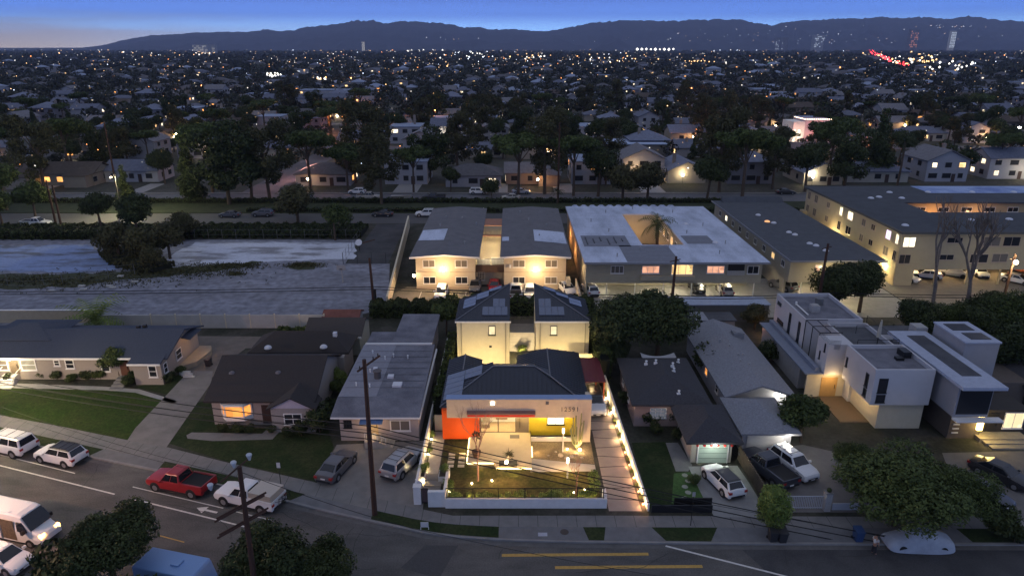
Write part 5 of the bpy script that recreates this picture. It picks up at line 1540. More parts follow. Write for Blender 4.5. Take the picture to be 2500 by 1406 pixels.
KINDS = {
    # length, width, height, stations of the lower body (x, half-width factor, zbottom, ztop), cabin (xr_base, xf_base, xr_roof, xf_roof, z_belt)
    'sedan': dict(L=4.7, W=1.82, H=1.43, wheel=.33, wx=(-1.38, 1.42), st=((-2.35, .80, .38, .72), (-2.25, .93, .26, .95), (-1.7, 1, .20, 1.00), (-.6, 1, .18, .93), (.9, 1, .18, .92), (1.7, .99, .20, .84), (2.2, .90, .26, .70), (2.35, .76, .36, .58)), cab=(-1.95, 1.15, -1.05, .30, .92)),
    'hatch': dict(L=4.4, W=1.82, H=1.53, wheel=.34, wx=(-1.30, 1.36), st=((-2.2, .82, .40, .85), (-2.1, .95, .28, 1.02), (-1.5, 1, .20, 1.02), (-.4, 1, .18, .98), (.9, 1, .18, .96), (1.6, .99, .20, .90), (2.05, .90, .26, .76), (2.2, .76, .38, .60)), cab=(-2.08, 1.20, -1.55, .35, .97)),
    'suv': dict(L=4.65, W=1.88, H=1.70, wheel=.37, wx=(-1.36, 1.40), st=((-2.32, .84, .45, .95), (-2.24, .96, .32, 1.10), (-1.6, 1, .26, 1.10), (-.4, 1, .24, 1.06), (.95, 1, .24, 1.06), (1.75, .98, .26, 1.00), (2.2, .90, .32, .86), (2.32, .78, .42, .70)), cab=(-2.20, 1.10, -1.85, .40, 1.06)),
    'bigsuv': dict(L=5.6, W=2.02, H=1.92, wheel=.40, wx=(-1.75, 1.75), st=((-2.8, .90, .50, 1.05), (-2.74, .98, .40, 1.20), (-2.0, 1, .32, 1.20), (-.4, 1, .30, 1.18), (1.2, 1, .30, 1.18), (2.0, .99, .32, 1.14), (2.66, .93, .38, 1.04), (2.8, .84, .48, .85)), cab=(-2.74, 1.28, -2.5, .65, 1.17)),
    'pickup': dict(L=5.7, W=2.0, H=1.88, wheel=.41, wx=(-1.75, 1.80), st=((-2.85, .94, .55, .90), (-2.82, .99, .45, 1.16), (-2.0, 1, .36, 1.16), (-.4, 1, .34, 1.14), (1.0, 1, .34, 1.16), (2.0, .99, .36, 1.12), (2.68, .93, .42, 1.02), (2.85, .84, .52, .85)), cab=(-.62, 1.40, -.45, .72, 1.13)),
}
def make_car(name, label, kind, pm, roof=None, group=None, detail=True, glow=None):
    k = KINDS[kind]
    t = thing(name, label, 'pickup truck' if kind == 'pickup' else ('car'), (0, 0, 0), world=False, group=group)
    hw = k['W'] / 2
    b = MB(); secs = []
    for (x, f, zb, zt) in k['st']:
        w = hw * f
        zm = zb + (zt - zb) * .55
        secs.append([(x, -w * .90, zb), (x, -w, zb + .14), (x, -w, zm), (x, -w * .93, zt - .04), (x, -w * .80, zt), (x, 0, zt + .035), (x, w * .80, zt), (x, w * .93, zt - .04), (x, w, zm), (x, w, zb + .14), (x, w * .90, zb)])
    n = len(secs[0])
    for s in secs: b.v += s
    for i in range(len(secs) - 1):
        for j in range(n - 1):
            a = i * n + j
            b.f.append((a, a + n, a + n + 1, a + 1)); b.m.append(0)
        b.f.append((i * n + n - 1, (i + 1) * n + n - 1, (i + 1) * n, i * n)); b.m.append(1)
    b.f.append(tuple(range(0, n))); b.m.append(0)
    b.f.append(tuple(range(len(secs) * n - 1, (len(secs) - 1) * n - 1, -1))); b.m.append(0)
    # dark sills, arches
    b.use(1)
    for sy in (-1, 1):
        b.box(k['wx'][0] + .45, k['wx'][1] - .45, sy * (hw - .03), sy * (hw + .012), k['st'][3][2] + .0, k['st'][3][2] + .12)
        for wx in k['wx']:
            b.tube((wx, sy * (hw - .30), k['wheel'] + .02), (wx, sy * (hw + .008), k['wheel'] + .02), k['wheel'] + .075, None, 18)
    b.box(k['L'] / 2 - .04, k['L'] / 2 + .015, -hw * .55, hw * .55, k['st'][-1][2] + .02, k['st'][-1][2] + .16)
    b.box(-k['L'] / 2 - .02, -k['L'] / 2 + .05, -hw * .72, hw * .72, k['st'][0][2] - .04, k['st'][0][2] + .12)
    body = b.build('body', [pm, mat('car_trim', (.025, .025, .027), .7, 0)], t, smooth=True)
    body.data.set_sharp_from_angle(angle=R(32))
    # cabin
    xr, xf, rr, rf, zb = k['cab']; H_ = k['H']
    wb_, wr = hw * .90, hw * .70
    zr = H_ - .07
    c = MB()
    zb2 = zb - .06
    c.hexa([(xr, -wb_, zb2), (xf, -wb_, zb2), (xf, wb_, zb2), (xr, wb_, zb2)], [(rr, -wr, zr), (rf, -wr, zr), (rf, wr, zr), (rr, wr, zr)])
    cab = c.build('cabin', pm, t, bevel=.05)
    r = MB()
    r.hexa([(rr - .02, -wr - .01, zr + .001), (rf + .04, -wr - .01, zr + .001), (rf + .04, wr + .01, zr + .001), (rr - .02, wr + .01, zr + .001)], [(rr + .16, -wr * .86, H_), (rf - .12, -wr * .86, H_), (rf - .12, wr * .86, H_), (rr + .16, wr * .86, H_)])
    r.build('roof', roof or pm, t)
    def q(A, B, C, D, a, b_, c_, d_, e=.014):
        A, B, C, D = map(Vector, (A, B, C, D))
        nn = (B - A).cross(D - A).normalized() * e
        def P(u, v): return (A * (1 - u) + B * u) * (1 - v) + (D * (1 - u) + C * u) * v + nn
        return [P(a, c_), P(b_, c_), P(b_, d_), P(a, d_)]
    FL, FR_, RL, RR_ = (xf, wb_, zb2), (xf, -wb_, zb2), (xr, wb_, zb2), (xr, -wb_, zb2)
    fl, fr, rl, rr_ = (rf, wr, zr), (rf, -wr, zr), (rr, wr, zr), (rr, -wr, zr)
    MB().poly(q(FR_, FL, fl, fr, .05, .95, .10, .95)).build('windshield', M_CGLASS, t)
    MB().poly(q(RL, RR_, rr_, rl, .08, .92, .18, .93)).build('rear_window', M_CGLASS, t)
    if detail:
        cuts = ((.05, .46), (.50, .93)) if kind != 'bigsuv' else ((.04, .32), (.35, .62), (.65, .95))
        for a, b_ in cuts:
            MB().poly(q(RR_, FR_, fr, rr_, a, b_, .17, .90)).build('side_window', M_CGLASS, t); MB().poly(q(FL, RL, rl, fl, 1 - b_, 1 - a, .17, .90)).build('side_window', M_CGLASS, t)
        if kind == 'pickup':
            m = MB(); m.box(-2.78, -.72, -hw * .82, hw * .82, 1.12, 1.20)
            m.build('bed', mat('bed_black', (.012, .012, .013), .8, 0), t)
            m = MB(); m.box(-2.84, -.66, -hw * .97, -hw * .83, 1.10, 1.28).box(-2.84, -.66, hw * .83, hw * .97, 1.10, 1.28).box(-2.86, -2.78, -hw * .82, hw * .82, 1.10, 1.28)
            m.build('bed_side', pm, t)
        if kind in ('suv', 'bigsuv'):
            m = MB()
            for sy in (-1, 1): m.tube((rr + .2, sy * wr * .86, H_ + .05), (rf - .1, sy * wr * .86, H_ + .05), .025, .025, 5)
            for xx in (rr + .5, (rr + rf) / 2, rf - .4): m.tube((xx, -wr * .86, H_ + .05), (xx, wr * .86, H_ + .05), .02, .02, 5)
            m.build('roof_rack', M_DARK, t)
        for sy in (-1, 1):
            MB().box(xf - .35, xf - .18, sy * (hw * .95), sy * (hw + .17), zb - .02, zb + .14).build('mirror', pm, t)
    zh = k['st'][-2][3]
    for sy in (-1, 1):
        xh = k['L'] / 2
        MB().hexa([(xh - .30, sy * hw * .62 - .17, zh - .17), (xh - .05, sy * hw * .62 - .17, zh - .17), (xh - .12, sy * hw * .62 + .17, zh - .17), (xh - .34, sy * hw * .62 + .17, zh - .17)], [(xh - .30, sy * hw * .62 - .17, zh + .015), (xh - .10, sy * hw * .62 - .17, zh - .01), (xh - .16, sy * hw * .62 + .17, zh - .01), (xh - .34, sy * hw * .62 + .17, zh + .015)]).build('headlight', glow or M_HEAD, t)
        MB().box(-xh - .015, -xh + .25, sy * hw * .62, sy * hw * .93, k['st'][1][3] - .30, k['st'][1][3] - .10).build('taillight', M_TAIL, t)
    if detail:
        MB().box(xh - .02, xh + .022, -.2, .2, .42, .53).build('licence_plate', M_PLATE, t); MB().box(-xh - .03, -xh, -.2, .2, .62, .74).build('licence_plate', M_PLATE, t)
    R_ = k['wheel']
    for wx in k['wx']:
        for sy in (-1, 1):
            if detail:
                w_ = bpy.data.objects.new('wheel', None); COL.objects.link(w_); w_.parent = t; w_.location = (wx, sy * (hw - .10), R_)
                MB().tube((0, -.11, 0), (0, .125 * 1, 0), R_, R_, 18).build('tyre', M_TYRE, w_)
                m = MB(); m.tube((0, -.12, 0), (0, .135, 0), R_ * .62, R_ * .60, 12)
                m.build('rim', M_RIM, w_)
            else:
                MB().tube((wx, sy * (hw - .2), R_), (wx, sy * (hw + .02), R_), R_, R_, 14).build('wheel', M_TYRE, t)
    return t

def car(label, kind, pm, px, py, deg, roof=None, detail=True, glow=None, z=KB, name='parked_car', group=None):
    nm = {'pickup': 'pickup_truck'}.get(kind, name)
    t = make_car(nm, label, kind, pm, roof, group, detail, glow)
    x, y = G(px, py, z + .01)
    t.location = (x, y, z + .012); t.rotation_euler = (0, 0, R(deg))
    return t

Z0 = 0.0
car('large white SUV with roof rack parked at the kerb at the left edge', 'bigsuv', P_WHITE, 22, 1098, 163, z=Z0)
car('white SUV with black roof parked at the kerb by the green lawn', 'suv', P_WHITE, 152, 1124, 163, roof=P_BLACK, z=Z0)
car('red pickup truck with open black bed parked at the kerb', 'pickup', P_RED, 445, 1192, 164, z=Z0)
t = car('white pickup truck with shell and bicycles behind the red truck', 'pickup', P_WHITE, 612, 1228, 162, z=Z0)
MB().box(-2.75, -.66, -.88, .88, 1.21, 1.80).build('camper_shell', P_TAN, t)
m = MB()
for s in (-.3, .1, .5):
    for xx in (-3.15, -3.05):
        for k in range(12):
            a = k * math.pi / 6; b = (k + 1) * math.pi / 6
            m.tube((xx, s - .4 + .3 * math.cos(a) , 1.0 + .3 * math.sin(a)), (xx, s - .4 + .3 * math.cos(b), 1.0 + .3 * math.sin(b)), .02, .02, 4)
    m.tube((-3.1, s - .4, 1.0), (-3.1, s + .3, 1.35), .02, .02, 4)
bk = m.build('bicycle_rack_load', M_DARK, t)
car('dark grey sedan parked at the left of the flat house driveway', 'sedan', P_GREY, 824, 1148, 74)
car('silver wagon parked at the right of the flat house driveway', 'suv', P_SILVER, 982, 1143, 66)
car('white car with dark roof parked under the red carport', 'suv', P_WHITE, 1452, 995, -88, roof=P_BLACK)
car('white car parked alone below the left flood lamp', 'hatch', P_WHITE, 1078, 722, -92)
car('dark car parked against the tan apartments beside the roof tip', 'hatch', P_GREY, 1160, 706, -90)
car('red car mostly hidden behind the left rear house roof', 'sedan', P_RED, 1207, 706, -90)
car('white pickup truck parked between the two rear house roofs', 'pickup', P_WHITE, 1259, 722, 90)
car('white car parked beside the white pickup behind the rear houses', 'hatch', P_WHITE, 1293, 722, -90)
car('white sedan parked behind the right rear house roof', 'sedan', P_WHITE, 1384, 712, -75)
car('white SUV parked by the wall left of the lit carports', 'suv', P_WHITE, 1440, 716, 100)
car('dark car parked in the lit carport under the white roofed block', 'sedan', P_BLACK, 1700, 708, -90)
car('pale car parked in the lit carport beside its dark neighbour', 'hatch', P_TAN, 1768, 716, 90)
car('dark silver car parked between the white roofed and grey roofed blocks', 'suv', P_GREY, 1910, 705, 120)
car('white coupe at the corner of the pale yellow block', 'sedan', P_WHITE, 2205, 684, -50)
car('white sedan in the open garage of the pale yellow block', 'sedan', P_WHITE, 2258, 678, 160)
car('grey car in the open garage behind the bare tree', 'sedan', P_SILVER, 2325, 674, 150, detail=False)
car('pale car deep in the open garage between the bare trees', 'hatch', P_WHITE, 2388, 672, -100, detail=False)
car('orange car parked at the right edge beside the lamp pole', 'suv', P_ORANGE, 2492, 664, -60)
car('white car parked in front of the orange one at the right edge', 'sedan', P_WHITE, 2480, 690, -50)
car('white hatchback with glossy black rear parked before the green garage', 'hatch', P_WHITE, 1763, 1185, 107, roof=P_BLACK)
car('black pickup truck parked beside the white SUV in the forecourt', 'pickup', P_NAVY, 1872, 1156, 112)
car('white SUV with roof rack parked facing the street in the forecourt', 'suv', P_WHITE, 1934, 1146, -68)
car('black sedan gleaming gold on the drive at the far right', 'sedan', P_BLACK, 2440, 1168, -58)
car('dark car half hidden under the big tree by the right driveway', 'sedan', P_NAVY, 2390, 1215, -55)
# avenue
car('white boxy SUV parked across the avenue', 'suv', P_WHITE, 1168, 474, 2, z=Z0)
car('silver sedan parked across the avenue by the pale trunk', 'sedan', P_SILVER, 1272, 473, 0, z=Z0)
car('pale sedan driving on the far lane of the avenue', 'sedan', P_TAN, 1247, 487, 178, z=Z0)
car('black pickup truck parked on the far lane beside the median', 'pickup', P_BLACK, 1060, 488, 180, z=Z0)
car('tan pickup truck parked on the median side of the far lane', 'pickup', P_TAN, 900, 487, 0, z=Z0)
car('white car parked across the avenue left of the broad drive', 'hatch', P_WHITE, 872, 473, 180, z=Z0)
car('white car parked in the side street beyond the avenue', 'hatch', P_WHITE, 658, 444, 100, z=Z0)
car('dark SUV parked in the side street behind the white car', 'suv', P_GREY, 682, 428, 100, z=Z0)
car('dark sedan parked left on the near lane of the avenue', 'sedan', P_GREY, 561, 530, 178, z=Z0)
car('grey SUV parked on the near lane of the avenue', 'suv', P_GREY, 642, 528, 180, z=Z0)
car('black sedan parked on the near lane of the avenue under a thin tree', 'sedan', P_BLACK, 934, 528, 180, z=Z0)
car('white car parked by the left wing of the tan apartments on the avenue', 'suv', P_WHITE, 1040, 528, 180, z=Z0)
car('dark car parked on the avenue beyond the grey roofed block', 'sedan', P_BLACK, 1918, 474, 0, z=Z0)
car('white covered pickup on the near lane at the far left', 'pickup', P_WHITE, 90, 552, 0, z=Z0)
car('pale car parked by the pink lit building far away', 'hatch', P_WHITE, 1926, 352, 10, detail=False, z=Z0)
car('white car on the dark side street at the right beyond the avenue', 'hatch', P_WHITE, 2046, 395, 30, detail=False, z=Z0)
# boat trailer
bt = thing('boat_trailer', 'pale boat on a trailer parked on the avenue behind the tan pickup', 'boat', (*G(978, 489), .01), world=False)
m = MB(); m.hexa([(-2.2, -.5, .5), (2.2, -.1, .6), (2.2, .1, .6), (-2.2, .5, .5)], [(-2.3, -.9, 1.1), (2.8, -.1, 1.25), (2.8, .1, 1.25), (-2.3, .9, 1.1)])
m.build('hull', P_TAN, bt); MB().tube((-.6, -.8, .3), (-.6, .8, .3), .3, .3, 12).box(-2, 3.4, -.04, .04, .35, .45).build('trailer', M_DARK, bt)

# camper van with its sliding door open
vn = thing('camper_van', 'white high roofed van with amber headlights and its side door open', 'van', (0, 0, 0), world=False)
m = MB()
st = ((-2.9, .45, 2.55, .98), (-2.85, .38, 2.62, 1.0), (.9, .38, 2.62, 1.0), (1.35, .38, 2.5, .98), (2.05, .38, 1.35, .97), (2.75, .42, 1.1, .88), (2.9, .5, .9, .78))
sec = []
for x, zb, zt, f in st:
    w = 1.02 * f
    sec.append([(x, -w, zb), (x, -w, zb + (zt - zb) * .45), (x, -w * .86, zt - .10), (x, -w * .7, zt), (x, w * .7, zt), (x, w * .86, zt - .10), (x, w, zb + (zt - zb) * .45), (x, w, zb)])
for s in sec: m.v += s
for i in range(len(sec) - 1):
    for j in range(7):
        a = i * 8 + j; m.f.append((a, a + 8, a + 9, a + 1)); m.m.append(0)
    m.f.append((i * 8 + 7, i * 8 + 15, i * 8 + 8, i * 8)); m.m.append(0)
m.f.append(tuple(range(8))); m.m.append(0); m.f.append(tuple(range(len(sec) * 8 - 1, len(sec) * 8 - 9, -1))); m.m.append(0)
m.build('body', P_WHITE, vn)
m = MB(); m.poly([(1.40, -.80, 2.42), (2.06, -.86, 1.40), (2.06, .86, 1.40), (1.40, .80, 2.42)]);
m.v = [(x + .03, y, z + .03) for x, y, z in m.v]; m.build('windshield', M_CGLASS, vn)
for sy in (-1, 1):
    MB().hexa([(.95, sy * .95, 1.35), (1.85, sy * .95, 1.35), (1.85, sy * 1.03, 1.35), (.95, sy * 1.03, 1.35)], [(.95, sy * .85, 2.1), (1.40, sy * .85, 2.1), (1.40, sy * .99, 2.1), (.95, sy * .99, 2.1)]).build('side_window', M_CGLASS, vn)
    MB().box(2.60, 2.84, sy * .62 - .2, sy * .62 + .2, .82, 1.12).build('headlight', emit('amber_headlight', (1, .42, .10), 10), vn)
    MB().box(1.55, 1.75, sy * 1.03, sy * 1.28, 1.3, 1.6).build('mirror', M_DARK, vn)
    for wx in (-1.9, 1.85):
        w_ = bpy.data.objects.new('wheel', None); COL.objects.link(w_); w_.parent = vn; w_.location = (wx, sy * .93, .36)
        MB().tube((0, -.12, 0), (0, .12, 0), .36, .36, 18).build('tyre', M_TYRE, w_); MB().tube((0, -.13, 0), (0, .13, 0), .2, .2, 10).build('rim', M_RIM, w_)
MB().box(-.55, .75, -1.035, -1.022, .5, 2.2).build('door_opening', mat('van_interior', (.10, .075, .05), .9, .4, 5), vn)
MB().box(-1.9, -.6, -1.12, -1.05, .5, 2.2).build('sliding_door', P_WHITE, vn)
x, y = G(58, 1306); vn.location = (x, y, .012); vn.rotation_euler = (0, 0, R(-15))
light(2.95, -.6, 1.0, 10, (1, .4, .1), .1, vn)
car('white car parked beside the camper van at the lower left', 'hatch', P_WHITE, 12, 1378, -18, z=Z0)
bv = thing('flat_roofed_van', 'pale blue van roof with a square hatch at the bottom edge', 'van', (*G(440, 1440), .01), R(-14), world=False)
m = MB(); m.box(-2.6, 2.0, -1.0, 1.0, .4, 2.3); m.hexa([(2.0, -1, .4), (2.7, -.9, .4), (2.7, .9, .4), (2.0, 1, .4)], [(2.0, -1, 2.3), (2.1, -.9, 2.2), (2.1, .9, 2.2), (2.0, 1, 2.3)])
m.build('body', paint('pale_blue', (.16, .28, .52)), bv, bevel=.12)
MB().box(-.1, .5, -.3, .3, 2.31, 2.42).build('roof_hatch', paint('pale_blue', (.2, .3, .5)), bv)
for wx in (-1.7, 1.7):
    for sy in (-1, 1): MB().tube((wx, sy * .8, .35), (wx, sy * 1.02, .35), .35, .35, 14).build('wheel', M_TYRE, bv)

# covered car
cc = thing('covered_car', 'car under a pale silver fabric cover on the right side of the street', 'car', (*G(2238, 1332), .01), R(178), world=False)
prof = [(-2.45, .35, .55, .80), (-2.2, .15, .95, .93), (-1.6, .08, 1.15, 1.0), (-.9, .06, 1.52, 1.0), (.2, .06, 1.60, 1.0), (.9, .06, 1.38, 1.0), (1.5, .08, 1.02, 1.0), (2.2, .12, .88, .92), (2.5, .3, .55, .75)]
m = MB(); NS = 13
rr2 = random.Random(5)
for i, (x, zb, zt, f) in enumerate(prof):
    for j in range(NS):
        a = math.pi * j / (NS - 1)
        yy = -math.cos(a); s = math.sin(a) ** .55
        m.v.append((x + rr2.uniform(-.04, .04), yy * .98 * f * (1 - .16 * s), zb + (zt - zb) * s + rr2.uniform(-.035, .035)))
for i in range(len(prof) - 1):
    for j in range(NS - 1):
        a = i * NS + j; m.f.append((a, a + NS, a + NS + 1, a + 1)); m.m.append(0)
m.f.append(tuple(range(NS))); m.m.append(0); m.f.append(tuple(range(len(prof) * NS - 1, len(prof) * NS - NS - 1, -1))); m.m.append(0)
o = m.build('cover', mat('silver_cover', (.30, .33, .38), .55, .15, 1.5, .5, spec=.4), cc, smooth=True)
s_ = o.modifiers.new('s', 'SUBSURF'); s_.levels = 1; s_.render_levels = 1
for wx in (-1.45, 1.45):
    for sy in (-1, 1): MB().tube((wx, sy * .72, .3), (wx, sy * .90, .3), .3, .3, 14).build('wheel', M_TYRE, cc)

# person standing at the nose of the covered car
def person(px, py, face, label, shirt, trousers, h=1.72):
    x, y = G(px, py)
    t = thing('person', label, 'person', (x, y, .01), R(face), world=False)
    def skin(name, pts, edges, m_, parent):
        me = bpy.data.meshes.new(name); me.from_pydata([p[:3] for p in pts], edges, [])
        me.materials.append(m_)
        o = bpy.data.objects.new(name, me); COL.objects.link(o); o.parent = parent
        sk = o.modifiers.new('sk', 'SKIN')
        for v, p in zip(me.skin_vertices[0].data, pts): v.radius = (p[3], p[3] * (p[4] if len(p) > 4 else 1))
        me.skin_vertices[0].data[0].use_root = True
        ss = o.modifiers.new('ss', 'SUBSURF'); ss.levels = 1; ss.render_levels = 1
        return o
    sk = mat('skin', (.32, .18, .12), .7, 0)
    P_ = [(0, 0, .92, .14, .8), (0, 0, 1.15, .13, .8), (0, 0, 1.38, .15, .75), (0, 0, 1.48, .055), (.02, 0, 1.56, .085, .95), (.02, 0, 1.66, .09, .95),
          (0, .19, 1.38, .06), (.02, .25, 1.12, .047), (.14, .22, .92, .035), (.2, .2, .87, .03), (0, -.19, 1.38, .06), (.02, -.25, 1.12, .047), (.10, -.24, .90, .035), (.15, -.23, .84, .03),
          (.02, .10, .50, .07), (-.02, .11, .10, .05), (.12, .12, .05, .045), (.04, -.10, .50, .07), (.06, -.12, .10, .05), (.2, -.13, .05, .045)]
    E_ = [(0, 1), (1, 2), (2, 3), (3, 4), (4, 5), (2, 6), (6, 7), (7, 8), (8, 9), (2, 10), (10, 11), (11, 12), (12, 13), (0, 14), (14, 15), (15, 16), (0, 17), (17, 18), (18, 19)]
    skin('body', P_, E_, sk, t)
    S_ = [(0, 0, .95, .165, .85), (0, 0, 1.15, .155, .85), (0, 0, 1.40, .165, .8), (0, .2, 1.38, .075), (.01, .235, 1.22, .066), (0, -.2, 1.38, .075), (.01, -.235, 1.22, .066)]
    skin('shirt', S_, [(0, 1), (1, 2), (2, 3), (3, 4), (2, 5), (5, 6)], shirt, t)
    T_ = [(0, 0, .92, .165, .85), (.02, .10, .50, .09), (-.02, .11, .12, .07), (.04, -.10, .50, .09), (.06, -.12, .12, .07)]
    skin('trousers', T_, [(0, 1), (1, 2), (0, 3), (3, 4)], trousers, t)
    MB().ball((0.0, 0, 1.665), .098, 12, 1.0, True).build('hair', mat('dark_hair', (.02, .015, .01), .8, 0), t, smooth=True)
    m = MB(); m.ball((.115, 0, 1.60), .018, 6); m.build('nose', sk, t)
    for j, (hx, hy, hz) in enumerate(((.2, .2, .87), (.15, -.23, .84))):
        m = MB()
        for f_ in range(4): m.tube((hx + .01, hy + (f_ - 1.5) * .018, hz - .02), (hx + .03, hy + (f_ - 1.5) * .02, hz - .09 - .01 * (f_ in (1, 2))), .009, .007, 5)
        m.tube((hx + .02, hy + (.035 if j else -.035), hz), (hx + .05, hy + (.05 if j else -.05), hz - .05), .010, .008, 5)
        m.build('fingers', sk, t)
    return t
person(2131, 1352, 20, 'person in a pale top and dark trousers standing by the covered car', mat('pale_shirt', (.5, .5, .48), .9, 0), mat('dark_trousers', (.025, .025, .03), .9, 0))
# ------------------------------------------------------------ vegetation
def leaf_mesh(name, centers, radii, n, size, material, seed=1, squash=.75, shell=.55, updir=.25):
    """many small leaf cards spread through several clumps (numpy)"""
    g = np.random.default_rng(seed)
    C_ = np.array(centers, float); R_ = np.array(radii, float)
    w = R_ ** 2; w = w / w.sum()
    idx = g.choice(len(C_), n, p=w)
    d = g.normal(size=(n, 3)); d /= np.linalg.norm(d, axis=1)[:, None]
    rad = (shell + (1 - shell) * g.random(n) ** .6)
    # uneven outline: push the radius in and out with a low frequency pattern
    rad *= 1 + .16 * np.sin(3.1 * d[:, 0] * 2 + 1.7 * idx) * np.cos(2.7 * d[:, 1] * 2 + idx) + g.normal(size=n) * .05
    p = C_[idx] + d * (R_[idx] * rad)[:, None] * np.array([1, 1, squash])
    nrm = d + g.normal(size=(n, 3)) * .7 + np.array([0, 0, updir]); nrm /= np.linalg.norm(nrm, axis=1)[:, None]
    a = np.cross(nrm, g.normal(size=(n, 3))); a /= np.linalg.norm(a, axis=1)[:, None]
    b = np.cross(nrm, a)
    s = size * (.6 + .8 * g.random(n))[:, None]
    a = a * s; b = b * s * .6
    V = np.stack([p - a, p + b * .8 - a * .1, p + a, p - b * .8 + a * .1], 1).reshape(-1, 3)
    return cards(name, V, material)

def cards(name, V, material):
    n = len(V) // 4
    me = bpy.data.meshes.new(name)
    me.vertices.add(n * 4); me.vertices.foreach_set('co', V.astype(np.float32).ravel())
    me.loops.add(n * 4); me.loops.foreach_set('vertex_index', np.arange(n * 4, dtype=np.int32))
    me.polygons.add(n); me.polygons.foreach_set('loop_start', np.arange(0, n * 4, 4, dtype=np.int32))
    me.materials.append(material)
    me.update(calc_edges=True)
    return me

def mesh_obj(name, me, parent=None):
    o = bpy.data.objects.new(name, me); COL.objects.link(o)
    if parent is not None: o.parent = parent
    return o

def branches(mb, p, d, L_, r, depth, rg, spread=.6, up=.15, n=6, kids=2, shrink=.72):
    q = p + d * L_
    mid = (p + q) / 2 + Vector((rg.uniform(-1, 1), rg.uniform(-1, 1), rg.uniform(-1, 1))) * L_ * .06
    mb.tube(p, mid, r, r * .85, n, False); mb.tube(mid, q, r * .85, r * .68, n, False)
    if depth == 0: return
    for k in range(kids if rg.random() > .25 else kids + 1):
        v = (d + Vector((rg.uniform(-1, 1), rg.uniform(-1, 1), rg.uniform(-.4, .7))) * spread + Vector((0, 0, up))).normalized()
        branches(mb, q, v, L_ * rg.uniform(shrink - .1, shrink + .1), r * .64, depth - 1, rg, spread, up, max(4, n - 1), kids, shrink)

TREE_T = {}
def tree_template(key, h, cr, cz, style, material, nleaf, size, seed, bark=None, clumps=9, trunk_r=.18, name='tree'):
    """returns (crown mesh, trunk mesh)"""
    rg = random.Random(seed)
    cen, rad = [], []
    if style == 'round':
        for k in range(clumps):
            a = rg.uniform(0, 6.28); q = rg.uniform(.1, .68) * cr
            cen.append((q * math.cos(a), q * math.sin(a), cz + rg.uniform(-.35, .45) * cr * .8)); rad.append(cr * rg.uniform(.26, .55) * (1 if clumps < 20 else .78))
        cen.append((0, 0, cz)); rad.append(cr * .66)
    elif style == 'broad':
        for k in range(clumps):
            a = rg.uniform(0, 6.28); q = rg.uniform(.25, .8) * cr
            cen.append((q * math.cos(a), q * math.sin(a), cz + rg.uniform(-.25, .35) * cr * .6)); rad.append(cr * rg.uniform(.24, .42))
    elif style == 'tall':
        for k in range(clumps):
            a = rg.uniform(0, 6.28); z_ = rg.uniform(.35, 1.0); q = rg.uniform(.1, .7) * cr * (1.15 - .5 * abs(z_ - .6))
            cen.append((q * math.cos(a), q * math.sin(a), h * z_ - cr * .3)); rad.append(cr * rg.uniform(.25, .45))
    elif style == 'cone':
        for k in range(clumps):
            z_ = k / clumps
            a = rg.uniform(0, 6.28); q = .35 * cr * (1 - z_)
            cen.append((q * math.cos(a), q * math.sin(a), h * (.12 + .80 * z_))); rad.append(cr * (1.0 - .78 * z_) * .8)
    crown = leaf_mesh(name + '_crown', cen, rad, nleaf, size, material, seed, squash=.8 if style != 'broad' else .6)
    tb = MB()
    zt = cz if style in ('round', 'broad') else h * .75
    lean = rg.uniform(-.05, .05) * h
    tb.tube((0, 0, -.1), (lean * .5, 0, zt * .5), trunk_r, trunk_r * .8, 8); tb.tube((lean * .5, 0, zt * .5), (lean, 0, zt), trunk_r * .8, trunk_r * .45, 8)
    for c in cen[:7]:
        tb.tube((lean * .7, 0, zt * .62), (c[0] * .8, c[1] * .8, c[2]), trunk_r * .4, trunk_r * .12, 5)
    tm = tb.build('trunk_tmp', bark or M_BARK)
    me = tm.data; bpy.data.objects.remove(tm)
    TREE_T[key] = (crown, me)
    return TREE_T[key]

def tree(key, x, y, s, label, name='tree', cat='tree', group=None, rz=None, z=KB, sz=None):
    c, t_ = TREE_T[key]
    o = thing(name, label, cat, (x, y, z), rz if rz is not None else rnd.uniform(0, 6.28), group, world=False)
    o.scale = (s, s, sz or s)
    mesh_obj('crown', c, o); mesh_obj('trunk', t_, o)
    return o

# foreground and mid-ground templates (metres)
tree_template('fg', 7, 3.6, 4.6, 'round', LF_DARK, 30000, .115, 3, clumps=26, trunk_r=.25)
tree_template('fg2', 7, 3.6, 4.4, 'round', LF_DARK, 26000, .115, 13, clumps=24, trunk_r=.25)
tree_template('fgr', 6.5, 3.6, 3.9, 'round', LF_MID, 30000, .11, 5, clumps=30, trunk_r=.25)
tree_template('bush', 2.2, 1.3, 1.0, 'round', LF_MID, 2200, .11, 6, clumps=6, trunk_r=.06)
tree_template('bushd', 2.2, 1.4, 1.1, 'round', LF_DARK, 2400, .12, 16, clumps=7, trunk_r=.06)
tree_template('olive', 5, 2.8, 2.9, 'round', LF_OLIVE, 5000, .16, 7, clumps=9)
tree_template('small', 4, 1.8, 2.8, 'round', LF_MID, 4000, .12, 8, clumps=8, trunk_r=.12)
tree_template('mass', 9, 4.2, 5.4, 'round', LF_DARK, 15000, .17, 9, clumps=14, trunk_r=.3)
tree_template('euc', 16, 6.0, 11.5, 'broad', LF_MID, 7500, .30, 10, clumps=17, trunk_r=.35)
tree_template('euc2', 18, 6.0, 12, 'tall', LF_OLIVE, 7500, .30, 11, clumps=18, trunk_r=.38)
tree_template('dark', 13, 5.0, 8, 'round', LF_DARK, 6000, .30, 12, clumps=12, trunk_r=.35)
tree_template('dark2', 14, 5.5, 9, 'tall', LF_DARK, 6000, .32, 22, clumps=15, trunk_r=.35)
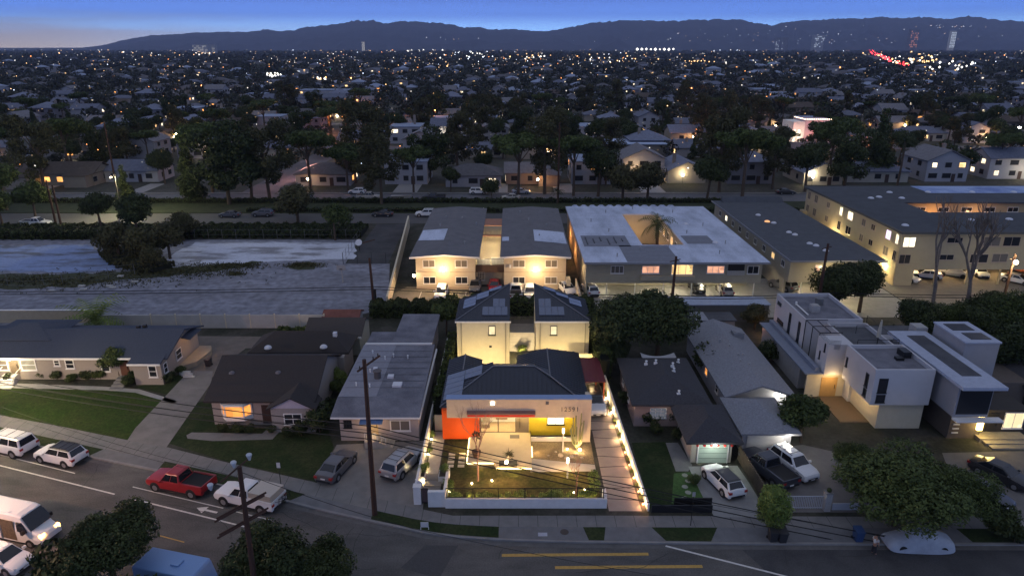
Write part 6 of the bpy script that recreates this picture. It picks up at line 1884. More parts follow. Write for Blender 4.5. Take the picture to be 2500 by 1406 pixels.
tree_template('cyp', 14, 3.0, 7, 'cone', LF_DARK, 5000, .26, 14, clumps=10, trunk_r=.25)
tree_template('lolly', 4.2, 1.65, 2.6, 'cone', LF_LIME, 7000, .09, 15, clumps=6, trunk_r=.12)
# the clipped bright tree is egg shaped
rg = random.Random(4)
TREE_T['lolly'] = (leaf_mesh('clipped_crown', [(0, 0, 2.3), (0, 0, 3.0), (0.1, .1, 1.7), (-.2, .1, 3.4)], [1.25, 1.15, 1.1, .75], 8000, .085, LF_LIME, 4, squash=1.0, shell=.8), TREE_T['lolly'][1])

# foreground trees across the street
def at_px(px, py, z): return G(px, py, z)
x, y = at_px(255, 1318, 4.4); tree('fg', x, y, .92, 'dark round tree in front of the street between the van and the red truck', z=0)
x, y = at_px(160, 1400, 2.2); tree('bushd', x, y, 2.0, 'dark bushy foliage at the bottom edge under the round tree', name='shrub', cat='shrub', z=0)
x, y = at_px(330, 1440, 3.0); tree('bush', x, y, 2.0, 'green shrub at the bottom edge beside the blue van roof', name='shrub', cat='shrub', z=0)
x, y = at_px(655, 1370, 4.2); tree('fg2', x, y, .98, 'dark tree at the bottom edge below the street pole', z=0)
x, y = at_px(760, 1405, 3.4); tree('fg', x, y, .78, 'smaller dark tree at the bottom edge right of the street pole', z=0, rz=2)
x, y = at_px(560, 1420, 3.4); tree('fg', x, y, .55, 'small dark tree at the bottom edge left of the street pole', z=0, rz=1)
# right side
x, y = at_px(2200, 1180, 3.8); tree('fgr', x, y, 1.42, 'big spreading green tree shading the forecourt before the cubic houses', sz=.98)
x, y = at_px(2330, 1215, 2.5); tree('fgr', x, y, .92, 'lower spreading green tree to the right of the big one by the drive', rz=2.2, sz=.8)
x, y = at_px(2095, 1120, 2.2); tree('fgr', x, y, .55, 'small loose tree beside the big spreading tree', rz=1.2)
x, y = at_px(1965, 1015, 2.9); tree('small', x, y, 1.55, 'rounded dense tree between the slatted garage and the lit court', sz=1.25)
x, y = G(1880, 1300, 0.1); o = tree('lolly', x, y, .98, 'clipped egg shaped bright green tree beside the sidewalk', rz=0)
x, y = at_px(1520, 790, 5.5); tree('mass', x, y, 1.12, 'dark dense tree mass behind the hipped roof house, nearest the rear houses')
x, y = at_px(1610, 790, 5.0); tree('mass', x, y, 1.12, 'dark dense tree behind the hipped roof house, beside the pale long roof', rz=2)
x, y = at_px(1590, 725, 6.0); tree('mass', x, y, .75, 'dark tree top before the lit carports', rz=4)
x, y = at_px(1495, 850, 3.0); tree('mass', x, y, .55, 'dark shrubby tree behind the planted driveway wall', rz=3)
x, y = at_px(1730, 850, 3.2); tree('bushd', x, y, 1.7, 'dark shrub behind the long pale roof', name='shrub', cat='shrub')
x, y = at_px(1845, 775, 1.8); tree('olive', x, y, .8, 'bush glowing orange beside the white cubic house', name='shrub', cat='shrub')
light(x + .5, y - 2.2, 1.2, 30, (1, .48, .12), .2)
x, y = at_px(1875, 860, 1.2); tree('bushd', x, y, 1.2, 'dark bush between the long pale roof and the cubic house', name='shrub', cat='shrub')
# dark trees behind the cubic houses
for px, py, z, s, k, lb in ((2050, 710, 4, 1.0, 'mass', 'dark tree before the rear flood lamp'), (2110, 690, 4.5, .95, 'mass', 'dark tree left of the passage to the yellow block'), (2240, 775, 4, .8, 'mass', 'dark tree under the left bare tree'), (2330, 765, 4, .85, 'fgr', 'dark tree under the right bare tree'), (2420, 775, 4, .9, 'mass', 'dark tree at the right before the yellow block'), (2500, 780, 4.5, 1.25, 'fgr', 'dark tree at the right edge below the lamp pole'), (2180, 830, 4, .7, 'mass', 'dark tree behind the white cube terrace'), (2480, 870, 4, 1.0, 'mass', 'dark tree right of the grey cubic house'), (2380, 830, 2, .8, 'mass', 'dark tree behind the grey rear block')):
    x, y = at_px(px, py, z); tree(k, x, y, s, lb)
# small garden trees and shrubs on the left lots
x, y = at_px(283, 872, 2.8); tree('small', x, y, 1.0, 'small round tree in front of the long left house')
x, y = at_px(778, 1028, 1.3); tree('bushd', x, y, 1.35, 'large dark rounded bush at the corner of the bay window house', name='shrub', cat='shrub')
x, y = at_px(735, 1048, .8); tree('bushd', x, y, .75, 'low dark bush left of the large rounded bush', name='shrub', cat='shrub')
x, y = at_px(826, 930, 1.6); tree('bush', x, y, 1.0, 'bush lit bright green between the two left houses', name='shrub', cat='shrub')
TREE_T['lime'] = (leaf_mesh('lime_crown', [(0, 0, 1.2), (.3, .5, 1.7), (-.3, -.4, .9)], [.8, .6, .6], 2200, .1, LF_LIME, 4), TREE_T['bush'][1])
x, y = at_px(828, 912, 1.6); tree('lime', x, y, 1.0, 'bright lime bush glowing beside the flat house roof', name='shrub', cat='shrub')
light(x - .9, y - 1.2, 1.9, 32, (.95, 1, .45), .1)
x, y = at_px(812, 975, 1.4); tree('bushd', x, y, .7, 'small dark bush below the bright lime bush', name='shrub', cat='shrub')
for i, (px, py, s) in enumerate(((140, 920, .6), (175, 925, .55), (210, 922, .6), (245, 918, .7), (310, 935, .6), (330, 925, .75), (415, 925, .6), (100, 915, .5), (20, 925, .5), (440, 905, .55))):
    x, y = at_px(px, py, .5)
    tree('bush' if i % 2 else 'bushd', x, y, s, 'low shrub planted along the front of the long left house', name='shrub', cat='shrub', group='shrubs along the long left house')
for i, (px, py, s) in enumerate(((545, 1048, .45), (580, 1050, .5), (610, 1050, .45), (665, 1050, .4), (700, 1060, .5))):
    x, y = at_px(px, py, .4); tree('bushd', x, y, s, 'low dark shrub below the bay window', name='shrub', cat='shrub', group='shrubs below the bay window')
for i, (px, py, s) in enumerate(((1580, 1020, .8), (1610, 1015, .9), (1640, 1020, .8), (1560, 985, .7), (1535, 975, .8), (1680, 1040, .9), (1600, 1045, .6), (1655, 1060, .6))):
    x, y = at_px(px, py, .7); tree('bushd', x, y, s, 'dark shrub in the front garden of the hipped roof house', name='shrub', cat='shrub', group='shrubs of the hipped roof house')
x, y = at_px(1695, 1165, .8); tree('bush', x, y, .55, 'small leafy shrub on the little lit lawn', name='shrub', cat='shrub')
x, y = at_px(2440, 1290, .6); tree('bushd', x, y, 1.2, 'low dark bush by the sidewalk at the lower right', name='shrub', cat='shrub')
x, y = at_px(2480, 1310, .6); tree('bushd', x, y, .8, 'small dark bush at the lower right edge', name='shrub', cat='shrub')

# hedges: box shaped leaf volumes
def hedge(label, pts, h, w, material, n, size=.12, name='hedge', z=KB, seed=1, cat='hedge'):
    g = np.random.default_rng(seed)
    pts = np.array(pts, float); seg = pts[1:] - pts[:-1]; L_ = np.linalg.norm(seg, axis=1); c = np.r_[0, np.cumsum(L_)]
    s = g.random(n) * c[-1]; i = np.clip(np.searchsorted(c, s) - 1, 0, len(seg) - 1)
    d = seg[i] / L_[i][:, None]; base = pts[i] + d * (s - c[i])[:, None]
    nn = np.stack([-d[:, 1], d[:, 0]], 1)
    side = g.choice(3, n); v = g.random(n); u = g.random(n) * 2 - 1
    hh = h * (1 + .12 * np.sin(s * 2.1) + .08 * np.sin(s * 5.3 + 1))
    off = np.where(side == 0, u, np.where(side == 1, -1, 1)) * w / 2 * (1 + .15 * np.sin(s * 3.3)) + g.normal(size=n) * .06
    zz_ = np.where(side == 0, hh, v * hh) + g.normal(size=n) * .06
    p = np.stack([base[:, 0] + nn[:, 0] * off, base[:, 1] + nn[:, 1] * off, z + np.maximum(zz_, .03)], 1)
    nrm = g.normal(size=(n, 3)); nrm /= np.linalg.norm(nrm, axis=1)[:, None]
    a = np.cross(nrm, g.normal(size=(n, 3))); a /= np.linalg.norm(a, axis=1)[:, None]; b = np.cross(nrm, a)
    sz_ = size * (.6 + .8 * g.random(n))[:, None]
    a *= sz_; b *= sz_ * .6
    V = np.stack([p - a, p + b, p + a, p - b], 1).reshape(-1, 3)
    o = mesh_obj(name, cards(name, V, material)); tag(o, label, cat)
    # woody dark core so that nothing shines through
    core = MB()
    for q in range(len(pts) - 1):
        dd = seg[q] / L_[q]; nn_ = np.array([-dd[1], dd[0]]) * w * .40
        A, B = pts[q], pts[q + 1]
        core.prism([tuple(A - nn_), tuple(B - nn_), tuple(B + nn_), tuple(A + nn_)], z, z + h * .86)
    core.build('stems', mat('hedge_core', (.012, .014, .008), 1, 0), o)
    return o
hedge('tall clipped hedge along the left side of the modern house', [(-7.3, 60), (-7.2, 76)], 2.3, .8, LF_MID, 6000, seed=2)
hedge('tall green hedge along the right side behind the carport', [(10.1, 67), (9.75, 80)], 3.6, 1.2, LF_MID, 7000, seed=3)
hedge('dark hedge behind the two rear houses', [(-9, 87.5), (11.2, 87.5)], 2.6, 2.0, LF_MID, 9000, .15, seed=4)
hedge('dark hedge behind the flat house at the parking edge', [(-19.5, 88.2), (-9.2, 88.2)], 1.8, 2.6, LF_DARK, 6000, .15, seed=5)
hedge('low hedge before the panel wall left of the small garage', [(-30, 80.5), (-26, 80.8)], 1.0, 1.5, LF_MID, 2500, seed=6)
x, y = at_px(1088, 768, 3.0); tree('small', x, y, 1.2, 'rounded tree beside the left rear house at the parking edge')
hedge('dark ivy bank along the back of the empty lot', [(-150, 131), (-62, 131)], 1.5, 6.5, LF_DARK, 26000, .22, seed=7)
hedge('dark ivy bank beside the alley at the back of the lot', [(-62, 132.5), (-29.5, 132.5)], 1.1, 7.5, LF_DARK, 14000, .2, seed=8)
# trees and bushes in the lot and along the bank
for i, (px, py, z, s, k, lb) in enumerate(((245, 540, 2.5, .75, 'dark', 'dark bush tree at the left beside the near lane of the avenue'), (335, 555, 3, .85, 'dark', 'large dark bush tree beside the near lane of the avenue'), (285, 600, 2.5, 1.5, 'olive', 'olive bush at the diagonal bank of the empty lot'), (345, 615, 2.0, 1.4, 'olive', 'second olive bush at the diagonal bank, nearer the lot'), (410, 600, 2.5, 1.5, 'olive', 'third olive bush at the diagonal bank, farther right'), (445, 565, 2, 1.3, 'olive', 'dark olive bush at the top of the diagonal bank'), (815, 545, 3.5, 1.25, 'small', 'round green street tree behind the pale paving'), (370, 650, 1, .9, 'olive', 'low olive bush at the foot of the diagonal bank'), (720, 432, 6, .95, 'dark', 'x'), )):
    if lb == 'x': continue
    x, y = at_px(px, py, z); tree(k, x, y, s if k != 'small' else 1.9, lb)
hedge('low scrub on the slope between the two paved courts', [(-72, 119), (-66, 112), (-58, 108)], 1.0, 4.5, LF_OLIVE, 6000, .16, seed=11, name='scrub')

# palms
def palm(x, y, h, label, s=1.0, z=KB, nf=22, seed=1, droop=1.0, m=None):
    rg = random.Random(seed)
    t = thing('palm_tree', label, 'palm tree', (x, y, z), 0, world=False)
    tb = MB(); tb.tube((0, 0, -.1), (.1 * s, 0, h * .5), .22 * s, .17 * s, 8); tb.tube((.1 * s, 0, h * .5), (0, 0, h), .17 * s, .2 * s, 8)
    tb.build('trunk', M_BARK, t)
    V = []
    for k in range(nf):
        a = k * 2.4 + rg.uniform(-.2, .2); el = rg.uniform(-.2, 1.2)
        L_ = rg.uniform(2.0, 2.8) * s
        d = Vector((math.cos(a) * math.cos(el), math.sin(a) * math.cos(el), math.sin(el)))
        side = Vector((-math.sin(a), math.cos(a), 0))
        p = Vector((0, 0, h)); ns = 12
        for j in range(ns):
            q = p + d * (L_ / ns); d = (d + Vector((0, 0, -.13 * droop))).normalized()
            wl = .75 * s * math.sin(math.pi * (j + 1) / (ns + 1)) ** .7 * .9
            for sg in (-1, 1):
                tip = p + side * sg * wl + d * .25 * s + Vector((0, 0, -.18 * s * droop))
                V += [tuple(p), tuple(p + d * .10 * s), tuple(tip), tuple(p + d * .02 - Vector((0, 0, .02)))]
            u = Vector((0, 0, .03 * s)); V += [tuple(p - side * .03), tuple(p + side * .03), tuple(q + side * .02), tuple(q - side * .02)]
            p = q
    mesh_obj('fronds', cards('fronds', np.array(V), m or LF_MID), t)
    return t
x, y = at_px(232, 775, 2.6); palm(x, y, 2.2, 'spreading palm behind the long left house before the empty lot', 1.9, seed=3, nf=30, m=LF_LIME)
palm(24.3, 111, 7.2, 'tall palm rising out of the courtyard of the white roofed block', 1.5, seed=5, droop=1.25, nf=24)
x, y = at_px(2205, 375, 9); palm(x, y, 12, 'slim palm beyond the avenue before the orange gabled house', 1.5, z=0, seed=6, m=LF_DARK)
x, y = G(1360, 497, .1); palm(x, y, 3, 'low palm beside the tall street pole behind the tan apartments', .9, seed=7, m=LF_DARK)

# bare trees
def bare(x, y, label, h=6, r=.22, m=None, depth=5, seed=1, z=KB, spread=.45, up=.3, kids=2, s=1.0, first=None, rz=0, shrink=.76):
    rg = random.Random(seed)
    t = thing('bare_tree', label, 'tree', (x, y, z), rz, world=False)
    b = MB(); L0 = first or h * .34
    b.tube((0, 0, -.1), (0, 0, L0 * .5), r * 1.1, r, 8, False)
    n0 = len(b.f)
    branches(b, Vector((0, 0, L0 * .5)), Vector((.04, 0, 1)).normalized(), L0 * .6, r * .95, depth, rg, spread, up, 7, kids, shrink)
    b.build('trunk', m or M_BARKL, t)
    t.scale = (s, s, s)
    return t
M_BGREY = mat('grey_bark', (.16, .135, .115), 1, .2, 3)
x, y = GY(2288, 640, 82)[0] + 1.2, 82; bare(x, y, 'tall bare pollarded tree in front of the yellow block, left one', 11.5, .26, M_BGREY, 4, 2, first=8, spread=.50, up=.45, kids=2, shrink=.72).rotation_euler = (0, -.15, 0)
x, y = GY(2368, 650, 81)[0] + 1.1, 81; bare(x, y, 'tall bare pollarded tree in front of the yellow block, right one', 12, .31, M_BGREY, 4, 7, first=7, spread=.62, up=.35, kids=3, shrink=.74).rotation_euler = (0, -.13, .3)
bare(-2.9, 49.6, 'bare young tree lit from below on the modern house lawn', 4.6, .075, M_BARKR, 6, 4, spread=.5, up=.25, first=2.6, kids=2)
bare(5.3, 47.6, 'small bare reddish tree with curling branches near the front wall', 2.4, .06, mat('pink_bark', (.40, .20, .15), .9, .1), 6, 9, spread=.75, up=.1, first=1.4, kids=2)
# potted tree and yucca on the terrace
pt = thing('potted_tree', 'potted thin tree standing on the left of the terrace', 'plant', (-3.2, 52.9, .42), world=False)
MB().tube((0, 0, 0), (0, 0, .55), .28, .42, 16).build('pot', mat('pot_brown', (.10, .055, .03), .8, .2), pt)
b = MB(); branches(b, Vector((0, 0, .5)), Vector((0, 0, 1)), 1.0, .035, 3, random.Random(3), .5, .3, 5); b.build('trunk', M_BARK, pt)
mesh_obj('foliage', leaf_mesh('sparse_foliage', [(0, 0, 2.3), (.3, .1, 1.9)], [.35, .25], 140, .10, LF_OLIVE, 2), pt)
yk = thing('yucca', 'spiky yucca lit from below in a dark planter at the terrace edge', 'plant', (-.35, 51.7, .42), world=False)
MB().box(-.8, .8, -.35, .4, 0, .12).build('planter', M_DARK, yk)
MB().tube((0, 0, .1), (0, 0, .9), .07, .06, 8).build('trunk', M_BARKL, yk)
V = []; rg = random.Random(2)
for k in range(70):
    a = rg.uniform(0, 6.28); el = rg.uniform(-.5, 1.4); d = Vector((math.cos(a) * math.cos(el), math.sin(a) * math.cos(el), math.sin(el))) * rg.uniform(.45, .7)
    p = Vector((0, 0, rg.uniform(.8, 1.05))); sd = Vector((-math.sin(a), math.cos(a), 0)) * .03
    V += [tuple(p - sd), tuple(p + sd), tuple(p + d * .7 + sd * .8), tuple(p + d + Vector((0, 0, -.06)))]
mesh_obj('leaves', cards('yucca_leaves', np.array(V), LF_OLIVE), yk)
# cactus
cx = thing('cactus', 'tall branching cactus lit by a spotlight before the white corner pier', 'cactus', (5.95, 54.6, KB), world=False)
b = MB(); rg = random.Random(8)
for k in range(9):
    a = k * .7 + .2; r0 = .10 + .05 * (k % 3); hh_ = rg.uniform(1.9, 3.6)
    p0 = Vector((0, 0, .1)); p1 = Vector((math.cos(a) * (.25 + r0), math.sin(a) * .25, .7)); p2 = Vector((math.cos(a) * (.45 + r0), math.sin(a) * .3, hh_))
    b.tube(p0, p1, .08, .075, 7); b.tube(p1, p2, .075, .06, 7); b.ball(tuple(p2), .06, 7)
    if k % 2: b.tube(p1.lerp(p2, .5), p1.lerp(p2, .5) + Vector((math.cos(a) * .25, 0, .5)), .05, .045, 6)
b.build('stems', mat('cactus_skin', (.22, .22, .10), .8, .1), cx)
# rocks in the gravel
for i, (x, y, s) in enumerate(((4.4, 53.4, .28), (4.9, 53.0, .2), (5.4, 53.2, .24), (5.9, 53.6, .2), (4.0, 54.0, .14), (6.3, 53.0, .18), (3.3, 53.4, .12), (5.1, 52.6, .15))):
    m = MB(); m.ball((x, y, KB + .05), s, 7, .65)
    rg = random.Random(i); m.v = [(a + rg.uniform(-.03, .03), b_ + rg.uniform(-.03, .03), c + rg.uniform(-.02, .02)) for a, b_, c in m.v]
    tag(m.build('garden_stone', mat('stone', (.40, .35, .28), .9, .2, 5)), 'pale rounded stone in the gravel bed near the cactus', 'stone', 'stones in the gravel bed')
# uplit garden grasses along the front wall & small plants
for i, (x, y, s) in enumerate(((-4.6, 46.9, .30), (-2.05, 46.8, .32), (.75, 46.7, .26), (3.1, 46.75, .38), (3.35, 47.2, .35), (5.9, 46.9, .36), (6.4, 47.2, .38), (6.9, 48.2, .36), (-5.3, 48.6, .36), (-5.2, 47.9, .34), (6.9, 49.6, .36))):
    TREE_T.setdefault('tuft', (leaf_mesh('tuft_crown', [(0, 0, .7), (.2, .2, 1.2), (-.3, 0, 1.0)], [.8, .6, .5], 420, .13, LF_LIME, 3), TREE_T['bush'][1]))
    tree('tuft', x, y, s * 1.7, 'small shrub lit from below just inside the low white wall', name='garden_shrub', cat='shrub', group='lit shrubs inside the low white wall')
for i, (x, y) in enumerate(((-5.75, 49.9), (-7.65, 49.9))): tree('tuft', x, y, .55, 'leafy plant glowing in the planter box %s of the steps' % ('right' if i == 0 else 'left'), name='garden_shrub', cat='shrub', z=.78)
for i in range(9):
    y = 51.5 + i * 2.6
    tree('tuft', -7.62 + .1, y, .35, 'small plant along the narrow left boundary wall', name='garden_shrub', cat='shrub', group='plants along the left boundary wall')

# knee high weeds in the worn lot
g = np.random.default_rng(44); P_ = []
for cx_, cy_, sx_, sy_, n in ((100, 688, 160, 9, 900), (420, 666, 80, 6, 700), (560, 650, 45, 4, 500), (742, 648, 22, 3, 300), (575, 668, 10, 2, 80)):
    for a_, b_ in zip(g.normal(cx_, sx_, n), g.normal(cy_, sy_, n)):
        if 600 < b_ < 770 and a_ < 860: P_.append((*G(a_, b_, KB), KB))
P_ = np.array(P_); n = len(P_); P_ = np.repeat(P_, 3, axis=0) + np.c_[g.normal(size=(3 * n, 2)) * .25, g.random(3 * n) * .18]
nr = g.normal(size=(3 * n, 3)); nr /= np.linalg.norm(nr, axis=1)[:, None]; a_ = np.cross(nr, g.normal(size=(3 * n, 3))); a_ /= np.linalg.norm(a_, axis=1)[:, None]; b_ = np.cross(nr, a_)
a_ *= .17; b_ *= .09
V = np.stack([P_ - a_, P_ + b_, P_ + a_, P_ - b_], 1).reshape(-1, 3); V[:, 2] = np.maximum(V[:, 2], KB + .02)
o = mesh_obj('weeds', cards('weeds', V, LF_OLIVE)); o['kind'] = 'stuff'; o['label'] = 'dry weeds standing in the worn empty lot'; o['category'] = 'weeds'
# ------------------------------------------------------------ poles, wires, small street things
def pole_frame(name, label, x, y, h, r=.2, lean=(0, 0), z=KB):
    t = thing(name, label, 'utility pole', (x, y, z), 0, world=False)
    MB().tube((0, 0, -.2), (lean[0], lean[1], h), r * 1.15, r * .75, 10).build('pole', M_WOODP, t)
    return t
px0, py0 = G(915, 1255, KB)
p1 = pole_frame('utility_pole', 'tall brown wooden utility pole at the kerb in front of the flat house', px0, py0, 13.5, .19, (.12, 0))
a = G(873, 907, 13.0); b = G(927, 869, 13.0)
MB().tube((a[0] - px0, a[1] - py0, 12.9), (b[0] - px0, b[1] - py0, 12.9), .08, .08, 6).build('crossarm', M_WOODP, p1)
m = MB()
for t_ in (.1, .35, .7, .92): m.tube((a[0] + (b[0] - a[0]) * t_ - px0, a[1] + (b[1] - a[1]) * t_ - py0, 12.95), (a[0] + (b[0] - a[0]) * t_ - px0, a[1] + (b[1] - a[1]) * t_ - py0, 13.2), .05, .04, 6)
m.build('insulator', M_DARK, p1)
p2x, p2z = GY(583, 1131, 33.0)
p2 = pole_frame('utility_pole', 'street pole with long doubled crossarms and pale cups before the parked pickup', p2x - .25, 33.0, p2z - .2, .17, (.25, 0), z=0)
def armpx(A, B, Y, parent, base, r=.07, name='crossarm'):
    a = G(*A); 
    (xa, za), (xb, zb) = GY(*A, Y + .9), GY(*B, Y - .9)
    zc = (za + zb) / 2
    return MB().tube((xa - base[0], 1.1, zc), (xb - base[0], -1.1, zc), r, r, 6).build(name, M_WOODP, parent)
for (x0, z0) in ((0, p2z - 2.9), (0, p2z - 4.0)):
    for d in (-.14, .14): MB().tube((-.98, -1.2 + d, z0), (.98, 1.2 + d, z0), .06, .06, 6).build('crossarm', M_WOODP, p2)
MB().tube((-.5, -.9, p2z - .6), (.6, .8, p2z - .1), .05, .05, 6).build('top_bracket', M_WOODP, p2)
for q in ((.62, .6, p2z - .05), (-.05, 0, p2z - .15), (-1.1, -.9, p2z - 1.0)):
    MB().tube((q[0], q[1], q[2] - .12), (q[0], q[1], q[2] + .22), .06, .17, 10).ball((q[0], q[1], q[2] + .22), .17, 10, .6, True).build('cup', mat('pale_cup', (.45, .46, .48), .3, 0), p2)
p3x, p3y = G(915, 765, KB)
p3 = pole_frame('utility_pole', 'utility pole with transformer gear at the near right corner of the empty lot', p3x, p3y, GY(907, 632, p3y)[1], .2, (-.2, 0))
MB().tube((-.9, -.6, 10.3), (.6, .5, 10.5), .07, .07, 6).build('crossarm', M_WOODP, p3)
MB().tube((.25, -.2, 2.4), (.25, -.2, 3.6), .2, .2, 10).build('transformer', M_DARK, p3)
specs = [((1640, 800), 628, 'utility pole in front of the lit carports beside the dark tree', 83), ((2005, 790), 597, 'utility pole before the flood lamp of the grey roofed block', 84), ((2462, 800), 622, 'utility pole carrying a bright lamp at the right edge', 86)]
poles = {}
for (bx_, by_), ty, lb, Y in specs:
    x, zt_ = GY(bx_ + (8 if bx_ < 1700 else 14), ty, Y)
    p = pole_frame('utility_pole', lb, x, Y, zt_, .2, (.15, 0)); poles[bx_] = (p, x, Y, zt_)
    MB().tube((-.7, -.4, zt_ - .6), (.8, .4, zt_ - .5), .06, .06, 6).build('crossarm', M_WOODP, p)
p, x, Y, zt_ = poles[2462]
MB().ball((.1, -.5, zt_ - 1.0), .28, 10).build('lamp', M_BULB, p)
l_ = light(0, 0, 0, 1600, (1, .82, .42), .25, None); l_.parent = p; l_.location = (.1, -1.1, zt_ - 1.1)
# tall thin poles along the avenue
for (bx_, by_, ty, lb) in ((138, 553, 440, 'left of the twin dark poles at the near lane'), (150, 553, 452, 'right of the twin dark poles at the near lane'), (1362, 497, 300, 'tall dark pole behind the tan apartments on the median'), (287, 470, 300, 'thin dark pole before the far blue roofed house')):
    x, y = G(bx_, by_); x2, z2 = GY(bx_, ty, y); pole_frame('utility_pole', lb, x, y, z2, .22, z=0)
# wires
M_WIRE = mat('black_cable', (.01, .01, .01), .7, 0)
def wire(label, pts3, sag=.6, r=.03, name='overhead_wire', n=10):
    m = MB(); P_ = []
    for A, B in zip(pts3[:-1], pts3[1:]):
        for k in range(n):
            t = k / n; P_.append(tuple(A[i] + (B[i] - A[i]) * t - (4 * sag * t * (1 - t) if i == 2 else 0) for i in range(3)))
    P_.append(tuple(pts3[-1])); m.path(P_, r, 4)
    return tag(m.build(name, M_WIRE), label, 'wire')
def w3(px, py, Y): x, z = GY(px, py, Y); return (x, Y, z)
for i, (ly, my, ry, lb) in enumerate(((868, 1040, 1420, 'upper'), (882, 1058, 1436, 'middle'), (898, 1072, 1452, 'lowest'))):
    wire('%s of the three thick black cables crossing in front of the bright house' % lb, [w3(-260, ly, 66), w3(906, my, py0 - .25), w3(2800, ry, 40.5)], .7, .045)
wire('thin cable above the three thick ones over the sidewalk', [w3(-260, 880, 66), w3(906, 1050, py0 - .3), w3(2800, 1400, 40.5)], 1.0, .02)
for i, (A, B) in enumerate((((-100, 955), (2700, 1500)), ((-100, 975), (2700, 1470)))):
    wire('thin pale service wire %s the red truck' % ('above' if i == 0 else 'crossing near'), [w3(-150, A[1] - 20, 56), w3(583, 1165 + 10 * i, 33.3)], .5, .018)
wire('thin wire from the street pole over the flat house driveway', [w3(583, 1150, 33.3), w3(1010, 1290, 36), w3(1700, 1420, 36)], .2, .018)
for i, (a_, b_) in enumerate(((722, 700), (729, 706))):
    wire('%s of two parallel cables crossing the empty lot' % ('upper' if i == 0 else 'lower'), [w3(-300, a_ - 10, 88), w3(914, b_, p3y - .2), w3(1647, b_ + 22, 82.8), w3(2019, b_ + 15, 83.8), w3(2700, b_ + 18, 85)], .25, .05)

def fixture(px, py, label, e=6, col=(1, .66, .30), group=None, z=KB, r=.06, s=1.0, x=None, y=None, mm=None):
    if x is None: x, y = G(px, py, z)
    t = thing('spotlight', label, 'garden light', (x, y, z), 0, group)
    MB().tube((x, y, z), (x, y, z + .12 * s), .06 * s, .07 * s, 8).build('base', M_DARK, t)
    MB().ball((x, y, z + .15 * s), .10 * s, 8).build('lens', mm or M_BULB, t)
    light(x, y - .05, z + .38 * s, e * 1.5, col, r, t)
    return t
ysw = [46.3, 48.0, 49.9, 51.8, 53.8, 56.0, 58.4, 61.0, 64.0, 67.2]
for i, y in enumerate(ysw):
    x = 10.62 - (y - 45.6) * .037
    t = fixture(0, 0, 'small glowing light in the planting strip beside the driveway wall', 40 if y < 56 else 60, (1, .50, .22) if y < 56 else (1, .66, .32), 'lights along the driveway wall', x=x, y=y, mm=M_BULBO if y < 60 else M_BULB, s=.85)
    tree('tuft', x - .02, y + .9, .22, 'tiny plant in the driveway planting strip', name='garden_shrub', cat='shrub', group='plants of the driveway planting strip')
for i, (px, py, e) in enumerate(((1152, 1182, 12), (1201, 1175, 12), (1385, 1098, 20), (1415, 1102, 60), (1400, 1204, 10), (1428, 1197, 12), (1456, 1186, 10))):
    fixture(px, py, ('lawn spotlight left of the bare young tree', 'lawn spotlight right of the bare young tree', 'small spotlight among the gravel bed stones', 'strong spotlight at the foot of the cactus', 'lawn spotlight left of the small reddish tree', 'spotlight at the foot of the small reddish tree', 'lawn spotlight by the right railing')[i], e, group='spotlights in the front garden', s=1.3 if i == 3 else .7)
fixture(0, 0, 'spotlight in the dark planter under the yucca', 26, x=-.5, y=51.45, z=.55, s=1.5)
for i, (x, y) in enumerate(((-4.6, 46.6), (-2.05, 46.5), (.75, 46.45), (3.1, 46.45), (5.9, 46.5))):
    fixture(0, 0, 'small spotlight under a shrub just inside the low white wall', 42, (1, .68, .26), 'spotlights inside the low white wall', x=x, y=y, s=.9)
for i, (x, y) in enumerate(((-5.2, 48.0), (-7.6, 51.0), (-7.62, 53.5), (-7.6, 56), (-7.55, 49.3), (-7.5, 62), (-7.5, 67), (-7.5, 72))):
    fixture(0, 0, 'small light along the narrow path left of the modern house', 12 if y < 60 else 30, (1, .74, .32), 'lights along the left path', x=x, y=y, s=.8)
# washes on the rear houses (ground spots hidden behind the front roof)
for i, (x, y, e) in enumerate(((-5.0, 69.6, 290), (-1.8, 69.6, 290), (4.2, 70.0, 290), (7.6, 70.0, 290), (1.2, 73.4, 330), (1.1, 77.8, 260))):
    t = fixture(0, 0, ('courtyard uplight before the left rear house by the side path', 'courtyard uplight before the left rear house by the gap', 'courtyard uplight before the right rear house by the gap', 'courtyard uplight before the right rear house by the carport', 'uplight in the gap between the rear houses', 'uplight behind the block wall')[i], e, (1, .74, .36), x=x, y=y, s=1.2)
fixture(0, 0, 'uplight beside the tall green hedge by the carport', 40, (.95, 1, .4), x=9.3, y=70.0)
x, y = 1.2, 75.2
tree('tuft', x, y, .8, 'slim plant lit white against the block wall', name='garden_shrub', cat='shrub')
# soffit and band lights of the bright house
for i, x in enumerate((-2.3, -.4, 1.0, 3.0, 5.0)):
    light(x, 56.5, 2.6, 120, (1, .70, .28), .1, hh, name='soffit_light')
light(-4.8, 54.6, .9, 34, (1, .62, .3), .2, hh)
# added fill lights without fixtures, warming the band and the white wall
light(-1, 49.0, 2.0, 430, (1, .54, .19), .5, tr, name='terrace_fill'); light(4.8, 50.4, 1.4, 380, (1, .54, .19), .4, tr, name='garden_fill')
# bollard light columns
for i, (px, py, h) in enumerate(((1374, 1103, 2.0), (1385, 1168, 1.6))):
    x, y = G(px, py, KB); t = thing('bollard_light', ('white glowing bollard column before the lime wall', 'slim pale column light at the lawn edge')[i], 'garden light', (x, y, KB))
    MB().tube((x, y, KB), (x, y, KB + h), .06, .06, 8).build('column', M_TRIM, t)
    MB().tube((x, y, KB + h), (x, y, KB + h + .45), .11, .11, 10).build('lamp', emit('column_glow', (1, .85, .6), 5), t)
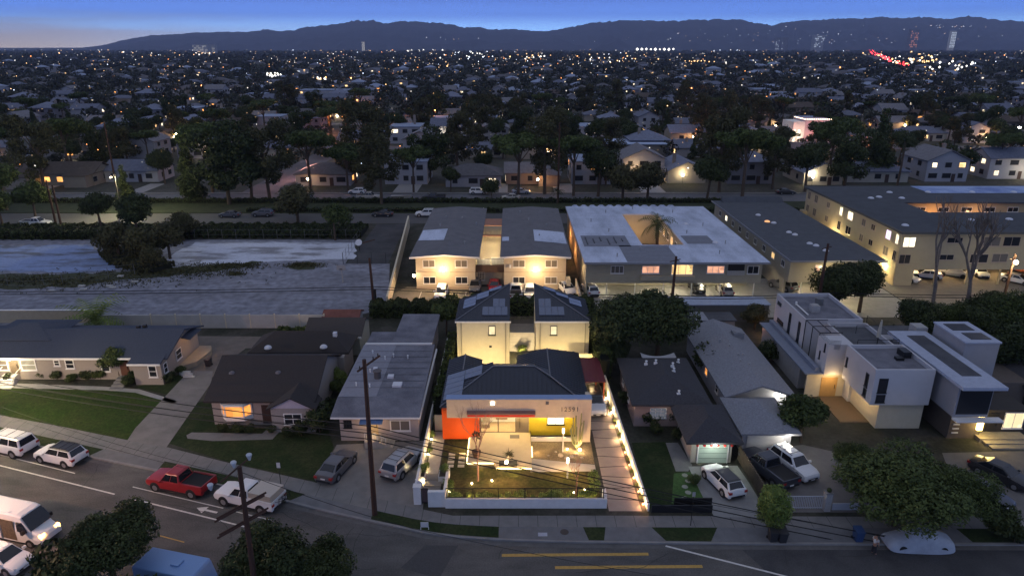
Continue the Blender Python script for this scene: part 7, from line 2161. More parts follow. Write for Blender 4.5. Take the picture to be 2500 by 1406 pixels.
# street furniture
x, y = G(1018, 1222, KB)
t = thing('yard_sign', 'tall white sign standing at the edge of the flat house driveway', 'sign', (x, y, KB))
MB().box(x - .05, x + .05, y - .03, y + .03, KB, 2.2).build('post', M_TRIM, t); MB().box(x + .06, x + .5, y - .02, y + .02, .6, 2.0).build('panel', mat('sign_white', (.5, .5, .5), .6, .05), t)
m = MB()
for k in range(4): m.box(x + .14, x + .42, y - .026, y - .021, .85 + k * .28, .93 + k * .28)
m.build('sign_lines', mat('sign_red', (.3, .05, .05), .6, 0), t)
x, y = G(1037, 1292, KB)
t = thing('yard_sign', 'small white frame sign on the grass strip by the kerb', 'sign', (x, y, KB))
MB().box(x - .3, x + .3, y - .02, y + .02, .35, .8).build('panel', MATS['sign_white'], t); MB().box(x - .32, x - .28, y - .02, y + .02, KB, .34).box(x + .28, x + .32, y - .02, y + .02, KB, .34).build('legs', M_TRIM, t)
x, y = G(687, 1190, KB)
t = thing('street_sign', 'small white parking sign on a thin post by the sidewalk', 'sign', (x, y, KB))
MB().tube((x, y, KB), (x, y, 2.6), .03).build('post', M_DARK, t); MB().box(x - .15, x + .15, y - .05, y - .031, 2.1, 2.6).build('panel', MATS['sign_white'], t)
x, y = G(1686, 1282, KB)
t = thing('street_sign', 'thin sign post standing on the grass strip by the garage drive', 'sign', (x, y, KB))
MB().tube((x, y, KB), (x, y, 3.2), .03).build('post', M_DARK, t); MB().box(x - .12, x + .12, y - .05, y - .031, 2.8, 3.2).build('panel', M_GREYW, t)
for px, py, c, lb in ((1885, 1318, (.02, .02, .022), 'black wheeled bin left of its twin under the clipped tree'), (1908, 1320, (.02, .02, .022), 'black wheeled bin right of its twin under the clipped tree'), (2093, 1318, (.02, .05, .13), 'dark blue wheeled bin on the apron left of the covered car'), (2492, 1322, (.02, .02, .022), 'black wheeled bin at the lower right edge'), (510, 893, (.03, .02, .02), 'dark wheeled bin at the top of the shared driveway')):
    x, y = G(px, py, KB); t = thing('wheeled_bin', lb, 'bin', (x, y, KB))
    MB().hexa([(x - .25, y - .28, KB + .05), (x + .25, y - .28, KB + .05), (x + .25, y + .28, KB + .05), (x - .25, y + .28, KB + .05)], [(x - .31, y - .36, 1.05), (x + .31, y - .36, 1.05), (x + .31, y + .36, 1.05), (x - .31, y + .36, 1.05)]).build('bin', paint('bin%d' % int(c[2] * 1000), c, .6), t)
    MB().slab([(x - .33, y - .4, 1.06), (x + .33, y - .4, 1.06), (x + .33, y + .4, 1.16), (x - .33, y + .4, 1.16)], .05).build('lid', paint('bin%d' % int(c[2] * 1000), c), t)
    for s in (-1, 1): MB().tube((x + s * .27, y + .28, KB + .1), (x + s * .33, y + .28, KB + .1), .1, .1, 10).build('wheel', M_TYRE, t)
x, y = G(1378, 1298, KB); tag(MB().tube((x, y, KB), (x, y, KB + .018), .33, .33, 20).build('manhole_cover', mat('iron', (.06, .05, .045), .7, .1)), 'round iron manhole cover in the apron before the modern house', 'manhole')
x, y = G(1325, 1304, KB); tag(MB().box(x - .35, x + .35, y - .2, y + .2, KB, KB + .02).build('utility_cover', mat('pale_cover', (.34, .36, .42), .7, .1)), 'pale rectangular utility cover in the apron before the modern house', 'utility cover')
# fences on the right
fr = thing('metal_gate', 'pale picket gate across the forecourt beside the clipped tree', 'gate', (22, 47, 0))
a = G(1918, 1242, KB); b = G(2008, 1242, KB); m = MB()
x = a[0]
while x < b[0]: m.box(x, x + .05, a[1] - .02, a[1] + .02, KB + .05, 1.35); x += .14
m.box(a[0], b[0], a[1] - .03, a[1] + .03, 1.3, 1.36).box(a[0], b[0], a[1] - .03, a[1] + .03, .25, .31)
m.build('pickets', mat('picket_grey', (.36, .37, .40), .6, .05), fr)
x, y = G(2016, 1244, KB); t = thing('gate_pillar', 'grey masonry pillar at the end of the pale picket gate', 'pillar', (x, y, KB)); MB().box(x - .25, x + .25, y - .25, y + .25, KB, 1.75).build('shaft', M_GREYW, t); MB().box(x - .3, x + .3, y - .3, y + .3, 1.751, 1.85).build('cap', M_CONCD, t); MB().ball((x, y, 2.0), .2, 10).build('plant_ball', LF_DARK, t)
t = thing('low_fence', 'low pale fence right of the masonry pillar', 'fence', (25, 47, 0)); a = G(2030, 1244, KB); b = G(2095, 1244, KB); MB().box(a[0], b[0], a[1] - .05, a[1] + .05, KB, .75).build('rail', MATS['picket_grey'], t)
t = thing('wooden_fence', 'wooden fence running between the garage drive and the forecourt', 'fence', (20, 50, 0)); a = Vector((*G(1802, 1120, KB), 0)); b = Vector((*G(1868, 1230, KB), 0)); m = MB(); n_ = 34
for k in range(n_):
    q = a.lerp(b, k / n_); q2 = a.lerp(b, (k + .82) / n_); m.tube((q.x, q.y, KB), (q.x, q.y, 1.5 + .06 * (k % 2)), .09, .09, 4)
m.build('boards', mat('fence_wood', (.10, .08, .055), .9, .2), t)
t = thing('low_fence', 'low dark fence at the street edge of the small front lawn', 'fence', (15, 46.5, 0))
for A, B in (((1590, 1250), (1738, 1250)), ((1645, 1232), (1738, 1234))):
    a = G(*A, KB); b = G(*B, KB); MB().box(a[0], b[0], a[1] - .05, a[1] + .05, KB, .8).build('panel', M_DARK, t)
for k in range(5):
    x, y = G(1672 + (k % 2) * 8, 1160 + k * 14, KB); tag(MB().tube((x, y, KB + .02), (x, y, KB + .05), .28, .25, 8).build('stepping_stone', mat('stone_step', (.30, .30, .24), .9, .1)), 'rounded stepping stone on the small lit lawn', 'stone', 'stepping stones on the small lit lawn')
x, y = G(1606, 872, 2.6)
t = thing('shade_sail', 'white shade sail stretched behind the hipped roof house', 'shade sail', (x, y, 0))
m = MB(); N_ = 8
for i in range(N_):
    for j in range(N_):
        pass
g_ = [[(x - 1.9 + 3.8 * i / N_ , y + 1.2 * j / N_ - .6, 2.9 - .9 * (1 - (2 * i / N_ - 1) ** 2) * (1 - j / N_ * .5)) for i in range(N_ + 1)] for j in range(N_ + 1)]
for j in range(N_):
    for i in range(N_): m.poly([g_[j][i], g_[j][i + 1], g_[j + 1][i + 1], g_[j + 1][i]])
m.build('sail', mat('sail_white', (.5, .5, .52), .8, 0), t)
for s in (-1.95, 1.95): MB().tube((x + s, y, KB), (x + s, y, 3.0), .05).build('post', M_DARK, t)
# empty lot things
x, y = G(878, 612, KB); t = thing('satellite_dish', 'white satellite dish at the right end of the pale paving', 'satellite dish', (x, y, KB))
MB().tube((x, y, KB), (x, y, 1.0), .06).build('post', M_DARK, t); MB().tube((x, y - .1, 1.6), (x, y - .3, 1.75), .1, .62, 20).build('dish', MATS['skylight_white'], t)
x, y = G(837, 690, KB); t = thing('basketball_hoop', 'pale basketball hoop standing in the empty lot', 'basketball hoop', (x, y, KB))
MB().tube((x, y, KB), (x, y, 2.9), .05).build('post', M_GREYW, t); MB().box(x - .7, x + .7, y - .35, y - .3, 2.3, 3.1).build('backboard', mat('board_grey', (.26, .26, .27), .7, .1), t); MB().tube((x, y - .6, 2.5), (x, y - .6, 2.53), .23, .23, 12).build('rim', M_DARK, t)
def chain_fence(label, pts, h=1.8, posts=2.6, m_=None):
    t = thing('chain_link_fence', label, 'fence', (pts[0][0], pts[0][1], 0)); mm = MB(); pm = MB()
    for A, B in zip(pts[:-1], pts[1:]):
        L_ = math.hypot(B[0] - A[0], B[1] - A[1]); n = max(1, int(L_ / posts))
        for k in range(n + 1):
            q = (A[0] + (B[0] - A[0]) * k / n, A[1] + (B[1] - A[1]) * k / n); pm.tube((*q, 0), (*q, h), .035, .035, 5)
        for z_ in (.2, h * .5, h): pm.tube((*A, z_), (*B, z_), .018, .018, 4)
    pm.build('frame', m_ or mat('galvanised', (.14, .14, .14), .6, 0), t)
chain_fence('wire fence with white weights standing on the weedy left part of the lot', [G(-60, 690, KB), G(60, 700, KB), G(200, 690, KB), G(330, 672, KB)], 2.0)
for k, (px, py) in enumerate(((128, 712), (205, 708), (200, 700), (268, 700), (275, 704), (330, 690), (295, 676))):
    x, y = G(px, py, KB); tag(MB().box(x - .5, x + .5, y - .25, y + .25, KB, KB + .28).build('sandbag', mat('bag', (.34, .34, .33), .9, .1), bevel=.06), 'white sandbag weighing down the wire fence in the lot', 'sandbag', 'sandbags along the wire fence')
chain_fence('dark chain link fence around the back of the empty lot', [(-80, 128), (-29.5, 128), (-29.0, 112)], 2.0)
chain_fence('wire fence beside the alley between lot and apartments', [(-28.9, 111.8), (-21.6, 111.8)], 2.2, 2.0, M_DARK)
# avenue pedestrian-sized sign, white gate behind the apartments
t = thing('white_arch', 'small white figure like post behind the tan apartments on the median', 'post', (*G(1181, 525), 0)); x, y = G(1181, 525); MB().tube((x, y, 0), (x, y, 1.2), .25, .18, 8).ball((x, y, 1.4), .22, 8).build('post', M_TRIM, t)

# more planting inside the low wall and along the railing
rp = random.Random(6)
for k in range(16):
    x = -4.9 + k * .74 + rp.uniform(-.2, .2); y = 46.75 + rp.uniform(0, .5)
    tree('tuft', x, y, rp.uniform(.32, .52), 'small shrub lit from below just inside the low white wall', name='garden_shrub', cat='shrub', group='lit shrubs inside the low white wall')
for x, y in ((-3.4, 46.5), (-.6, 46.5), (2.0, 46.5), (4.6, 46.5), (6.6, 47.0)):
    fixture(0, 0, 'small spotlight under a shrub just inside the low white wall', 26, (1, .68, .26), 'spotlights inside the low white wall', x=x, y=y, s=.7)
# ------------------------------------------------------------ the neighbourhoods beyond the avenue
rn = random.Random(21)
FW = [mat('far_wall_%d' % i, c, .9, .06, .5) for i, c in enumerate(((.30, .295, .31), (.31, .31, .33), (.20, .18, .155), (.24, .20, .17), (.17, .17, .20), (.32, .295, .25)))]
FR_M = [mat('far_roof_%d' % i, c, .95, .2, 1.2) for i, c in enumerate(((.10, .095, .10), (.12, .13, .17), (.165, .18, .235), (.085, .068, .058), (.25, .29, .38), (.16, .155, .165)))]
LITS = [emit('far_window_amber', (1, .42, .11), 1.6, .5, .9), emit('far_window_warm', (1, .62, .26), 1.7, .5, .9), emit('far_window_white', (1, .82, .55), 1.8, .5, .9)]

def far_house_parts(kind, w, d, h, wallm, roofm, nlit, seed, split=True):
    """returns list of (name, MB, [materials])"""
    r = random.Random(seed)
    parts = []
    wm = MB(); rm = MB()
    if kind == 'hip':
        wm.box(-w / 2, w / 2, -d / 2, d / 2, 0, h); hip(rm, -w / 2 - .5, w / 2 + .5, -d / 2 - .5, d / 2 + .5, h, min(w, d) * .22)
    elif kind == 'gable':
        gwall(wm, -w / 2, w / 2, -d / 2, d / 2, 0, h, d * .22, 'x'); gable(rm, -w / 2 - .5, w / 2 + .5, -d / 2 - .5, d / 2 + .5, h, d * .26, 'x')
    elif kind == 'front':
        gwall(wm, -w / 2, w / 2, -d / 2, d / 2, 0, h, w * .22, 'y'); gable(rm, -w / 2 - .5, w / 2 + .5, -d / 2 - .5, d / 2 + .5, h, w * .25, 'y')
    elif kind == 'ell':
        gwall(wm, -w / 2, w / 2, -d / 2 + 3, d / 2, 0, h, d * .16, 'x'); wm.box(w * .1, w / 2 - .3, -d / 2, -d / 2 + 2.99, 0, h - .1)
        gable(rm, -w / 2 - .5, w / 2 + .5, -d / 2 + 2.5, d / 2 + .5, h, d * .2, 'x'); hip(rm, w * .1 - .4, w / 2 + .1, -d / 2 - .5, d / 2 - 2, h - .05, 1.5, .12)
    else:
        wm.box(-w / 2, w / 2, -d / 2, d / 2, 0, h); rm.box(-w / 2 - .25, w / 2 + .25, -d / 2 - .25, d / 2 + .25, h, h + .25)
    parts.append(('wall', wm, [wallm])); parts.append(('roof', rm, [roofm]))
    lit = MB(); nfl = 2 if h > 4.5 else 1
    k = 0
    slots = []
    yf = -d / 2 - .03 if kind != 'ell' else -d / 2 + 2.97
    for fl in range(nfl):
        zc = 1.6 + 2.8 * fl
        for u in ((-w * .32, -w * .05) if kind == 'ell' else (-w * .33, 0, w * .33)): slots.append(('f', u, zc))
        for u in (-d * .2, d * .22): slots.append(('l', u, zc)); slots.append(('r', u, zc))
    r.shuffle(slots)
    for i, (fc, u, zc) in enumerate(slots):
        isl = i < nlit
        m_ = r.choice(LITS) if isl else M_GLASS
        ww = r.choice((1.2, 1.6, 2.2)); hh_ = 1.2
        m = MB()
        for q, (a, z_, e) in enumerate(((ww / 2 + .1, hh_ / 2 + .1, .0), (ww / 2, hh_ / 2, .03))):
            m.use(q)
            if fc == 'f': m.box(u - a, u + a, yf - e, yf + .02 - e, zc - z_, zc + z_)
            elif fc == 'l': m.box(-w / 2 - .03 - e, -w / 2 - .01 - e, u - a, u + a, zc - z_, zc + z_)
            else: m.box(w / 2 + .01 + e, w / 2 + .03 + e, u - a, u + a, zc - z_, zc + z_)
        parts.append(('window', m, [mat('far_trim', (.17, .165, .16), .8, 0), m_]))
    if r.random() < .5:
        m = MB(); m.box(w * .2, w * .2 + .8, d * .1, d * .1 + .8, h * .9, h + d * .22 + .8); parts.append(('chimney', m, [FW[3]]))
    m = MB(); m.box(w * .12, w * .12 + 1.0, yf - .04, yf, 0, 2.1); parts.append(('door', m, [MATS['dark_door']]))
    return parts

def merge(parts, extra=None):
    mats = []; o = MB()
    for nme, m, ms in parts:
        idx = []
        for q in ms:
            if q not in mats: mats.append(q)
            idx.append(mats.index(q))
        off = len(o.v); o.v += m.v
        for f, k in zip(m.f, m.m): o.f.append(tuple(i + off for i in f)); o.m.append(idx[k])
    return o, mats

KN = {'hip': 'hipped', 'gable': 'gabled', 'front': 'front gabled', 'ell': 'two winged', 'flat': 'flat roofed'}
WN = ['grey', 'white', 'tan', 'brown', 'slate coloured', 'cream']
RN = ['dark', 'blue grey', 'grey', 'brown', 'pale', 'charcoal']
tmpl = []
cfg = [('hip', 14, 10, 3, 0, 0), ('gable', 14, 9, 3, 1, 1), ('ell', 15, 12, 3.1, 2, 3), ('front', 10, 14, 3.2, 5, 2), ('flat', 11, 12, 5.8, 1, 4), ('gable', 13, 9, 5.6, 1, 1), ('hip', 12, 11, 5.8, 4, 2), ('ell', 14, 11, 3, 3, 5), ('hip', 16, 9, 3, 5, 1), ('front', 11, 12, 5.6, 0, 5)]
for i, (k, w, d, h, a, b) in enumerate(cfg):
    for lit in (0, 2, 4):
        ps = far_house_parts(k, w, d, h, FW[a], FR_M[b], lit, i * 10 + lit)
        near = []
        for nme, m, ms in ps:
            o = m.build(nme, ms); near.append((nme, o.data)); bpy.data.objects.remove(o)
        mm, mats = merge(ps); o = mm.build('far_house', mats); md = o.data; bpy.data.objects.remove(o)
        tmpl.append(dict(kind=k, lit=lit, near=near, merged=md, lab='%s %s house with %s roof and %s windows' % (WN[a], KN[k], RN[b], ('dark', 'a few lit', 'several lit')[(lit > 0) + (lit > 2)]), w=w))
HOUSES = []
def put_house(x, y, rz, ti, label, group, detailed, s=1.0):
    T = tmpl[ti]
    if detailed:
        o = thing('house', label, 'house', (x, y, 0), rz, group, world=False)
        for nme, me in T['near']: mesh_obj(nme, me, o)
    else:
        o = mesh_obj('house', T['merged']); tag(o, label, 'house', group); o.location = (x, y, 0); o.rotation_euler = (0, 0, rz)
    o.scale = (s, s, s); HOUSES.append((x, y))
    return o
XST = [-345, -205, -65, 150, 290, 430]
def near_street(x): return min(abs(x - q) for q in XST)
# first row, placed as photographed
first = [(40, 452, 8, 'low house at the far left with a lit window across the avenue'), (178, 448, 2 * 3 + 2, 'house with a wide row of bright windows among trees across the avenue'), (345, 437, 3, 'broad blue grey roofed house across the avenue at the left'), (802, 445, 2, 'dark roofed house with orange front window across the avenue'), (1000, 440, 12, 'house behind trees left of the broad hipped one across the avenue'), (1158, 448, 1, 'broad hipped house with two small lit windows across the avenue'), (1300, 446, 22, 'house with glowing amber front half hidden by tree crowns'), (1440, 440, 13, 'house behind the leaning tree across the avenue'), (1560, 430, 28, 'brown two storey house behind bushes across the avenue'), (1660, 436, 9, 'house between the round trees across the avenue'), (1815, 440, 20, 'two storey house with lit windows behind the tall pale trunk'), (1980, 440, 10, 'low house behind dark crowns across the avenue at the right'), (2120, 438, 24, 'house hidden in dark trees across the avenue at the right'), (2275, 434, 29, 'two storey orange lit house with broad gable beyond the yellow block'), (2440, 430, 17, 'house with lit white porch at the far right beyond the yellow block')]
for px, py, ti, lb in first:
    x, y = G(px, py); put_house(x, max(y, 182), rn.choice((0, 0, math.pi)) if ti % 3 == 0 else 0, ti % 30, lb, None, True, 1.05)
rows = []
yst = 258
while yst < 900:
    rows += [yst - 20, yst + 20]; yst += 84
rows = [r_ for r_ in rows if r_ > 215]
cnt = 15
far_list = []
for ri, yr in enumerate(rows):
    half = yr * .80 + 15
    x = -half + rn.uniform(0, 8)
    while x < half:
        w = rn.uniform(17, 21)
        if near_street(x) > 13:
            ti = rn.randrange(30); s = rn.uniform(.85, 1.15); yy = yr + rn.uniform(-3, 3)
            rz = rn.choice((0, 0, math.pi, math.pi / 2)) + rn.uniform(-.03, .03)
            if cnt < 285 and yr < 560:
                T = tmpl[ti]; side = 'left' if x < -60 * yr / 300 else ('right' if x > 60 * yr / 300 else 'middle')
                band_ = 'near' if yr < 300 else ('middle distance' if yr < 420 else 'far')
                lb = T['lab'] + ', %s blocks' % band_
                put_house(x, yy, rz, ti, lb, 'houses of the %s blocks beyond the avenue' % band_, yr < 330, s); cnt += 1
            else: far_list.append((x, yy, rz, ti, s))
        x += w
# porch and yard lamps of those houses, each a small fitting with its own light
pl_ = random.Random(17); npl = 0
for hx, hy in HOUSES:
    if npl < 46 and hy < 520 and pl_.random() < .30:
        cc_ = pl_.choice(((1, .62, .28), (1, .75, .42), (1, .45, .16), (1, .85, .6))); u = pl_.uniform(-4, 4)
        t = thing('porch_lamp', 'small glowing porch lamp in front of one of the houses beyond the avenue', 'lamp', (hx + u, hy - 8.5, 0), 0, 'porch lamps beyond the avenue')
        MB().tube((hx + u, hy - 8.5, 0), (hx + u, hy - 8.5, 2.3), .05, .05, 5).build('post', M_DARK, t); MB().ball((hx + u, hy - 8.5, 2.4), .22 + hy / 1800, 6).build('bulb', M_BULB, t)
        light(hx + u, hy - 8.5, 2.9, pl_.uniform(250, 700), cc_, .3, t); npl += 1
# streets between the blocks
M_FST = mat('far_street', (.11, .105, .11), .9, .15, .3)
sm_ = MB()
yst = 258
while yst < 900:
    sm_.poly([(-900, yst - 4.5, .006), (900, yst - 4.5, .006), (900, yst + 4.5, .006), (-900, yst + 4.5, .006)]); yst += 84
struct(sm_.build('cross_streets', M_FST), 'residential streets crossing the blocks beyond the avenue')
sm_ = MB()
for xs_ in XST: sm_.poly([(xs_ - 4.5, 171.7, .010), (xs_ + 4.5, 171.7, .010), (xs_ + 4.5, 900, .010), (xs_ - 4.5, 900, .010)])
struct(sm_.build('side_streets', M_FST), 'residential streets running away from the avenue')
dm = MB()
for px_, wpx in ((985, 60), (1228, 22), (1380, 50), (320, 40), (60, 40), (700, 30), (1600, 60)):
    x, y = G(px_, 474); w_ = wpx * .105
    dm.poly([(x - w_ / 2, 173.5, .014), (x + w_ / 2, 173.5, .014), (x + w_ / 2, 186, .014), (x - w_ / 2, 186, .014)])
struct(dm.build('far_driveways', M_CONC))
# distant houses as one mass
fm = MB(); fmm = [FW[0], FW[1], FR_M[0], FR_M[1], FR_M[4], LITS[0], LITS[1], LITS[2], FW[2]]
def simple_house(x, y, w, d, h, r):
    wl = r.choice((0, 1, 8, 0)); rf = r.choice((2, 3, 4, 2))
    fm.use(wl).box(x - w / 2, x + w / 2, y - d / 2, y + d / 2, 0, h)
    fm.use(rf)
    if r.random() < .75: hip(fm, x - w / 2 - .5, x + w / 2 + .5, y - d / 2 - .5, y + d / 2 + .5, h, min(w, d) * .22)
    else: fm.box(x - w / 2 - .2, x + w / 2 + .2, y - d / 2 - .2, y + d / 2 + .2, h, h + .3)
    if r.random() < .45:
        fm.use(r.choice((5, 6, 7)))
        u = x + r.uniform(-.3, .3) * w; fm.box(u - 1, u + 1, y - d / 2 - .08, y - d / 2 - .02, h - 1.9, h - .7)
for (x, y, rz, ti, s) in far_list: simple_house(x, y, rn.uniform(9, 15), rn.uniform(9, 13), rn.choice((3.2, 3.2, 5.8)), rn)
y = 905
while y < 2600:
    x = -y * .82
    while x < y * .82:
        if rn.random() < .55: simple_house(x, y + rn.uniform(-8, 8), rn.uniform(10, 22), rn.uniform(10, 16), rn.choice((3.5, 6, 6, 9)), rn)
        x += rn.uniform(28, 60) * (y / 1100)
    y += 40 * (y / 1000)
o = fm.build('distant_houses', fmm); o['kind'] = 'stuff'; o['label'] = 'mass of distant houses fading towards the hills'; o['category'] = 'distant houses'

# ------------------------------------------------------------ trees beyond the lot
AV = [(110, 470, 'euc2', 1.1, 0, 'tall loose tree at the far left before the lit windows'), (520, 470, 'euc', 1.3, 0, 'big spreading crown behind the tall cypress'), (760, 470, 'euc', 1.15, 0, 'big spreading crown over the side street corner'), (900, 440, 'euc2', 1.25, 0, 'tall loose tree behind the broad drive'), (1050, 440, 'dark2', 1.1, 0, 'tall dark tree behind the broad hipped house'), (1400, 478, 'euc', 1.1, 0, 'spreading crown right of the tall dark pole'), (1755, 470, 'euc2', 1.2, 0, 'tall loose crown left of the tall spreading tree'), (2020, 440, 'euc', 1.2, 0, 'spreading crown before the pink lit building'), (175, 440, 'euc', 1.25, 0, 'broad dark street tree at the far left across the avenue'), (255, 420, 'dark2', 1.1, 0, 'tall dark tree at the far left before the blue roofed house'), (60, 430, 'euc', 1.1, 0, 'broad tree at the left edge across the avenue'), (18, 515, 'small', 3.0, 0, 'rounded street tree at the left edge of the avenue'), (310, 492, 'cyp', .72, 0, 'small dark cone shaped tree on the median'), (470, 492, 'cyp', 1.25, 0, 'tall dark cypress on the median'), (560, 500, 'dark2', 1.45, 0, 'huge dark broad tree on the median right of the cypress'), (615, 496, 'dark', 1.1, 0, 'dark tree on the median beside the huge broad one'), (660, 492, 'euc2', 1.1, 0, 'tall loose tree on the median by the side street'), (728, 546, 'olive', 1.9, 0, 'thin street tree with small round crown over the near lane'), (850, 470, 'euc', .9, 0, 'spreading tree across the avenue left of the broad drive'), (932, 500, 'euc2', 1.05, 0, 'loose tree with pale trunk on the median behind the black sedan'), (1010, 470, 'euc', .85, 0, 'spreading tree right of the broad drive'), (1265, 480, 'euc', 1.15, 0, 'big crown behind the right apartment wing'), (1330, 474, 'euc2', 1.2, 0, 'tall tree beside the dark pole on the median'), (1460, 480, 'dark', 1.15, 0, 'dark round tree with leaning trunk behind the white roof'), (1520, 488, 'olive', 2.0, 0, 'olive scrub tree behind the white roof'), (1580, 488, 'olive', 2.1, 0, 'olive tree behind the white roof, farther right'), (1725, 492, 'dark', 1.0, 0, 'dense round tree behind the grey roofed block'), (1810, 500, 'euc', 1.3, 0, 'tall spreading tree with pale trunk behind the grey roofed block'), (1885, 462, 'euc2', .9, 0, 'loose tree across the avenue right of the tall spreading one'), (1965, 468, 'dark', 1.15, 0, 'dense dark tree across the avenue left of the yellow block'), (2060, 462, 'dark2', 1.2, 0, 'very dark tall tree beyond the left end of the yellow block'), (2135, 440, 'cyp', 1.6, 0, 'very tall dark conifer beyond the yellow block'), (2350, 440, 'dark', .8, 0, 'round dark tree before the orange lit house'), (2430, 430, 'euc', .9, 0, 'loose tree at the right beyond the yellow block'), (90, 548, 'small', 2.4, 0, 'round dark street tree over the covered pickup'), (10, 560, 'small', 2.2, 0, 'round street tree at the left edge of the near lane'), (400, 440, 'dark', .8, 0, 'small dark tree before the blue roofed house'), (1200, 478, 'bushd', 2.2, 0, 'dark bush on the median behind the left apartment wing'), (1100, 470, 'dark', .6, 0, 'low dark tree before the broad hipped house')]
for px, py, k, s, z, lb in AV:
    x, y = G(px, py); tree(k, x, y, s, lb, z=z)
hedge('low dark scrub along the far edge of the median', [(-120, 161.3), (60, 161.3)], .9, 1.4, LF_DARK, 9000, .22, seed=31, name='scrub')
hedge('low dark scrub along the near edge of the median', [(-60, 151.6), (90, 151.6)], .7, 1.2, LF_DARK, 6000, .22, seed=32, name='scrub')
# individual trees among the houses
nt_ = 0
tk = ['euc', 'euc2', 'dark', 'dark2', 'dark', 'cyp', 'mass', 'olive']
tl = {'euc': 'spreading green tree', 'euc2': 'tall loose tree', 'dark': 'round dark tree', 'dark2': 'tall dark tree', 'cyp': 'dark cone shaped tree', 'mass': 'dense dark tree', 'olive': 'low olive tree'}
cand = []
for k in range(1500):
    y = 178 + (k / 1500) ** .62 * 420 + rn.uniform(-4, 4); x = rn.uniform(-.82, .82) * y
    cand.append((y, x))
cand.sort()
placed = []
for y, x in cand:
    if nt_ >= 235: break
    if near_street(x) < 7 or abs(((y - 258 + 42) % 84) - 42) < 6: continue
    if any(abs(x - a) < 6 and abs(y - b) < 6 for a, b in HOUSES): continue
    if any((x - a) ** 2 + (y - b) ** 2 < 90 for a, b in placed[-60:]): continue
    k = rn.choice(tk); s = rn.uniform(.58, 1.08) * (1.9 if k == 'olive' else 1) 
    band_ = 'near' if y < 280 else ('middle distance' if y < 380 else 'far')
    tree(k, x, y, s, '%s among the houses of the %s blocks' % (tl[k], band_), group='trees of the %s blocks beyond the avenue' % band_, z=0); placed.append((x, y)); nt_ += 1
YMAX = placed[-1][1]
# the rest of the trees as one mass
g = np.random.default_rng(5)
def mass(n, y0, y1, cards_n, rmin, rmax, csize, hmul, seed):
    g = np.random.default_rng(seed)
    yy = np.sqrt(g.random(n) * (y1 ** 2 - y0 ** 2) + y0 ** 2); xx = (g.random(n) * 2 - 1) * yy * .86
    rr_ = rmin + (rmax - rmin) * g.random(n)
    hh_ = rr_ * hmul * (.7 + .6 * g.random(n))
    d = g.normal(size=(n, cards_n, 3)); d /= np.linalg.norm(d, axis=2)[..., None]
    rad = .55 + .5 * g.random((n, cards_n))
    P = np.empty((n, cards_n, 3))
    P[..., 0] = xx[:, None] + d[..., 0] * rr_[:, None] * rad
    P[..., 1] = yy[:, None] + d[..., 1] * rr_[:, None] * rad
    P[..., 2] = hh_[:, None] * .62 + d[..., 2] * (hh_ * .40)[:, None] * rad
    P = P.reshape(-1, 3); m_ = len(P)
    nr = d.reshape(-1, 3) + g.normal(size=(m_, 3)) * .8; nr /= np.linalg.norm(nr, axis=1)[:, None]
    a = np.cross(nr, g.normal(size=(m_, 3))); a /= np.linalg.norm(a, axis=1)[:, None]; b = np.cross(nr, a)
    s = (csize * (.6 + .8 * g.random(m_)))[:, None]
    a *= s; b *= s * .75
    V = np.stack([P - a, P + b, P + a, P - b], 1)
    V[..., 2] = np.maximum(V[..., 2], .05)
    return V.reshape(-1, 3)
V = np.concatenate([mass(2700, YMAX - 60, 900, 110, 2.6, 5.2, .85, 1.7, 1), mass(300, 200, YMAX, 110, 2.2, 4.0, .5, 1.5, 7), mass(3900, 880, 1900, 44, 3.5, 8, 2.2, 1.4, 2), mass(4200, 1800, 6500, 26, 9, 22, 6.5, .8, 3)])
o = mesh_obj('distant_trees', cards('distant_trees', V, leafmat('distant_leaves', (.018, .021, .014), (.070, .074, .050), .10)))
o['kind'] = 'stuff'; o['label'] = 'mass of dark tree crowns covering the plain towards the hills'; o['category'] = 'distant trees'

# ------------------------------------------------------------ city lights
CM = [emit('light_white', (1, .95, .85), 2.2), emit('light_warm', (1, .58, .24), 2.6), emit('light_amber', (1, .34, .09), 4), emit('light_red', (1, .04, .05), 5), emit('light_green', (.1, 1, .5), 2), emit('light_cool', (.75, .85, 1), 3), emit('dim_white', (1, .92, .8), .9), emit('dim_warm', (1, .62, .3), .8)]
lm = MB()
def glow(px, py, size_px, k, hgt=6.0):
    """a small lamp standing `hgt` metres above the plain where the photograph shows a point of light"""
    hgt = min(hgt, 30)
    x, y = G(px, py, hgt)
    if not (0 < y < 14000): return
    dist = math.hypot(x, y); r_ = size_px * dist / FPX / 2
    lm.use(k); i = len(lm.v)
    lm.v += [(x + r_, y, hgt), (x, y + r_, hgt), (x - r_, y, hgt), (x, y - r_, hgt), (x, y, hgt + r_), (x, y, hgt - r_)]
    for a, b in ((0, 1), (1, 2), (2, 3), (3, 0)): lm.f += [(i + a, i + b, i + 4), (i + b, i + a, i + 5)]; lm.m += [k, k]
rl_ = random.Random(99)
for k in range(1500):
    q = rl_.random()
    py = 122 + (q ** 1.9) * 290 if k % 2 else 121 + rl_.random() ** 1.4 * 60
    px = rl_.uniform(-40, 2540)
    if k % 4 == 0: px = rl_.gauss(1250, 420)
    c_ = rl_.choices((0, 1, 2, 5, 4, 6, 7), (8, 12, 5, 4, .3, 38, 38) if py < 165 else (4, 10, 7, 2, .2, 26, 56))[0]
    glow(px, py, rl_.uniform(.9, 2.1) * (1 if rl_.random() > .12 else 1.9), c_, rl_.uniform(5, 11) if py > 160 else rl_.uniform(11, 17))
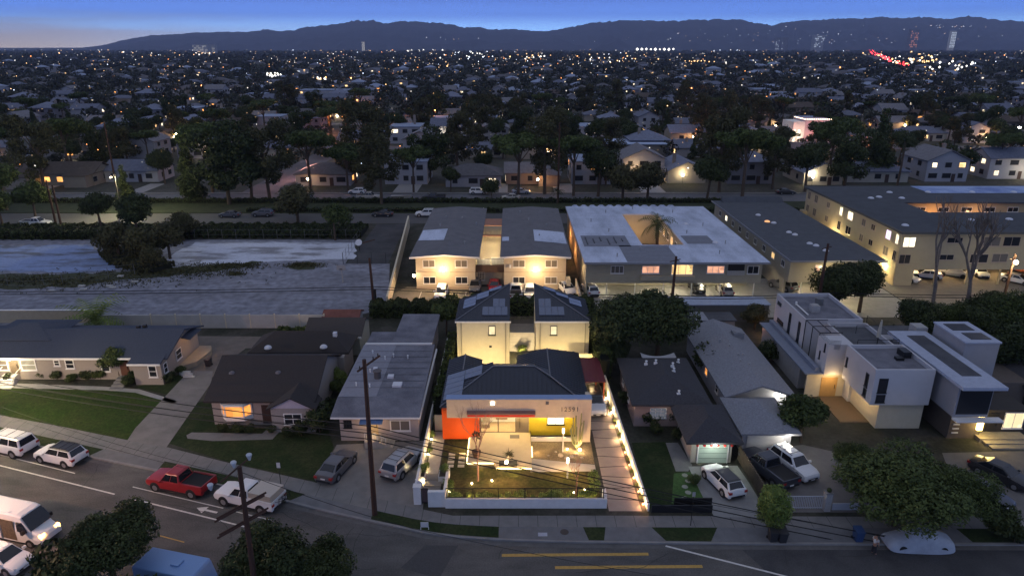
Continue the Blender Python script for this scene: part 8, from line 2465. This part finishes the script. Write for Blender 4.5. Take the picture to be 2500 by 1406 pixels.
def cluster(cx_, cy_, wx, wy, n, k, smin=2, smax=4, h=12):
    h = max(h, 13)
    for i in range(n): glow(rl_.gauss(cx_, wx), rl_.gauss(cy_, wy), rl_.uniform(smin, smax), k if isinstance(k, int) else rl_.choice(k), h)
cluster(1020, 122.5, 45, 2, 26, 0, 3, 6, 15); cluster(1150, 134, 60, 5, 26, (0, 5), 2, 4); cluster(1290, 139, 25, 3, 20, (0, 1), 2, 5); cluster(670, 182, 10, 3, 18, 0, 3, 5, 4)
for k in range(9): glow(1556 + k * 11, 121 + rl_.uniform(-.6, .6), rl_.uniform(4, 7.5), 0, 26)
cluster(1770, 123, 40, 1.5, 30, (0, 5), 2, 4, 12); cluster(1500, 140, 60, 8, 20, (0, 1), 2, 4); cluster(2080, 121, 35, 1, 24, (0, 1), 2, 4, 12)
for k in range(70):
    t_ = rl_.random(); px = 2125 + 85 * t_ ** 1.2; py = 122 + 38 * t_
    glow(px + rl_.gauss(0, 3 + 5 * t_), py + rl_.gauss(0, 2), rl_.uniform(1.8, 4.2), rl_.choice((3, 3, 3, 0, 1, 3)), 13)
cluster(2138, 120, 6, 1, 6, 4, 2, 4, 8); cluster(2265, 150, 15, 1.2, 14, 1, 2, 4, 5); cluster(2240, 144, 30, 6, 18, (0, 1), 3, 6, 8); cluster(2330, 160, 30, 6, 14, 0, 3, 6)
cluster(500, 132, 22, 3, 22, (0, 1), 2, 4); cluster(785, 192, 9, 2, 10, (0, 1), 3, 4.5, 5); cluster(1700, 150, 20, 2, 12, 1, 2, 3); cluster(700, 124, 300, 1.5, 60, (0, 1), 1.6, 3, 12); cluster(250, 129, 120, 2, 22, (0, 1), 1.6, 3)
o = lm.build('city_lights', CM); o['kind'] = 'stuff'; o['label'] = 'points of lamp light scattered over the plain'; o['category'] = 'city lights'

# street lamps that can be told apart
def street_lamp(px, py, label, col, e, hgt=7.5, mm=None, size=.35):
    x, y = G(px, py, hgt)
    t = thing('street_lamp', label, 'street lamp', (x, y, 0))
    MB().tube((x, y + .8, 0), (x, y + .8, hgt + .3), .1, .07, 6).tube((x, y + .8, hgt + .3), (x, y, hgt + .15), .05, .05, 5).build('post', M_DARK, t)
    MB().ball((x, y, hgt), size * math.hypot(x, y) / 350, 8, .7).build('lamp', mm or M_BULBO, t)
    light(x, y, hgt - 1.0, e, col, .3, t)
for a in ((857, 191, 'amber street lamp, uppermost of the three amber ones left of the middle'), (872, 245, 'amber street lamp glowing over a side street left of the middle'), (806, 284, 'amber street lamp, lowest of the three left of the middle'), (491, 209, 'small amber street lamp above the left houses'), (1062, 270, 'amber street lamp beside the blue lit windows'), (1688, 216, 'orange street lamp among dark trees right of the middle')):
    street_lamp(*a, (1, .30, .08), 2600)
for a in ((430, 327, 'warm lamp glowing above a roof left of the side street'), (483, 321, 'warm reddish lamp right of the glowing roof lamp'), (1060, 298, 'warm lamp behind the tree crowns left of the middle'), (1375, 274, 'warm lamp on the wall of a pale house in the middle'), (345, 231, 'white lamp before a pale house at the left')):
    street_lamp(*a, (1, .55, .25), 1100, 4.0, M_BULB, .4)
street_lamp(2489, 312, 'bright white street lamp at the right edge', (1, .95, .85), 1500, 8, M_BULBW, .6)
street_lamp(1213, 282, 'white lamp beside the white twin gabled house', (1, .85, .55), 700, 4.0, M_BULBW, .35)
for (px, py, e, lb) in ((885, 300, 5200, 'orange lamp pooling light on the side street under dark trees'), (1815, 282, 6500, 'orange lamp over the side street right of the middle'), (2120, 350, 5200, 'orange lamp by the street beyond the pink lit building'), (745, 395, 3800, 'pinkish lamp over the side street beyond the avenue'), (1700, 330, 1500, 'small orange lamp in the trees right of the blue white roof')):
    street_lamp(px, py - 14, lb, (1, .30, .13) if px != 745 else (1, .42, .32), e, 7.0, M_BULBO, .12)
# lamp light on the left part of the near street and the far left of the avenue (lamps just outside the picture)
for (x, y, e, c_, lb) in ((-52, 54.5, 5500, (1, .78, .48), 'street lamp at the kerb beyond the left edge over the parked cars'), (-86, 146, 6500, (1, .88, .48), 'street lamp over the near lane beyond the left edge'), (-43, 38, 5200, (1, .55, .35), 'street lamp over the near side of the street by the van')):
    t = thing('street_lamp', lb, 'street lamp', (x, y, 0))
    MB().tube((x, y + 1.5, 0), (x, y + 1.5, 9.2), .12, .08, 8).tube((x, y + 1.5, 9.2), (x, y, 9.0), .06, .06, 6).build('post', M_DARK, t)
    MB().ball((x, y, 8.9), .22, 8, .6).build('lamp', M_BULB, t)
    light(x, y, 8.4, e, c_, .3, t)

# landmark buildings ------------------------------------------------
x, y = G(1985, 352)
pk = thing('pink_lit_building', 'white cubic three storey house with pink lit wall and string lights on its roof', 'house', (x, y, 0))
MB().box(x - 4.5, x + 6.5, y, y + 9, 0, 9.2).build('wall', mat('pink_lit_render', (.55, .42, .42), .9, .03), pk)  # white wall; the pink light on it is put into the colour
MB().box(x - 9, x - 4.51, y - 1, y + 10, 0, 8.4).box(x - 11.5, x - 9.01, y + 2, y + 9, 0, 4.5).build('stair_tower', M_WHITE, pk)
m = MB()
for k in range(16): m.ball((x - 4.3 + k * .71, y - .05, 9.35), .16, 6)
for k in range(8): m.ball((x - 4.4, y + k * 1.4, 9.35), .16, 6)
m.build('string_lights', emit('pink_string', (1, .7, .5), 8), pk)
for xx in (-6.5, -8.2): MB().box(x + xx - .35, x + xx + .35, y - 1.08, y - 1.01, .6, 5.5).build('window', M_LITC, pk)
MB().box(x + .3, x + 1.3, y - .08, y - .01, 5.2, 6.2).build('window', emit('pink_lamp', (1, .55, .4), 12), pk)
light(x + 1, y - 3, 4.0, 700, (1, .40, .36), .5, pk); light(x - 6.5, y - 4, 3.5, 500, (1, .8, .6), .5, pk); light(x - 12, y - 10, 5, 1800, (1, .28, .2), .5, pk)
x, y = G(1188, 296)
tw = thing('twin_gabled_house', 'white house with two black edged gables and bright wall lights', 'house', (x, y, 0))
w = MB(); gwall(w, x - 9, x - .1, y, y + 12, 0, 5, 2.2, 'y'); gwall(w, x + .1, x + 9, y, y + 12, 0, 5, 2.2, 'y'); w.build('wall', M_WHITE, tw)
r = MB(); gable(r, x - 9.4, x, y - .5, y + 12.4, 5, 2.4, 'y', .3); gable(r, x, x + 9.4, y - .5, y + 12.4, 5, 2.4, 'y', .3); r.build('roof', MATS['black_shingle'], tw)
for u in (-4.5, 4.5): MB().box(x + u - 1.6, x + u + 1.6, y - .1, y - .01, 2.2, 4.4).build('window', M_GLASS, tw)
for u in (-7.5, -1.2, 1.2, 7.5): MB().ball((x + u, y - .4, 2.4), .3, 8).build('wall_light', M_BULBW, tw)
for u in (-7.5, 0, 7.5): light(x + u, y - 1.0, 2.4, 240, (1, .92, .8), .2, tw)
x, y = G(740 + 35, 246)
gl = thing('long_white_building', 'long pale flat roofed building with a warm lit end in the distance', 'building', (x, y, 0))
MB().box(x - 12, x + 24, y, y + 14, 0, 7).build('wall', FW[1], gl); MB().box(x - 12.3, x + 24.3, y - .3, y + 14.3, 7, 7.3).build('roof', FR_M[4], gl); MB().box(x - 12.05, x - 10, y - .3, y - .01, .5, 6).build('window', LITS[1], gl)
x, y = G(1550, 392)
fb_ = thing('flat_roofed_house', 'house with bright blue white flat roof among trees right of the middle', 'house', (x, y, 0))
MB().box(x - 9, x + 10, y, y + 12, 0, 5.2).build('wall', FW[2], fb_); MB().box(x - 9.4, x + 10.4, y - .5, y + 12.4, 5.2, 5.5).build('roof', mat('blue_white_metal', (.42, .50, .66), .6, .05), fb_)
MB().box(x - 8, x - 5.5, y - .1, y - .01, 2.6, 4).build('window', M_GLASS, fb_)
# towers on the horizon
TW = {2: emit('tower_red', (1, .35, .2), .9), 5: emit('tower_cool', (.75, .85, 1), 1.0), 0: emit('tower_white', (1, .95, .85), 1.1)}
def tower(px, wpx, ytop, Y, label, lit, k=0, floors=8, m_=None):
    x, zt_ = GY(px, ytop, Y); w_ = wpx * Y / FPX
    t = thing('tower_block', label, 'tower', (x, Y, 0))
    MB().box(x - w_ / 2, x + w_ / 2, Y, Y + w_ * .7, 0, zt_).build('wall', m_ or FW[4], t)
    m = MB(); cols = max(3, int(wpx / 3)); r = random.Random(int(px))
    for i in range(floors):
        for j in range(cols):
            if r.random() < lit:
                u = x - w_ / 2 + w_ * (j + .5) / cols; z_ = zt_ * (.25 + .72 * i / floors); a = w_ / cols * .22; MB().box(u - a, u + a, Y - 1.5, Y - .5, z_, z_ + zt_ * .03).build('window', TW[k], t)
tower(2236, 18, 72, 5200, 'tall tower dotted with warm red lights before the right hills', .5, 2, 9)
tower(2331, 12, 76, 5600, 'slim bright white lit tower before the right hills', 1.0, 5, 10, emit('lit_facade', (.7, .75, .95), .10))
tower(2002, 22, 86, 5200, 'pale tower pair before the right hills', .3, 5, 8, FW[1]); tower(1900, 9, 93, 5400, 'slim tower left of the pale pair', .4, 5, 8); tower(1918, 14, 92, 5500, 'broad dim tower beside the slim one', .1, 5, 8)
tower(487, 34, 108.5, 4000, 'pale high rise on the left horizon', .6, 0, 4, FW[1]); tower(514, 18, 110, 4100, 'smaller pale high rise on the left horizon', .5, 0, 4, FW[1]); tower(886, 7, 101, 4800, 'slim white lit tower on the middle horizon', .9, 0, 8)

# ------------------------------------------------------------ mountains
SK = [(-500, 119), (200, 117), (250, 111), (300, 98.5), (370, 87), (430, 84), (480, 80.5), (540, 79), (600, 79), (640, 75), (652, 70), (664, 75), (690, 76), (720, 74), (760, 64), (800, 62), (840, 58), (870, 51), (915, 51), (945, 58), (975, 52), (1020, 53), (1060, 57), (1100, 60), (1130, 68), (1150, 68), (1170, 66), (1190, 72), (1225, 73), (1255, 71), (1280, 75), (1310, 76), (1330, 77), (1360, 73), (1400, 66), (1440, 57), (1480, 53), (1530, 50), (1580, 51), (1640, 52), (1700, 49), (1770, 48), (1810, 50), (1850, 57), (1885, 64), (1910, 57), (1950, 51), (2000, 49), (2050, 46), (2100, 47), (2150, 42), (2210, 44), (2260, 41), (2310, 47), (2360, 41), (2400, 43), (2450, 50), (2500, 55), (2600, 62), (3000, 60), (3400, 80)]
from mathutils import noise as mn
def sky_at(px):
    for a, b in zip(SK[:-1], SK[1:]):
        if a[0] <= px <= b[0]: return a[1] + (b[1] - a[1]) * (px - a[0]) / (b[0] - a[0])
    return 119
YR, YB = 11000, 7000
m = MB(); cols = np.arange(-450, 3300, 6.0); NR = 26
for c_ in cols:
    x, zt_ = GY(c_, sky_at(c_), YR)
    zt_ = max(zt_, 1.0) * (1 + .04 * mn.noise((c_ * .05, 1.3, 0)) + .05 * mn.noise((c_ * .13, 4, 0)))
    for j in range(NR + 1):
        t = j / NR; Y = YB + (YR - YB) * t; xx = x * (Y / YR)
        rdg = abs(mn.noise((xx * .0016, Y * .0007, 2.0))) * 1.5 + .8 * abs(mn.noise((xx * .005, Y * .002, 7.0)))
        prof_ = t ** 1.1 * (1 - (1 - t) * min(.9, rdg) * 1.3)
        m.v.append((xx, Y, -2 + (zt_ + 2) * prof_))
    m.v.append((x * 1.12, YR + 1400, -5))
S_ = NR + 2
for i in range(len(cols) - 1):
    for j in range(NR + 1):
        a = i * S_ + j; m.f.append((a, a + S_, a + S_ + 1, a + 1)); m.m.append(0)
struct(m.build('mountains', mat('hill_scrub', (.020, .024, .036), 1.0, .35, .004), smooth=True), 'long dark mountain range along the horizon')
hm = MB()
for k in range(95):
    cl = rl_.choice(((1080, 92, 60, 6), (1690, 88, 25, 4), (1760, 82, 50, 8), (1900, 75, 60, 8), (2060, 90, 80, 7), (2200, 68, 70, 8), (2300, 66, 30, 3), (2340, 64, 30, 2), (2420, 82, 40, 5), (2050, 103, 120, 3), (1600, 100, 300, 4)))
    px = rl_.gauss(cl[0], cl[2]); py = rl_.gauss(cl[1], cl[3])
    if py < sky_at(px) + 6: continue
    t = (119 - py) / (119 - sky_at(px)); Y = YB - 350 + (YR - YB) * max(0, t) * .30
    x, z_ = GY(px, py, Y); r_ = rl_.uniform(.9, 1.9) * Y / FPX / 2; kk = rl_.choice((0, 1, 2)); i = len(hm.v)
    hm.v += [(x + r_, Y, z_), (x, Y + r_, z_), (x - r_, Y, z_), (x, Y - r_, z_), (x, Y, z_ + r_), (x, Y, z_ - r_)]
    for a, b in ((0, 1), (1, 2), (2, 3), (3, 0)): hm.f += [(i + a, i + b, i + 4), (i + b, i + a, i + 5)]; hm.m += [kk, kk]
o = hm.build('hillside_lights', [emit('hill_white', (.9, .92, 1), 2.0), emit('hill_cool', (.7, .8, 1), 1.2), emit('hill_warm', (1, .7, .5), 1.6)]); o['kind'] = 'stuff'; o['label'] = 'small lights of houses on the lower hillsides'; o['category'] = 'hillside lights'

# ------------------------------------------------------------ air
hz = MB().box(-16000, 16000, -400, 12600, -4, 580).build('haze', bpy.data.materials.new('haze_air'))
hz['kind'] = 'stuff'; hz['label'] = 'thin bluish evening haze'
hmt = hz.data.materials[0]; hmt.use_nodes = True; t = hmt.node_tree
for n in list(t.nodes):
    if n.type == 'BSDF_PRINCIPLED': t.nodes.remove(n)
pv = t.nodes.new('ShaderNodeVolumePrincipled')
pv.inputs['Color'].default_value = (.56, .64, .90, 1); pv.inputs['Density'].default_value = 7e-5; pv.inputs['Anisotropy'].default_value = .2
t.links.new(pv.outputs[0], t.nodes['Material Output'].inputs['Volume'])
print('objects', len(bpy.data.objects))
